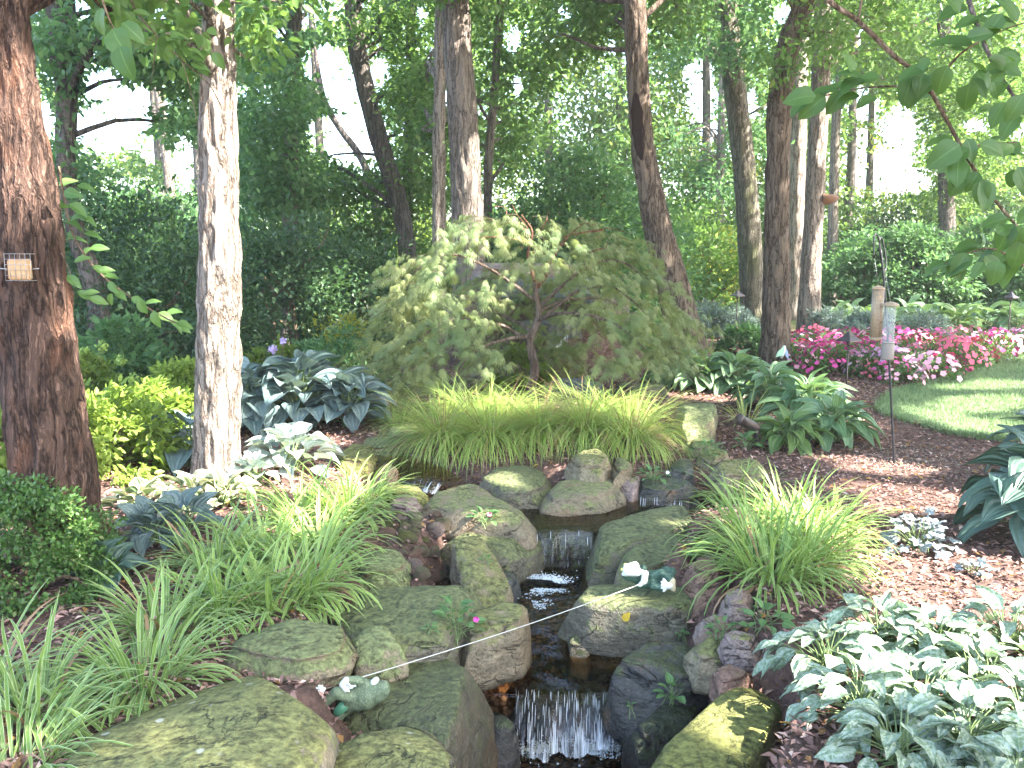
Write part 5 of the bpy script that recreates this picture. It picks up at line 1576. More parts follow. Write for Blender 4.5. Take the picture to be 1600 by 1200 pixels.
# spotted lungwort in the bottom right corner
for q, (px, py, lab) in enumerate([(1290, 1050, 'leftmost silver-spotted lungwort beside the sun-streaked slab'), (1375, 1010, 'silver-spotted lungwort at the back of the corner patch'), (1460, 1030, 'bright silver-spotted lungwort in the sun at the back right'),
                                  (1345, 1120, 'shaded silver-spotted lungwort in the middle of the corner patch'), (1440, 1120, 'silver-spotted lungwort in the middle right of the corner patch'), (1530, 1080, 'sunlit silver-spotted lungwort near the right edge'),
                                  (1575, 1015, 'silver-spotted lungwort by the mulch at the right edge'), (1400, 1195, 'silver-spotted lungwort at the bottom edge'), (1510, 1175, 'silver-spotted lungwort in the bottom right corner'), (1600, 1150, 'silver-spotted lungwort cut by the right edge'), (1590, 1260, 'lowest silver-spotted lungwort in the very bottom right corner')]):
    rosette(lab, G(px, py), .25, .17, 54, .106, 'lung', 'lung', 370 + q, name='lungwort', group='silver-spotted lungworts', up=(48, -18), stem_r=.004)
# heucheras
rosette('silver lobed-leaf heuchera on the mulch at the right', G(1432, 862), .21, .19, 40, .085, 'lobed', 'silver', 390, name='heuchera', up=(50, -30), stem_r=.003)
rosette('tiny silver heuchera in the sun right of the larger one', G(1520, 898), .09, .07, 12, .06, 'lobed', 'silver', 391, name='heuchera', up=(50, -10), stem_r=.002)
# seedlings along the stream
SEED = [(712, 992, .10, .10, 30, .042, 'seedling with one magenta flower on the wet slab', 'mag', (744, 967)), (672, 990, .03, .03, 6, .025, 'tiny two-leaved sprout beside the pink-flowered seedling', None, None),
        (757, 815, .08, .05, 20, .036, 'seedling with a pink bud below the sunlit boulder', 'pink', (765, 803)), (1050, 1092, .055, .05, 14, .036, 'bright green seedling on the black rock', None, None),
        (1062, 994, .03, .03, 8, .022, 'tiny seedling at the end of the frog slab', None, None), (1128, 998, .06, .06, 16, .030, 'seedling on the pink cobbles of the right bank', None, None),
        (1195, 985, .09, .07, 20, .042, 'larger leafy seedling left of the spotted lungworts', None, None), (1020, 748, .11, .05, 24, .036, 'trailing seedling with a white flower by the right spill', 'white', (1043, 738)),
        (1105, 712, .12, .07, 30, .036, 'creeping leafy plant on the stones right of the island', None, None), (1165, 702, .10, .08, 14, .060, 'low broad-leaved seedling under the bullet spotlight', None, None),
        (175, 1108, .06, .05, 12, .035, 'little leafy weed beside the huge corner boulder', None, None), (110, 1140, .04, .04, 8, .03, 'tiny weed left of the huge corner boulder', None, None),
        (985, 1108, .02, .02, 4, .018, 'single-leaved sprout beside the cascade', None, None), (1085, 872, .05, .05, 10, .04, 'seedling beside the reddish boulder', None, None), (760, 880, .03, .03, 7, .022, 'tiny sprout on the upright angular stone', None, None),
        (805, 690, .05, .06, 10, .045, 'ivy-like sprig in the front of the island grass', None, None)]
PET = {'mag': plain('magenta_petal', (0.68, 0.09, 0.36), .6, .2), 'pink': plain('pink_petal', (0.75, 0.20, 0.30), .6, .2), 'white': plain('white_petal', (0.8, 0.78, 0.84), .6, .2),
       'coral': plain('coral_petal', (0.78, 0.16, 0.24), .6, .2), 'rose': plain('rose_petal', (0.72, 0.10, 0.33), .6, .2), 'violet': plain('violet_petal', (0.75, 0.42, 0.64), .6, .2), 'pale': plain('pale_pink_petal', (0.80, 0.40, 0.50), .6, .2)}
def rock_top(px, py):
    """highest stone or ground under a photo pixel"""
    d = Vector(ray(px, py)); d.normalize()
    hit, loc, *_ = scene.ray_cast(bpy.context.evaluated_depsgraph_get(), Vector(CAM), d)
    return np.array(loc) if hit else G(px, py)
bpy.context.view_layer.update()
tops = [rock_top(s[0], s[1]) for s in SEED]
for q, ((px, py, r, h, n_, L, lab, fc, fp), bp_) in enumerate(zip(SEED, tops)):
    if np.linalg.norm(bp_[:2] - G(px, py)[:2]) > .9: bp_ = G(px, py)
    rt = rosette(lab, bp_, r * 1.35, h * 1.5, n_, L * 1.4, 'oval', 'small', 400 + q, name='seedling', group='seedlings along the stream', up=(55, 0), stem_r=.0025)
    if fc:
        c = at(fp[0], fp[1], float(bp_[1]) - .03); gg = np.random.default_rng(q)
        its = []
        for k in range(5):
            a = k * 1.2566
            d = np.array([math.cos(a), -.55, math.sin(a)])
            its.append(leaves_arr(np.array([c]), np.array([d]), np.array([[0, -1, .5]]), np.array([.017]), .95, .03, True))
        V, F = join_arr(its)
        wpart('flower', mesh_np('flower', V, F), PET[fc], rt)

# ---- grasses
def blades(base, n, L, w, spread, el0, g, arch=1.1, crown_r=.05, seg=7, minl=.12, bpow=1.5):
    base = np.asarray(base, float)
    az = g.uniform(0, 6.283, n)
    f = g.random(n)
    lean = R(el0) * (minl + (1 - minl) * f ** .8) * spread + g.normal(0, .06, n)       # angle from vertical at the root
    Ln = L * g.uniform(.6, 1.12, n)
    bend = arch * (0.35 + .9 * f) * g.uniform(.7, 1.2, n)
    r0 = crown_r * np.sqrt(g.random(n))
    P = np.zeros((n, seg + 1, 3)); D = np.zeros((n, seg + 1, 3))
    tw = g.normal(0, .3, n)
    P[:, 0] = base + np.stack([np.cos(az) * r0, np.sin(az) * r0, np.full(n, -.01)], 1)
    for k in range(seg + 1):
        t = k / seg
        a = np.minimum(lean + bend * t ** bpow, 2.9)
        az2 = az + tw * t
        d = np.stack([np.cos(az2) * np.sin(a), np.sin(az2) * np.sin(a), np.cos(a)], 1)
        D[:, k] = d
        if k: P[:, k] = P[:, k - 1] + d * (Ln / seg)[:, None]
    gz = H(P[:, -1, 0], P[:, -1, 1])
    side = np.stack([-np.sin(az), np.cos(az), 0 * az], 1)
    V = np.zeros((n, seg + 1, 3, 3)); U = np.zeros((n, seg + 1, 3, 2))
    for k in range(seg + 1):
        t = k / seg
        ww = w * (0.55 + .9 * t) if t < .5 else w * (1.0 * (1 - ((t - .5) / .5) ** 2) + .04)
        nrm = np.cross(side, D[:, k])
        V[:, k, 0] = P[:, k] - side * ww / 2 - nrm * ww * .18
        V[:, k, 1] = P[:, k]
        V[:, k, 2] = P[:, k] + side * ww / 2 - nrm * ww * .18
        U[:, k, :, 0] = (0, .5, 1); U[:, k, :, 1] = t
    b = np.arange(n)[:, None, None] * (seg + 1) * 3 + np.arange(seg)[None, :, None] * 3 + np.arange(2)[None, None, :]
    F = np.stack([b, b + 1, b + 4, b + 3], -1).reshape(-1, 4)
    return V.reshape(-1, 3), F, U.reshape(-1, 2)

LIRI = blade_mat('striped_lilyturf_blade', (0.11, 0.21, 0.05), (0.24, 0.35, 0.09), edge=(0.47, 0.55, 0.30), ew=.15, trans=.35)
LIRG = blade_mat('green_lilyturf_blade', (0.12, 0.23, 0.045), (0.27, 0.39, 0.09), edge=(0.46, 0.55, 0.27), ew=.14, trans=.35)
SEDGE = blade_mat('golden_sedge_blade', (0.19, 0.29, 0.06), (0.40, 0.50, 0.15), trans=.4, dry=(0.36, 0.27, 0.12))
def grass_clump(label, base, n, L, w, mat, seed, spread=1.0, el0=55, arch=1.0, cr=.06, group='striped grass clumps', name='grass_clump', dead=0, minl=.12, bpow=1.5):
    g = np.random.default_rng(seed)
    base = np.asarray(base, float)
    root = thing(name, label, 'grass', base, group)
    V, F, U = blades(base, n, L, w, spread, el0, g, arch, cr, 7, minl, bpow)
    wpart('blades', mesh_np('blades', V, F, U, True), mat, root, True)
    if dead:
        V, F, U = blades(base, dead, L * .9, w, 1.2, 70, g, 1.9, cr * 1.1)
        wpart('dead_blades', mesh_np('dead_blades', V, F, U, True), blade_mat('dry_sedge_blade', (0.22, 0.13, 0.075), (0.36, 0.22, 0.12), trans=.2), root, True)
    return root
for q, (px, py, n_, L, m, lab) in enumerate([
        (50, 1118, 120, .40, LIRI, 'white-striped grass clump in the left bottom corner'), (20, 1205, 90, .34, LIRI, 'white-striped grass clump cut by the bottom left corner'), (222, 1068, 130, .37, LIRI, 'white-striped grass clump beside the huge corner boulder'),
        (-35, 1090, 80, .36, LIRI, 'white-striped grass clump cut by the left edge'), (258, 985, 110, .34, LIRI, 'grass clump between the box bush and the rounded green boulder'), (345, 955, 120, .33, LIRG, 'grass clump just behind the rounded green boulder'),
        (425, 950, 120, .33, LIRG, 'grass clump leaning onto the flat slab'), (480, 920, 120, .33, LIRG, 'grass clump at the left end of the flat brown slab'), (330, 890, 110, .36, LIRI, 'grass clump in the middle of the left grass drift'),
        (415, 872, 120, .36, LIRG, 'tall grass clump in the middle of the left grass drift'), (500, 860, 120, .36, LIRG, 'grass clump beside the flat bright green stone'), (470, 815, 110, .38, LIRG, 'back grass clump behind the drift near the cream-edged hostas'),
        (545, 808, 120, .38, LIRG, 'back grass clump beside the cobble heap'), (575, 778, 70, .30, LIRG, 'last small grass clump near the left channel')]):
    grass_clump(lab, G(px, py), int(n_ * 1.55), L * 1.12, .0125, m, 500 + q, 1.05, 58, 2.2, .12, minl=.18, bpow=1.25, dead=5)
for q, (px, py, n_, L, lab) in enumerate([(1205, 905, 170, .44, 'large bright grass clump in front on the right bank'), (1260, 880, 150, .42, 'sunlit right side of the bright grass on the right bank'), (1175, 850, 140, .42, 'grass clump beside the reddish boulder'),
                                        (1235, 825, 140, .42, 'back grass clump behind the bright one on the right bank'), (1155, 790, 80, .38, 'thin grass clump below the flat grey-green slab'), (1290, 838, 100, .36, 'grass clump touching the mulch path on the right bank')]):
    grass_clump(lab, G(px, py), int(n_ * 1.4), L * 1.05, .0115, LIRG, 530 + q, 1.05, 56, 2.0, .12, 'grass of the right bank', minl=.15, bpow=1.3, dead=10)
grass_clump('yellow-striped grass tuft behind the bullet spotlight', G(1165, 665), 44, .42, .012, blade_mat('yellow_striped_blade', (0.2, 0.26, 0.05), (0.32, 0.38, 0.08), edge=(0.62, 0.60, 0.32), ew=.2), 540, 1.0, 55, 1.2, .05)
grass_clump('yellow-green grass tuft at the foot of the scarred leaning trunk', at_ground(1108, 12.2) , 70, .5, .014, LIRG, 541, 1.0, 50, 1.2, .06)
for q, (px, py, n_, L, lab) in enumerate([(690, 690, 620, .52, 'leftmost drooping golden sedge of the island'), (765, 690, 620, .50, 'drooping golden sedge left of the maple trunk'), (845, 678, 560, .46, 'drooping golden sedge at the maple trunk'),
                                        (915, 678, 620, .50, 'drooping golden sedge right of the maple trunk'), (985, 690, 640, .52, 'rightmost drooping golden sedge of the island'), (800, 658, 360, .42, 'low golden sedge behind the maple trunk'), (735, 655, 360, .42, 'low golden sedge under the left maple skirt'), (945, 655, 360, .42, 'low golden sedge under the right maple skirt')]):
    grass_clump(lab, G(px, py - (0 if q < 5 else 8)) + np.array([0, 0, .03]), int(n_ * 1.15), L * 1.2 * (1 + .1 * math.sin(q * 2.3)), .0052, SEDGE, 550 + q, 1.0, 60, 2.5, .12, 'golden sedges of the island', dead=80 if q < 5 else 0, minl=.3 if q < 5 else .45, bpow=1.05)
grass_clump('small dull sedge below the left skirt of the maple', G(622, 670), 260, .36, .005, SEDGE, 560, 1.1, 60, 1.5, .1, 'golden sedges of the island', dead=40)

# ---- Japanese maple
def maple():
    g = np.random.default_rng(640)
    Y0 = 8.65
    base = G(830, 640)
    base[1] = Y0; base[0] = at(830, 640, Y0)[0]; base[2] = hz(base[0], Y0)
    root = thing('japanese_maple', 'small weeping laceleaf maple on the grassy island', 'tree', base)
    A = lambda px, py, dy=0.0: at(px, py, Y0 + dy)
    trunk = spline([base - [0, 0, .1], A(829, 628), A(831, 600), A(836, 575), A(829, 545), A(828, 528), A(838, 508), A(842, 488), A(838, 460), A(836, 440)], 60)
    tk = wpart('trunk', tube('trunk', trunk, np.interp(np.linspace(0, 1, 60), [0, .12, .5, .62, 1], [.058, .047, .040, .036, .022]), 18, ridge=.003, rfreq=30), BK['maple'], root)
    mains = [
        [A(828, 530), A(805, 520), A(780, 508, -.15), (A(700, 500, -.5)), A(640, 545, -.55)],
        [A(838, 470), A(815, 455), A(780, 430, -.1), A(740, 408, -.2), A(690, 398, -.3), A(640, 430, -.3)],
        [A(837, 445), A(830, 420), A(825, 395), A(832, 360), A(815, 335)],
        [A(838, 450), A(855, 425), A(848, 395), A(800, 372, -.2), A(735, 372, -.2)],
        [A(838, 505), A(868, 480), A(905, 455, .2), A(960, 450, .3), A(1020, 500, .2)],
        [A(838, 485), A(870, 455), A(920, 415, .2), A(975, 410, .2), A(1030, 460, .1)],
        [A(836, 445), A(860, 410), A(890, 370, .3), A(945, 360, .3)],
        [A(838, 500), A(880, 490, -.3), A(950, 500, -.5), A(1010, 545, -.5)],
        [A(832, 520), A(800, 500, .4), A(720, 470, .9), A(660, 500, 1.0)],
        [A(838, 490), A(880, 470, .5), A(950, 470, 1.0), A(1010, 520, 1.1)],
        [A(830, 525), A(790, 530, -.3), A(740, 550, -.8), A(700, 600, -.9)],
    ]
    ends = []
    for k, m in enumerate(mains):
        p = spline(m, 24)
        p += .012 * np.stack([fbm(p * 6 + 9 * i + k, 2, i) for i in range(3)], 1)
        mat = BK['reddish_twig'] if k in (2, 6, 3) else BK['maple']
        sub('limb', tube('limb', p, np.linspace(.021, .006, 24), 8), mat, tk)
        ends.append(p)
    # bare reddish twigs sticking out of the top
    for a, b2 in (((828, 372), (800, 318)), ((826, 362), (770, 322)), ((840, 366), (858, 330)), ((880, 372), (930, 352)), ((895, 366), (975, 362)), ((920, 395), (950, 375)), ((735, 404), (720, 398))):
        p0, p1 = A(*a), A(*b2)
        p = limb_path(p0, p1, g, 8, .05)
        sub('twig', tube('twig', p, np.linspace(.0075, .0025, 8), 5), BK['reddish_twig'], tk)
    # pads of drooping lace leaves over the dome
    pads = []
    def pad(px, py, dy, r, dens=1.0): pads.append((A(px, py, dy), r, dens))
    for px, py, dy in [(765, 348, -.05), (735, 362, -.1), (800, 340, 0), (705, 385, -.2), (770, 375, -.25), (815, 368, -.3), (850, 352, .1), (880, 362, .2), (870, 392, -.25), (905, 350, .4), (925, 372, .3), (950, 398, .3), (965, 372, .5), (990, 395, .3), (1010, 425, .2), (980, 430, 0), (945, 425, -.2), (905, 415, -.3), (840, 410, -.4),
                       (680, 400, -.2), (655, 412, -.25), (640, 430, -.3), (660, 440, -.4), (690, 425, -.35), (625, 452, -.3), (650, 470, -.5), (615, 480, -.3), (635, 500, -.5), (610, 512, -.35), (600, 540, -.3), (625, 535, -.55), (655, 515, -.6), (680, 490, -.6), (705, 462, -.6), (740, 450, -.55), (600, 570, -.25), (620, 572, -.5), (650, 560, -.65), (600, 600, -.2), (628, 605, -.5), (660, 595, -.7), (690, 545, -.75), (720, 515, -.75), (690, 585, -.8), (720, 560, -.85), (745, 505, -.7), (770, 485, -.65), (720, 600, -.8), (650, 630, -.5), (750, 545, -.85), (610, 632, -.3), (680, 622, -.7),
                       (1035, 455, .1), (1050, 490, 0), (1020, 480, -.3), (1060, 515, 0), (1035, 525, -.3), (1060, 545, .1), (1000, 500, -.5), (1010, 545, -.45), (985, 465, -.4), (960, 490, -.6), (970, 530, -.6), (940, 460, -.5), (930, 510, -.7), (1040, 565, -.1), (1000, 575, -.4), (960, 565, -.6), (925, 545, -.7), (900, 480, -.6), (895, 520, -.75), (1020, 598, -.2), (975, 592, -.45), (930, 580, -.6), (905, 560, -.7),
                       (905, 540, .6), (945, 560, .6), (880, 560, .75), (780, 540, .65), (745, 560, .5), (850, 520, .8), (805, 505, .8), (870, 440, .6), (760, 500, .6), (930, 510, .6), (775, 438, .5), (832, 428, .55), (890, 448, .5), (862, 472, .5), (800, 462, .5), (745, 470, .5), (915, 480, .5), (650, 480, .7), (700, 440, .9), (760, 420, 1.0), (830, 410, 1.1), (900, 430, 1.0), (960, 460, .9), (1010, 500, .7), (660, 540, .7), (720, 500, 1.1), (800, 480, 1.2), (880, 480, 1.2), (950, 510, 1.0), (690, 590, .8), (1000, 560, .8)]:
        pad(px + g.normal(0, 5), py + g.normal(0, 4), dy, g.uniform(.17, .27))
    VV, FF, tw = [], [], []
    off = 0
    ctr = A(832, 480)
    for ip, (c, r, dens) in enumerate(pads):
        _px, _py = [float(v[0]) for v in proj(c[None])]
        if c[1] < Y0 - .3 and c[0] > at(880, 500, Y0)[0] and ip % 3 == 0: continue
        if c[1] < Y0 and 700 < _px < 945 and _py > 488 and not (_px < 760 and _py < 560): continue
        if _py > 590 and _px > 900: continue
        outw = unit((c - ctr) * np.array([1, 1, 0]) + 1e-6)
        nt_ = 11
        for q in range(nt_):
            az = g.uniform(-2.2, 2.2)
            ca, sa = math.cos(az), math.sin(az)
            d = np.array([outw[0] * ca - outw[1] * sa, outw[0] * sa + outw[1] * ca, 0])
            L = r * g.uniform(.6, 1.75)
            t = np.linspace(0, 1, 7)[:, None]
            st = c + g.normal(0, 1, 3) * np.array([.10, .10, .05])
            pth = st + d * L * 1.15 * t + np.array([0, 0, 1]) * (.16 * L * t - .62 * L * t ** 2.2)
            if q < 5: tw.append(tube_arr(pth, np.linspace(.003, .001, 7), 3, cap=False))
            nl = 10
            tt = g.random(nl) ** .65
            pos = np.stack([np.interp(tt, t[:, 0], pth[:, i]) for i in range(3)], 1) + g.normal(0, .012, (nl, 3))
            sd = np.where(g.random(nl) < .5, -1, 1)[:, None]
            s3 = np.array([-d[1], d[0], 0])
            ax = unit(d * .6 + s3 * sd * .45 + np.array([0, 0, -.75]) + g.normal(0, .2, (nl, 3)))
            nr = unit(np.array([0, 0, 1.0]) + d * .5 + g.normal(0, .25, (nl, 3)))
            s = unit(np.cross(ax, nr)); n2 = np.cross(s, ax)
            sz = g.uniform(.06, .115, nl)[:, None]
            for a, ll in ((0, 1.0), (.28, .92), (-.28, .92), (.6, .75), (-.6, .75), (1.0, .5), (-1.0, .5)):
                dd = ax * math.cos(a) + s * math.sin(a)
                ss = np.cross(dd, n2)
                v0 = pos; v1 = pos + dd * sz * ll * .45 + ss * sz * .032 ; v2 = pos + dd * sz * ll - n2 * sz * .22; v3 = pos + dd * sz * ll * .45 - ss * sz * .032
                VV.append(np.stack([v0, v1, v2, v3], 1).reshape(-1, 3))
                FF.append(np.arange(nl)[:, None] * 4 + np.array([[0, 1, 2, 3]]) + off); off += nl * 4
    V = np.vstack(VV); F = np.vstack(FF)
    wpart('crown', mesh_np('crown', V, F), leaf_mat('lace_maple_leaf', (0.15, 0.185, 0.07), (0.33, 0.345, 0.15), .4, .5, .3, patch=(2.2, (0.13, 0.195, 0.085))), root, True)
    V, F = join_arr(tw)
    wpart('fine_twigs', mesh_np('fine_twigs', V, F, smooth=True), BK['twig'], root, True)
maple()

# ---- impatiens bed
IMPM = leaf_mat('impatiens_leaf', (0.06, 0.12, 0.035), (0.13, 0.21, 0.065), .3, .45, .3)
g = np.random.default_rng(700)
BED = np.array([G(*p)[:2] for p in [(1236, 572), (1262, 584), (1300, 588), (1345, 592), (1360, 586), (1380, 592), (1410, 604), (1440, 606), (1470, 594), (1500, 582), (1535, 570), (1570, 560), (1610, 553), (1660, 546)]] +
               [at_ground(px, 13.9)[:2] for px in (1680, 1600, 1500, 1400, 1300, 1250)])
cand = []
for _ in range(6000):
    p = np.array([g.uniform(BED[:, 0].min(), BED[:, 0].max()), g.uniform(BED[:, 1].min(), BED[:, 1].max())])
    if inside(BED, p[:1], p[1:])[0] and all(np.hypot(*(p - q)) > .30 for q in cand): cand.append(p)
IMPLAB = {'coral': 'mound of coral red impatiens in the flower bed by the lawn', 'rose': 'mound of rose pink impatiens in the flower bed by the lawn', 'violet': 'mound of violet impatiens in the flower bed by the lawn', 'pale': 'mound of pale pink impatiens in the flower bed by the lawn', 'mag': 'mound of magenta impatiens in the flower bed by the lawn'}
def impatiens_protos():
    out = {}
    for ci, c in enumerate(('coral', 'rose', 'violet', 'pale', 'mag')):
        for v in range(2):
            gg = np.random.default_rng(710 + ci * 2 + v)
            n_ = 170
            d = rand_dirs(n_, gg); d[:, 2] = np.abs(d[:, 2])
            rr = gg.uniform(.55, 1, n_)[:, None]
            P = d * rr * np.array([.25, .25, .27]) + np.array([0, 0, .02])
            V, F = leaves_arr(P, unit(d + gg.normal(0, .5, (n_, 3))), unit(d + [0, 0, .6]), gg.uniform(.04, .075, n_), .6, .08)
            lm = mesh_np('foliage', V, F)
            lm.materials.append(IMPM)
            its = []
            m_ = 46
            d = rand_dirs(m_, gg); d[:, 2] = np.abs(d[:, 2]) * 1.2 + .1; d = unit(d)
            for k in range(m_):
                c0 = d[k] * np.array([.265, .265, .295]) * gg.uniform(.92, 1.06) + np.array([0, 0, .03])
                nn = unit(d[k] + np.array([0, -.5, .25])); u = unit(np.cross(nn, [0.2, .1, 1])); w = np.cross(nn, u)
                s = gg.uniform(.026, .036)
                a = np.linspace(0, 6.283, 5, endpoint=False) + gg.uniform(0, 1)
                ax = np.cos(a)[:, None] * u + np.sin(a)[:, None] * w
                its.append(leaves_arr(np.repeat(c0[None], 5, 0), ax, np.repeat(nn[None], 5, 0), np.full(5, s), 1.15, .06))
            V, F = join_arr(its)
            fm = mesh_np('flowers', V, F); fm.materials.append(PET[c])
            out[(c, v)] = (lm, fm)
    return out
IP = impatiens_protos()
order = ['rose', 'coral', 'pale', 'mag', 'violet', 'rose', 'pale', 'coral']
for k, p in enumerate(cand):
    f = vnoise(np.array([[p[0] * .9, p[1] * 1.6, 3.3]]), 8)[0]
    c = order[int((f * .5 + .5) * 15.9 + g.integers(0, 3)) % 8]
    lm, fm = IP[(c, int(g.integers(0, 2)))]
    _x = float(proj(np.array([[p[0], p[1], .3]]))[0][0])
    _w = 'left of the pagoda light' if _x < 1330 else 'between pagoda light and feeders' if _x < 1365 else 'just right of the bird feeders' if _x < 1440 else 'in the middle of the bed' if _x < 1510 else 'towards the right edge'
    _r = 'front row' if p[1] < 11.4 else 'middle row' if p[1] < 12.7 else 'back row'
    r = thing('impatiens', f"{ {'coral': 'coral red', 'rose': 'rose pink', 'violet': 'violet pink', 'pale': 'pale pink', 'mag': 'magenta'}[c]} impatiens mound, {_r}, {_w}", 'flowers', (p[0], p[1], hz(*p)), 'impatiens in the flower bed')
    sc_ = g.uniform(1.0, 1.3); r.scale = (sc_, sc_, sc_ * g.uniform(.85, 1.15)); r.rotation_euler[2] = g.uniform(0, 6.28)
    obj('foliage', lm, None, r, True); obj('flowers', fm, None, r, True)
r = thing('impatiens', 'lone straggling impatiens with a few blooms in front of the bed', 'flowers', G(1362, 590)); obj('foliage', IP[('pale', 0)][0], None, r, True); obj('flowers', IP[('coral', 1)][1], None, r, True); r.scale = (.8, .8, .7)

# ---- near branches
def branch(label, path, Y, rad, leaves, L, mat, kind, seed, name='leafy_branch', group=None, bark='twig', extra=()):
    """path: px points; leaves: (px, py, angle of the leaf in the view, length px)"""
    g = np.random.default_rng(seed)
    P = np.array([at(p[0], p[1], Y + (p[2] if len(p) > 2 else 0)) for p in path])
    root = thing(name, label, 'branch', P[0], group)
    S = spline(P, 40)
    stem = wpart('stem', tube('stem', S, np.linspace(rad, rad * .45, 40), 8, ridge=rad * .06), BK[bark], root)
    for ex in extra:
        E = spline([at(p[0], p[1], Y + (p[2] if len(p) > 2 else 0)) for p in ex], 16)
        sub('twig', tube('twig', E, np.linspace(rad * .5, rad * .18, 16), 6), BK[bark], stem)
    T = tpl(kind, mat)
    for px, py, ang, lp in leaves:
        lp = lp * (.82 if name == 'leafy_branch' and Y > 3 else 1)
        dy = g.uniform(-.12, .12)
        b0 = at(px, py, Y + dy)
        a = R(ang)
        ax = np.array([math.cos(a), g.normal(0, .25), -math.sin(a)])
        up = np.array([-math.sin(a) * .3, -.75 + g.normal(0, .3), .8 * abs(math.cos(a)) + .2]) + g.normal(0, .25, 3)
        put_leaf(root, T[int(g.integers(0, 4))], b0, ax, up, lp * Y / FPX)
    return root
lv = []
g = np.random.default_rng(720)
for px, py, ang, lp in [(1515, 130, 95, 60), (1470, 118, 130, 62), (1480, 110, 150, 58), (1450, 105, 160, 55), (1440, 120, 125, 62), (1425, 118, 120, 58), (1505, 95, 20, 50), (1490, 80, 200, 60), (1520, 70, 215, 65), (1560, 55, 200, 70), (1590, 40, 190, 70), (1540, 45, 10, 60),
                     (1545, 90, 40, 50), (1570, 105, 110, 45), (1530, 108, 75, 48), (1375, 120, 170, 60), (1350, 130, 160, 62), (1330, 135, 175, 55), (1310, 140, 160, 64), (1345, 120, 200, 50), (1365, 125, 140, 58), (1335, 150, 150, 55), (1290, 150, 150, 60), (1275, 150, 165, 52), (1255, 158, 175, 55),
                     (1500, 225, 140, 58), (1490, 215, 170, 50), (1510, 240, 120, 60), (1505, 250, 100, 55), (1530, 225, 10, 55), (1550, 220, 350, 50), (1515, 232, 150, 62), (1520, 265, 130, 56), (1540, 280, 80, 60),
                     (1590, 340, 150, 55), (1585, 350, 120, 58), (1575, 340, 170, 50), (1560, 385, 150, 60), (1540, 395, 165, 56), (1520, 400, 150, 60), (1510, 395, 120, 55), (1545, 380, 60, 50), (1570, 400, 100, 56), (1590, 410, 130, 60), (1530, 380, 190, 55), (1500, 405, 145, 48), (1480, 410, 160, 50), (1595, 375, 90, 50), (1580, 240, 20, 60), (1590, 260, 60, 60), (1570, 160, 130, 50), (1598, 150, 100, 56), (1560, 20, 170, 60), (1500, 20, 210, 50), (1595, 90, 170, 60)]:
    lv.append((px, py, ang + g.normal(0, 8), lp * g.uniform(.68, .92)))
    lv.append((px + g.normal(0, 14), py + g.normal(0, 10), ang + g.normal(0, 45), lp * g.uniform(.5, .75)))
branch('big leafy branch slanting down through the top right corner', [(1180, -420), (1235, -160), (1270, -40), (1300, 5), (1340, 32), (1400, 90), (1440, 120), (1475, 180), (1505, 235), (1545, 300), (1600, 365), (1680, 440), (1860, 600)], 2.3, .0075, lv, .1, 'near', 'oval', 721,
       extra=([(1340, 35), (1346, 0), (1350, -40)], [(1455, 145), (1400, 135, .05), (1330, 140, .08), (1250, 160, .1)], [(1505, 235), (1540, 225), (1590, 222)], [(1600, 415, 0), (1545, 388), (1475, 412)], [(1455, 140), (1500, 85), (1560, 50), (1620, 30)]))
lv2 = [(1520, 40, 30, 46), (1535, 80, 200, 46), (1550, 100, 20, 44), (1572, 130, 190, 44), (1585, 150, 40, 44), (1540, 20, 340, 46), (1510, 10, 160, 46), (1590, 175, 120, 46), (1562, 95, 330, 44), (1500, -5, 200, 46)]
branch('second slanting branch at the very top right corner', [(1450, -380), (1485, -150), (1505, -40), (1520, 20), (1545, 85), (1580, 145), (1620, 200), (1750, 330)], 2.9, .009, lv2, .1, 'near', 'oval', 722, bark='dark')
lv3 = [(100, 300, 10, 38), (95, 325, 350, 34), (108, 318, 30, 36), (125, 338, 20, 34), (98, 345, 15, 40), (110, 345, 335, 34), (130, 365, 10, 38), (140, 388, 0, 36), (128, 400, 320, 30), (115, 410, 340, 34), (145, 415, 30, 30), (160, 430, 10, 34), (150, 425, 350, 34), (170, 440, 50, 30), (180, 455, 30, 36), (175, 458, 110, 28),
       (205, 465, 20, 30), (215, 470, 60, 30), (225, 475, 350, 34), (240, 485, 75, 34), (245, 490, 20, 36), (258, 490, 350, 34), (265, 500, 40, 34), (275, 505, 10, 32), (280, 508, 30, 28), (105, 430, 40, 36), (120, 455, 30, 36), (140, 465, 20, 34), (130, 460, 350, 30), (100, 375, 350, 40), (92, 290, 330, 34), (120, 290, 10, 34)]
branch('thin leafy sprig hanging from the left edge trunk', [(92, 260), (100, 310), (112, 360), (135, 402), (165, 435), (210, 468), (250, 492), (290, 512)], 4.05, .006, lv3, .1, 'near_light', 'lance', 723, extra=([(96, 395), (115, 435), (140, 465)],))
lv4 = []
gg = np.random.default_rng(724)
for k in range(30):
    t = gg.random() * .8; px = 190 + 150 * t + gg.normal(0, 14); py = -10 + 150 * t + gg.normal(0, 14)
    lv4.append((px, py, gg.uniform(-20, 120), gg.uniform(26, 38)))
branch('leafy twig drooping in front of the pale trunk at the top', [(120, -330), (165, -140), (190, -40), (215, 20), (245, 55), (285, 95), (325, 130), (345, 165)], 4.9, .006, lv4, .1, 'near_light', 'lance', 725, extra=([(285, 95), (300, 150), (312, 215)], [(245, 55), (240, 100), (236, 130)]))
lv5 = [(175, 45, 60, 52), (186, 72, 70, 50), (190, 35, 40, 44), (160, 12, 100, 40)]
branch('blurred big leaves hanging close to the camera at the top left', [(60, -460), (110, -200), (140, -60), (160, 0), (175, 40), (200, 90)], 1.7, .003, lv5, .1, 'near', 'oval', 726)

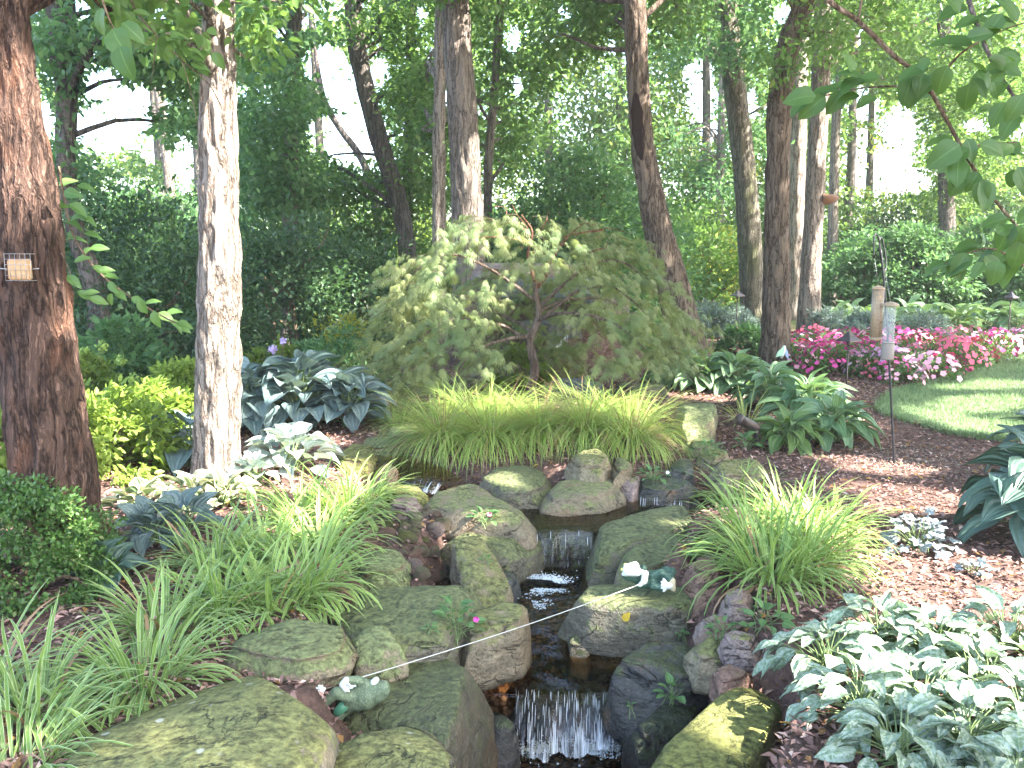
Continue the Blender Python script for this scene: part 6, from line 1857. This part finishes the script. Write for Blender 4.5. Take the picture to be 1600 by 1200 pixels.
# ================================================================== GARDEN OBJECTS
BLACK = plain('black_painted_steel', (0.018, 0.018, 0.02), .4, .5, var=.3)
BRONZE = plain('dark_bronze_metal', (0.075, 0.055, 0.05), .42, .5, .4, var=.25)
WIRE = plain('galvanised_wire', (0.38, 0.37, 0.36), .4, .5, .7)

# suet feeder on the left trunk
sY = 4.25 - .195
c = at(31, 421, sY - .015)
sf = thing('suet_feeder', 'square wire suet feeder hung on the left edge trunk', 'bird feeder', c)
px_ = sY / FPX
w, hh_, dp = 40 * px_, 34 * px_, .03
bmx = bmesh.new(); bmesh.ops.create_cube(bmx, size=1); bmesh.ops.scale(bmx, verts=bmx.verts, vec=(w * .88, dp * .8, hh_ * .92))
bmesh.ops.bevel(bmx, geom=bmx.edges[:], offset=.006, segments=2, affect='EDGES')
me = bpy.data.meshes.new('suet_cake'); bmx.to_mesh(me); bmx.free()
suet = obj('suet_cake', me, plain('tan_suet', (0.46, 0.29, 0.15), .75, .2, var=.4, scale=55), sf)
for k in range(6):
    x = -w / 2 + w * k / 5
    obj('wire', tube('wire', [(x, -dp / 2, -hh_ / 2), (x, -dp / 2, hh_ / 2 + .02)], .0011, 5), WIRE, sf)
for k in range(6):
    z = -hh_ / 2 + (hh_ + .02) * k / 5
    obj('wire', tube('wire', [(-w / 2, -dp / 2 - .001, z), (w / 2, -dp / 2 - .001, z)], .0011, 5), WIRE, sf)
for sx in (-1, 1):
    for z in (-hh_ / 2, hh_ / 2 + .02):
        obj('wire', tube('wire', [(sx * w / 2, -dp / 2, z), (sx * w / 2, dp / 2 + .012, z)], .0013, 5), WIRE, sf)
    obj('hinge_pin', tube('hinge_pin', [(sx * w / 2, 0, .002), (sx * (w / 2 + .03), -.004, .004)], .003, 6), WIRE, sf)
obj('hanger', tube('hanger', spline([(-w * .3, .012, hh_ / 2 + .02), (0, .05, hh_ / 2 + .04), (w * .3, .012, hh_ / 2 + .02)], 10), .0013, 5), BLACK, sf)

# shepherd's hook and two tube feeders
hb = G(1397, 728)
HY = float(hb[1])
hk = thing('shepherd_hook', 'black double shepherd hook pole stuck in the mulch path', 'pole', hb)
A = lambda px, py, dy=0.0: at(px, py, HY + dy)
wpart('pole', tube('pole', spline([A(1398, 745), A(1395, 680), A(1390, 580), A(1382, 450), A(1376, 390)], 30), .0085, 8), BLACK, hk)
wpart('hook', tube('hook', spline([A(1377, 400), A(1375, 382), A(1372, 370, -.02), A(1368, 366, -.04), A(1365.5, 374, -.06), A(1365.5, 404, -.06)], 26), .006, 8), BLACK, hk)
wpart('hook', tube('hook', spline([A(1376, 402), A(1374, 378), A(1377, 371, .03), A(1380, 380, .05), A(1384, 404, .06), A(1384, 420, .05), A(1381, 424, .03)], 26), .006, 8), BLACK, hk)
wpart('foot_bar', tube('foot_bar', spline([A(1397, 722), A(1392, 715), A(1388, 722)], 8), .005, 6), BLACK, hk)

def tube_feeder(label, px, py_top, py_bot, Y, wpx, tan):
    u = Y / FPX
    top, bot = at(px, py_top, Y), at(px, py_bot, Y)
    h = top[2] - bot[2]; r = wpx * u / 2
    t = thing('tube_feeder', label, 'bird feeder', bot, 'tube bird feeders')
    L = lambda prof, n=28: lathe_arr((0, 0, 0), prof, n)
    cap = plain('feeder_cap', (0.30, 0.22, 0.15) if tan else (0.22, 0.21, 0.18), .5, .4)
    if tan:
        cap = plain('feeder_cap_tan', (0.33, 0.23, 0.15), .5, .4)
        V, F = L([(.001, .02), (r * .86, .02), (r * .86, h * .93), (.001, h * .93)])
        obj('seed', mesh_np('seed', V, F, smooth=True), plain('mixed_seed', (0.42, 0.29, 0.17), .85, .2, var=.75, scale=160), t)
        for k in range(20):
            a = 2 * math.pi * k / 20
            x, y = r * .93 * math.cos(a), r * .93 * math.sin(a)
            obj('mesh_wire', tube('mesh_wire', [(x, y, .015), (x, y, h * .95)], .0011, 4), WIRE, t)
        for k in range(14):
            z = .02 + h * .92 * k / 13
            a = np.linspace(0, 2 * math.pi, 25)
            obj('mesh_ring', tube('mesh_ring', np.stack([r * .93 * np.cos(a), r * .93 * np.sin(a), 0 * a + z], 1), .0011, 4), WIRE, t)
    else:
        m, nt = new_mat('clear_feeder_tube'); b = NB(nt)
        tr = b.n('BsdfTransparent'); tr.inputs[0].default_value = (.9, .92, .93, 1)
        wh = b.bsdf((.5, .52, .53), .25, .5)
        mx = b.n('MixShader'); mx.inputs[0].default_value = .3
        b.l(tr.outputs[0], mx.inputs[1]); b.l(wh, mx.inputs[2]); b.out(mx.outputs[0])
        V, F = L([(r * .9, h * .30), (r * .9, h * .93)])
        obj('clear_tube', mesh_np('clear_tube', V, F, smooth=True), m, t)
        V, F = L([(.001, h * .28), (r * .96, h * .28), (r * .96, h * .31), (r * .9, h * .315)])
        obj('tray_ring', mesh_np('tray_ring', V, F, smooth=True), plain('grey_mesh_metal', (0.25, 0.23, 0.21), .5, .4), t)
        V, F = L([(.001, 0), (r * .95, 0), (r * .98, .01), (r * .98, h * .27), (r * .9, h * .28)])
        obj('seed_cup', mesh_np('seed_cup', V, F, smooth=True), plain('grey_seed_cup', (0.21, 0.18, 0.155), .55, .35, var=.35, scale=120), t)
        obj('centre_rod', tube('centre_rod', [(0, 0, h * .28), (0, 0, h * .95)], .002, 5), BLACK, t)
        for k in range(2):
            obj('perch', tube('perch', [(-r * 1.5, 0, h * (.45 + .2 * k)), (r * 1.5, 0, h * (.45 + .2 * k))], .0016, 5), BLACK, t)
    V, F = L([(.001, -.004), (r * .9, -.004), (r * .95, .012), (r * .86, .02)])
    if tan: obj('base', mesh_np('base', V, F, smooth=True), cap, t)
    ro = r * (1.04 if tan else 1.32)
    V, F = L([(r * .85, h * .925), (ro, h * .925), (ro, h * .938), (ro * .9, h * .958), (ro * .5, h * .985), (.001, h)])
    obj('lid', mesh_np('lid', V, F, smooth=True), cap, t)
    return t, top
t1, top1 = tube_feeder('tan mesh tube feeder full of seed hanging from the hook', 1368, 446, 531, HY - .06, 19, True)
t2, top2 = tube_feeder('clear tube feeder with grey cup hanging in front of the pole', 1386, 471, 562, HY - .14, 20, False)
obj('hanging_wire', tube('hanging_wire', [(0, 0, top1[2] - t1.location.z), tuple(np.array(at(1366, 402, HY - .06)) - np.array(t1.location))], .0014, 5), WIRE, t1)
obj('hanging_wire', tube('hanging_wire', [(0, 0, top2[2] - t2.location.z), tuple(np.array(at(1382.5, 422, HY - .02)) - np.array(t2.location))], .0014, 5), WIRE, t2)

# pagoda path lights
def path_light(label, base, h, capw):
    t = thing('path_light', label, 'garden lamp', base, 'pagoda path lights')
    obj('post', tube('post', [(0, 0, -.08), (0, 0, h - .03)], .009, 8), BRONZE, t)
    V, F = lathe_arr((0, 0, 0), [(.009, h - .05), (.022, h - .04), (.022, h - .005), (.012, h)], 12)
    obj('lamp_holder', mesh_np('lamp_holder', V, F, smooth=True), BRONZE, t)
    w = capw / 2
    ring = [(w, h + .002), (w * .985, h + .012), (w * .55, h + .045), (w * .22, h + .085), (w * .06, h + .11)]
    V, F = [], []
    for r, z in ring:
        for k in range(4):
            a = math.pi / 4 + k * math.pi / 2 + .5
            V.append((r * 1.3 * math.cos(a), r * 1.3 * math.sin(a), z))
    for i in range(len(ring) - 1):
        for k in range(4):
            F.append((i * 4 + k, i * 4 + (k + 1) % 4, i * 4 + 4 + (k + 1) % 4, i * 4 + 4 + k))
    F.append((16, 17, 18, 19)); F.append((3, 2, 1, 0))
    obj('cap', poly_mesh('cap', V, F), BRONZE, t)
    return t
p = G(1327, 640); 
path_light('dark pagoda path light standing left of the bird feeders', at_ground(1328, 9.2), at(1330, 533, 9.2)[2] - hz(*at_ground(1328, 9.2)[:2]), .2)
path_light('small pagoda path light between the leaning trunk and the greenish trunk', at_ground(1151, 15.0), at(1151, 463, 15.0)[2] - hz(*at_ground(1151, 15)[:2]), .2)
path_light('distant pagoda path light at the right edge behind the hostas', at_ground(1577, 14.5), at(1577, 466, 14.5)[2] - hz(*at_ground(1577, 14.5)[:2]), .19)

# bullet spotlight
sb = G(1184, 702)
sl = thing('spotlight', 'dark bullet spotlight on a short stake above the flat slab', 'garden lamp', sb)
SYY = float(sb[1])
wpart('stake', tube('stake', spline([at(1186, 712, SYY), at(1184, 695, SYY), at(1181, 678, SYY)], 10), np.linspace(.021, .016, 10), 12), BRONZE, sl)
wpart('knuckle', tube('knuckle', [at(1181, 681, SYY), at(1182, 672, SYY)], .02, 12), BRONZE, sl)
p0, p1 = at(1185, 670, SYY + .02), at(1153, 654, SYY - .02)
d = unit(p1 - p0); Ls = np.linalg.norm(p1 - p0)
prof = [(0, .020), (.02, .034), (.08, .038), (.55, .040), (.86, .041), (.87, .046), (1.0, .047), (1.001, .040), (.93, .038)]
V, F = tube_arr(np.array([p0 + d * Ls * a for a, r in prof]), np.array([r for a, r in prof]), 22)
wpart('housing', qmesh('housing', V, F), BRONZE, sl)

# small garden ornament: a pale bird on a stake
oY = 11.2
ob = at_ground(1223, oY)
orn = thing('garden_stake', 'pale green winged ornament on a thin stake at the dark trunk foot', 'ornament', ob)
wpart('stake', tube('stake', [ob - [0, 0, .05], at(1222, 556, oY)], .004, 6), BLACK, orn)
bp = [at(1226, 540, oY), at(1224, 546, oY), at(1222, 553, oY), at(1221, 560, oY)]
wpart('body', tube('body', bp, np.array([.016, .03, .03, .01]), 10), plain('pale_ceramic', (0.62, 0.68, 0.66), .35, .5), orn)
V = [at(1225, 541, oY - .03), at(1215, 550, oY - .05), at(1212, 558, oY - .05), at(1222, 556, oY - .04), at(1226, 548, oY - .03)]
wg = poly_mesh('wing', V, [(0, 1, 2, 3, 4)])
wo = wpart('wing', wg, plain('pale_green_wing', (0.30, 0.52, 0.36), .4, .4), orn); m_ = wo.modifiers.new('t', 'SOLIDIFY'); m_.thickness = .006
V = [at(1226, 541, oY + .02), at(1231, 550, oY + .03), at(1232, 562, oY + .03), at(1227, 556, oY + .02)]
wo = wpart('wing', poly_mesh('wing', V, [(0, 1, 2, 3)]), plain('blue_wing', (0.25, 0.33, 0.55), .4, .4), orn); m_ = wo.modifiers.new('t', 'SOLIDIFY'); m_.thickness = .006

# bracket fungus on the slender trunk
trk = [o for o in bpy.data.objects if o.get('label', '').startswith('slender sunlit trunk')][0]
c = at(1284, 309, 15.0); V = []; F = []
for k in range(13):
    a = -math.pi / 2 - .4 + k / 12 * (math.pi * .75)
    V += [(c[0] + .30 * math.cos(a) * (1 if math.cos(a) > 0 else .4), c[1] + .22 * math.sin(a), c[2]), ]
V = [tuple(v) for v in V]
n_ = len(V)
top_ = [(v[0] * .6 + c[0] * .4, v[1] * .6 + c[1] * .4, c[2] + .05) for v in V]; bot_ = [(v[0] * .5 + c[0] * .5, v[1] * .5 + c[1] * .5, c[2] - .10) for v in V]
VV = V + top_ + bot_ + [(c[0], c[1], c[2] + .08), (c[0], c[1], c[2] - .14)]
for k in range(n_ - 1):
    F += [(k, k + 1, n_ + k + 1, n_ + k), (k + 1, k, 2 * n_ + k, 2 * n_ + k + 1), (n_ + k, n_ + k + 1, 3 * n_), (2 * n_ + k + 1, 2 * n_ + k, 3 * n_ + 1)]
fu = sub('bracket_fungus', poly_mesh('bracket_fungus', VV, F, True), plain('fungus_brown', (0.22, 0.12, 0.07), .7, .2), [c for c in trk.children if c.name.startswith('trunk')][0])

# ---- frogs
def blob(name, caps, voxel, root, mat, smooth_it=6):
    """one continuous surface grown from tapered limbs: caps = (p0, r0, p1, r1)"""
    its = []
    for p0, r0, p1, r1 in caps:
        p0 = np.asarray(p0, float); p1 = np.asarray(p1, float)
        L = np.linalg.norm(p1 - p0); n = max(2, int(L / (min(r0, r1) * .5)) + 2)
        for t in np.linspace(0, 1, n):
            c = p0 * (1 - t) + p1 * t; r = r0 * (1 - t) + r1 * t
            th = np.linspace(0, math.pi, 9)
            V, F = lathe_arr(c, [(max(1e-5, r * math.sin(a)), -r * math.cos(a)) for a in th], 14)
            its.append((V, F))
    V, F = join_arr(its)
    me = mesh_np(name, V, F)
    o = bpy.data.objects.new(name, me); COL.objects.link(o)
    m1 = o.modifiers.new('remesh', 'REMESH'); m1.mode = 'VOXEL'; m1.voxel_size = voxel; m1.use_smooth_shade = True
    m2 = o.modifiers.new('smooth', 'SMOOTH'); m2.factor = .5; m2.iterations = smooth_it
    dg = bpy.context.evaluated_depsgraph_get()
    me2 = bpy.data.meshes.new_from_object(o.evaluated_get(dg))
    bpy.data.objects.remove(o)
    me2.name = name; me2.materials.clear()
    me2.polygons.foreach_set('use_smooth', np.ones(len(me2.polygons), dtype=bool))
    return wpart(name, me2, mat, root)

def frog_skin(name, col, col2, warts=True):
    m, nt = new_mat(name); b = NB(nt)
    v = b.coords(shift=False)
    n1 = b.noise(v, 40, 3)
    vo = b.n('TexVoronoi'); b.l(v, vo.inputs['Vector']); vo.inputs['Scale'].default_value = 120
    c = b.mix(b.ramp(n1, .35, .65), col, col2)
    c = b.mix(b.math('MULTIPLY', b.math('SUBTRACT', 1, b.ramp(vo.outputs['Distance'], .1, .4)), .4), c, tuple(min(1, x * 2.2) for x in col2))
    b.out(b.bsdf(c, .6, .3, b.bump(vo.outputs['Distance'], .4, .006)))
    return m
FSK = frog_skin('green_frog_glaze', (0.075, 0.105, 0.06), (0.14, 0.18, 0.11))
FDK = frog_skin('dark_frog_glaze', (0.025, 0.06, 0.045), (0.06, 0.11, 0.08))
FWH = plain('white_frog_glaze', (0.62, 0.64, 0.60), .5, .4, var=.2)
FYE = plain('yellow_frog_eye', (0.62, 0.55, 0.16), .3, .5)
FTN = plain('tan_frog_toe', (0.50, 0.42, 0.27), .4, .4)

def frog_left():
    Y = float(rock_top(560, 1105)[1]) - .02
    u = Y / FPX
    A = lambda px, py, dy=0.0: at(px, py, Y + dy)
    base = A(545, 1118)
    r = thing('frog_figurine', 'green warty frog figurine lying on the wet slab and pulling the line', 'figurine', base, 'frog figurines')
    blob('body', [(A(548, 1090), 24 * u, A(570, 1086), 25 * u), (A(570, 1086), 24 * u, A(590, 1080), 19 * u), (A(590, 1080), 18 * u, A(598, 1076, -.01), 13 * u),
                  (A(600, 1069, -.01), 6 * u, A(602, 1069, -.01), 6 * u), (A(602, 1082, -.02), 6 * u, A(603, 1082, -.02), 6 * u),
                  # arm bent back to the line
                  (A(576, 1070), 9 * u, A(558, 1063, -.02), 8 * u), (A(558, 1063, -.02), 8 * u, A(543, 1063, -.04), 6.5 * u),
                  # thigh, shin
                  (A(552, 1092, -.03), 11 * u, A(526, 1082, -.06), 10 * u), (A(526, 1082, -.06), 9.5 * u, A(503, 1102, -.06), 7 * u),
                  (A(503, 1102, -.06), 7.5 * u, A(488, 1098, -.05), 7 * u), (A(490, 1100, -.05), 8 * u, A(508, 1122, -.07), 8 * u),
                  (A(548, 1100), 12 * u, A(530, 1118, -.02), 9 * u)], .0038, r, FSK)
    blob('hand', [(A(541, 1063, -.045), 6 * u, A(536, 1070, -.05), 6.5 * u), (A(536, 1070, -.05), 6 * u, A(540, 1077, -.055), 5 * u)] +
         [(A(538, 1074, -.05), 3.2 * u, A(545 + 5 * k, 1078 - 3.2 * k + (2 if k == 0 else 0), -.06), 2.0 * u) for k in range(3)] + [(A(537, 1066, -.05), 3 * u, A(546, 1070, -.065), 2 * u)], .0026, r, FWH, 3)
    blob('foot', [(A(499, 1100, -.07), 5 * u, A(499, 1088, -.075), 6 * u)] + [(A(499, 1090, -.075), 3.2 * u, A(494 + 4.6 * k, 1073 - (1.5 if k in (1, 2) else -2.5), -.08), 2.0 * u) for k in range(4)], .0026, r, FWH, 3)
    blob('foot', [(A(506, 1120, -.07), 7.5 * u, A(516, 1131, -.075), 7 * u)] + [(A(514, 1129, -.075), 3.6 * u, A(520 + 2.2 * k, 1139 - 4.2 * k, -.085), 2.8 * u) for k in range(3)], .003, r, FTN, 3)
    # leaf-like flaps between the legs
    V = [A(545, 1098, -.045), A(533, 1096, -.05), A(522, 1108, -.055), A(520, 1121, -.06), A(531, 1118, -.06), A(542, 1110, -.055)]
    w_ = wpart('flap', poly_mesh('flap', V, [(0, 1, 2, 5), (2, 3, 4, 5)], True), plain('teal_flap', (0.06, 0.19, 0.11), .4, .4), r); q = w_.modifiers.new('t', 'SOLIDIFY'); q.thickness = .008
    blob('ear', [(A(584, 1066, -.01), 6 * u, A(588, 1062, -.01), 5 * u)], .003, r, FWH, 2)
    return A(566, 1058, -.03)
def frog_right():
    Y = float(rock_top(1020, 928)[1]) - .015
    u = Y / FPX
    A = lambda px, py, dy=0.0: at(px, py, Y + dy)
    r = thing('frog_figurine', 'dark green frog figurine with white chin lying on its back on the long slab', 'figurine', A(1015, 925), 'frog figurines')
    blob('body', [(A(1000, 912), 9 * u, A(1030, 910), 10.5 * u), (A(1003, 900, .03), 9 * u, A(1045, 900, .03), 10 * u),
                  (A(982, 896), 12 * u, A(993, 900), 11 * u), (A(1005, 887, .02), 5.5 * u, A(1006, 890, .02), 5.5 * u),
                  (A(1020, 900), 8 * u, A(1034, 895, -.02), 7 * u), (A(1034, 895, -.02), 7 * u, A(1046, 905, -.03), 6 * u),
                  (A(1020, 914, -.03), 8 * u, A(1034, 918, -.04), 6.5 * u), (A(1040, 892, .04), 8 * u, A(1050, 893, .03), 7 * u)], .0042, r, FDK)
    blob('chin', [(A(979, 887, -.035), 6 * u, A(992, 884, -.03), 7 * u), (A(980, 893, -.045), 7.5 * u, A(995, 893, -.04), 8 * u), (A(974, 897, -.045), 3.5 * u, A(978, 896, -.045), 5 * u)], .0036, r, FWH)
    for e in ((972.5, 890), (977, 883)):
        blob('eye', [(A(e[0], e[1], -.03), 3.2 * u, A(e[0] + .5, e[1], -.03), 3.2 * u)], .0024, r, FYE, 2)
    blob('hand', [(A(1008, 897, -.04), 6 * u, A(1006, 908, -.045), 5.5 * u), (A(1006, 908, -.045), 5 * u, A(1000, 914, -.045), 3.6 * u)] + [(A(1005, 899, -.045), 2.6 * u, A(1001.5 + 1.2 * k, 893 - k * .6, -.05), 2 * u) for k in range(3)], .003, r, FWH, 3)
    blob('foot', [(A(1046, 915, -.045), 6 * u, A(1042, 915, -.05), 5.5 * u)] + [(A(1044, 915, -.05), 3 * u, A(1034 + (3 if k in (0, 4) else 0), 905 + 4.6 * k, -.055), 2.2 * u) for k in range(5)], .003, r, FWH, 3)
    blob('foot', [(A(1050, 908, -.035), 6 * u, A(1051, 919, -.035), 5.2 * u), (A(1051, 906, -.035), 3 * u, A(1053, 922, -.035), 3 * u)], .003, r, FTN, 3)
    return A(1000, 913, -.055)
bpy.context.view_layer.update()
ra = frog_left(); rb = frog_right()
t = np.linspace(0, 1, 40)[:, None]
rp = ra * (1 - t) + rb * t
rp[:, 2] -= .012 * np.sin(t[:, 0] * math.pi)
own('rope', tube('rope', rp, .0019, 6), plain('pale_cord', (0.52, 0.50, 0.46), .8, .1), 'thin pale cord stretched across the stream between the two frogs', 'rope')

# yellow leaf on the long slab
def flat_leaf(px, py, lp, ang, mat, label, name='fallen_leaf', group=None):
    c = rock_top(px, py) ; Y = float(c[1]) - .012
    a = R(ang); L = lp * Y / FPX
    ax = np.array([math.cos(a), -.15, -math.sin(a)])
    me = broad_leaf(name, L, .7, 'heart', .08, -.1, .05, nu=5, nv=6, seed=3)
    me.materials.append(mat)
    o = obj(name, me)
    n_ = Vector((0, -.85, .5)); av = Vector(ax); av.normalize(); s = n_.cross(av); s.normalize(); nn = av.cross(s)
    base = np.array(at(px, py, Y)) - ax * L * .5
    o.matrix_world = Matrix.Translation(Vector(base)) @ Matrix(((av.x, s.x, nn.x, 0), (av.y, s.y, nn.y, 0), (av.z, s.z, nn.z, 0), (0, 0, 0, 1)))
    return tag(o, label, 'leaf', group)
bpy.context.view_layer.update()
YEL = plain('yellow_leaf', (0.62, 0.42, 0.05), .6, .3, var=.2)
flat_leaf(980, 962, 19, -60, YEL, 'yellow fallen leaf stuck on the face of the long slab')

# ---- litter on the ground: bark chips and leaves (uncounted)
g = np.random.default_rng(801)
def scatter_litter(name, n, x0, x1, y0, y1, smin, smax, wid, mat, label, thick=.15, avoid_lawn=True):
    x = g.uniform(x0, x1, n); y = y0 + (y1 - y0) * g.random(n) ** 1.5
    k = np.ones(n, bool)
    if avoid_lawn: k &= ~inside(LP, x, y)
    for A_, B_, hw in SEGS:
        d = B_[:2] - A_[:2]; t = np.clip(((x - A_[0]) * d[0] + (y - A_[1]) * d[1]) / (d @ d), 0, 1)
        k &= np.hypot(x - A_[0] - t * d[0], y - A_[1] - t * d[1]) > hw * .9
    x, y = x[k], y[k]; n = len(x)
    P = np.stack([x, y, H(x, y) + .006 + g.random(n) * .012], 1)
    az = g.uniform(0, 6.283, n)
    ax = np.stack([np.cos(az), np.sin(az), g.normal(0, .25, n)], 1)
    nr = unit(np.stack([g.normal(0, .35, n), g.normal(0, .35, n), np.ones(n)], 1))
    V, F = leaves_arr(P, ax, nr, g.uniform(smin, smax, n), wid, thick, False)
    o = obj(name, mesh_np(name, V, F), mat)
    return tag(o, label, 'litter', kind='stuff')
scatter_litter('bark_chips', 95000, -4.5, 5.5, 2.0, 12, .018, .055, .38, leaf_mat('bark_chip', (0.12, 0.07, 0.06), (0.43, 0.26, 0.215), 0, .9, .1, third=(0.60, 0.44, 0.37)), 'loose reddish bark chips covering the beds')
scatter_litter('leaf_litter', 4200, -4.0, 5.0, 2.0, 11, .025, .06, .5, leaf_mat('dry_leaf', (0.26, 0.13, 0.045), (0.46, 0.27, 0.11), .2, .8, .15, third=(0.55, 0.38, 0.1)), 'small dry tan leaves scattered on the mulch')
# spilled seed below the feeders
n_ = 1500
c0 = G(1420, 718)
P = np.stack([c0[0] + g.normal(0, .34, n_), c0[1] + g.normal(0, .3, n_), np.zeros(n_)], 1); P[:, 2] = H(P[:, 0], P[:, 1]) + .01
V, F = leaves_arr(P, rand_dirs(n_, g) * [1, 1, .2], np.tile([0, 0, 1.0], (n_, 1)), g.uniform(.008, .02, n_), .5, .1)
tag(obj('spilled_seed', mesh_np('spilled_seed', V, F), leaf_mat('seed_husk', (0.32, 0.26, 0.19), (0.58, 0.52, 0.42), 0, .8, .1)), 'pale spilled seed husks on the path below the feeders', 'seed', kind='stuff')

# ================================================================== AIR: thin haze volume added to lift the shadows like glare
def build_haze(dens):
    lo, hi = np.array([-135.0, -45.0, -2.0]), np.array([135.0, 165.0, 14.5])
    V, F = box_arr((lo + hi) / 2, hi - lo)
    me = mesh_np('haze', V, F)
    m, nt = new_mat('shadow_lift_haze'); b = NB(nt)
    pv = b.n('VolumePrincipled')
    pv.inputs['Color'].default_value = (0.93, 0.97, 1.0, 1)
    pv.inputs['Density'].default_value = dens
    pv.inputs['Anisotropy'].default_value = 0.3
    o = b.n('OutputMaterial'); b.l(pv.outputs[0], o.inputs['Volume'])
    h = obj('haze', me, m)
    tag(h, 'thin haze volume added to lift the shadows', 'haze', kind='stuff')
build_haze(0.0013)
cy.volume_bounces = 1
cy.volume_step_rate = 1.0
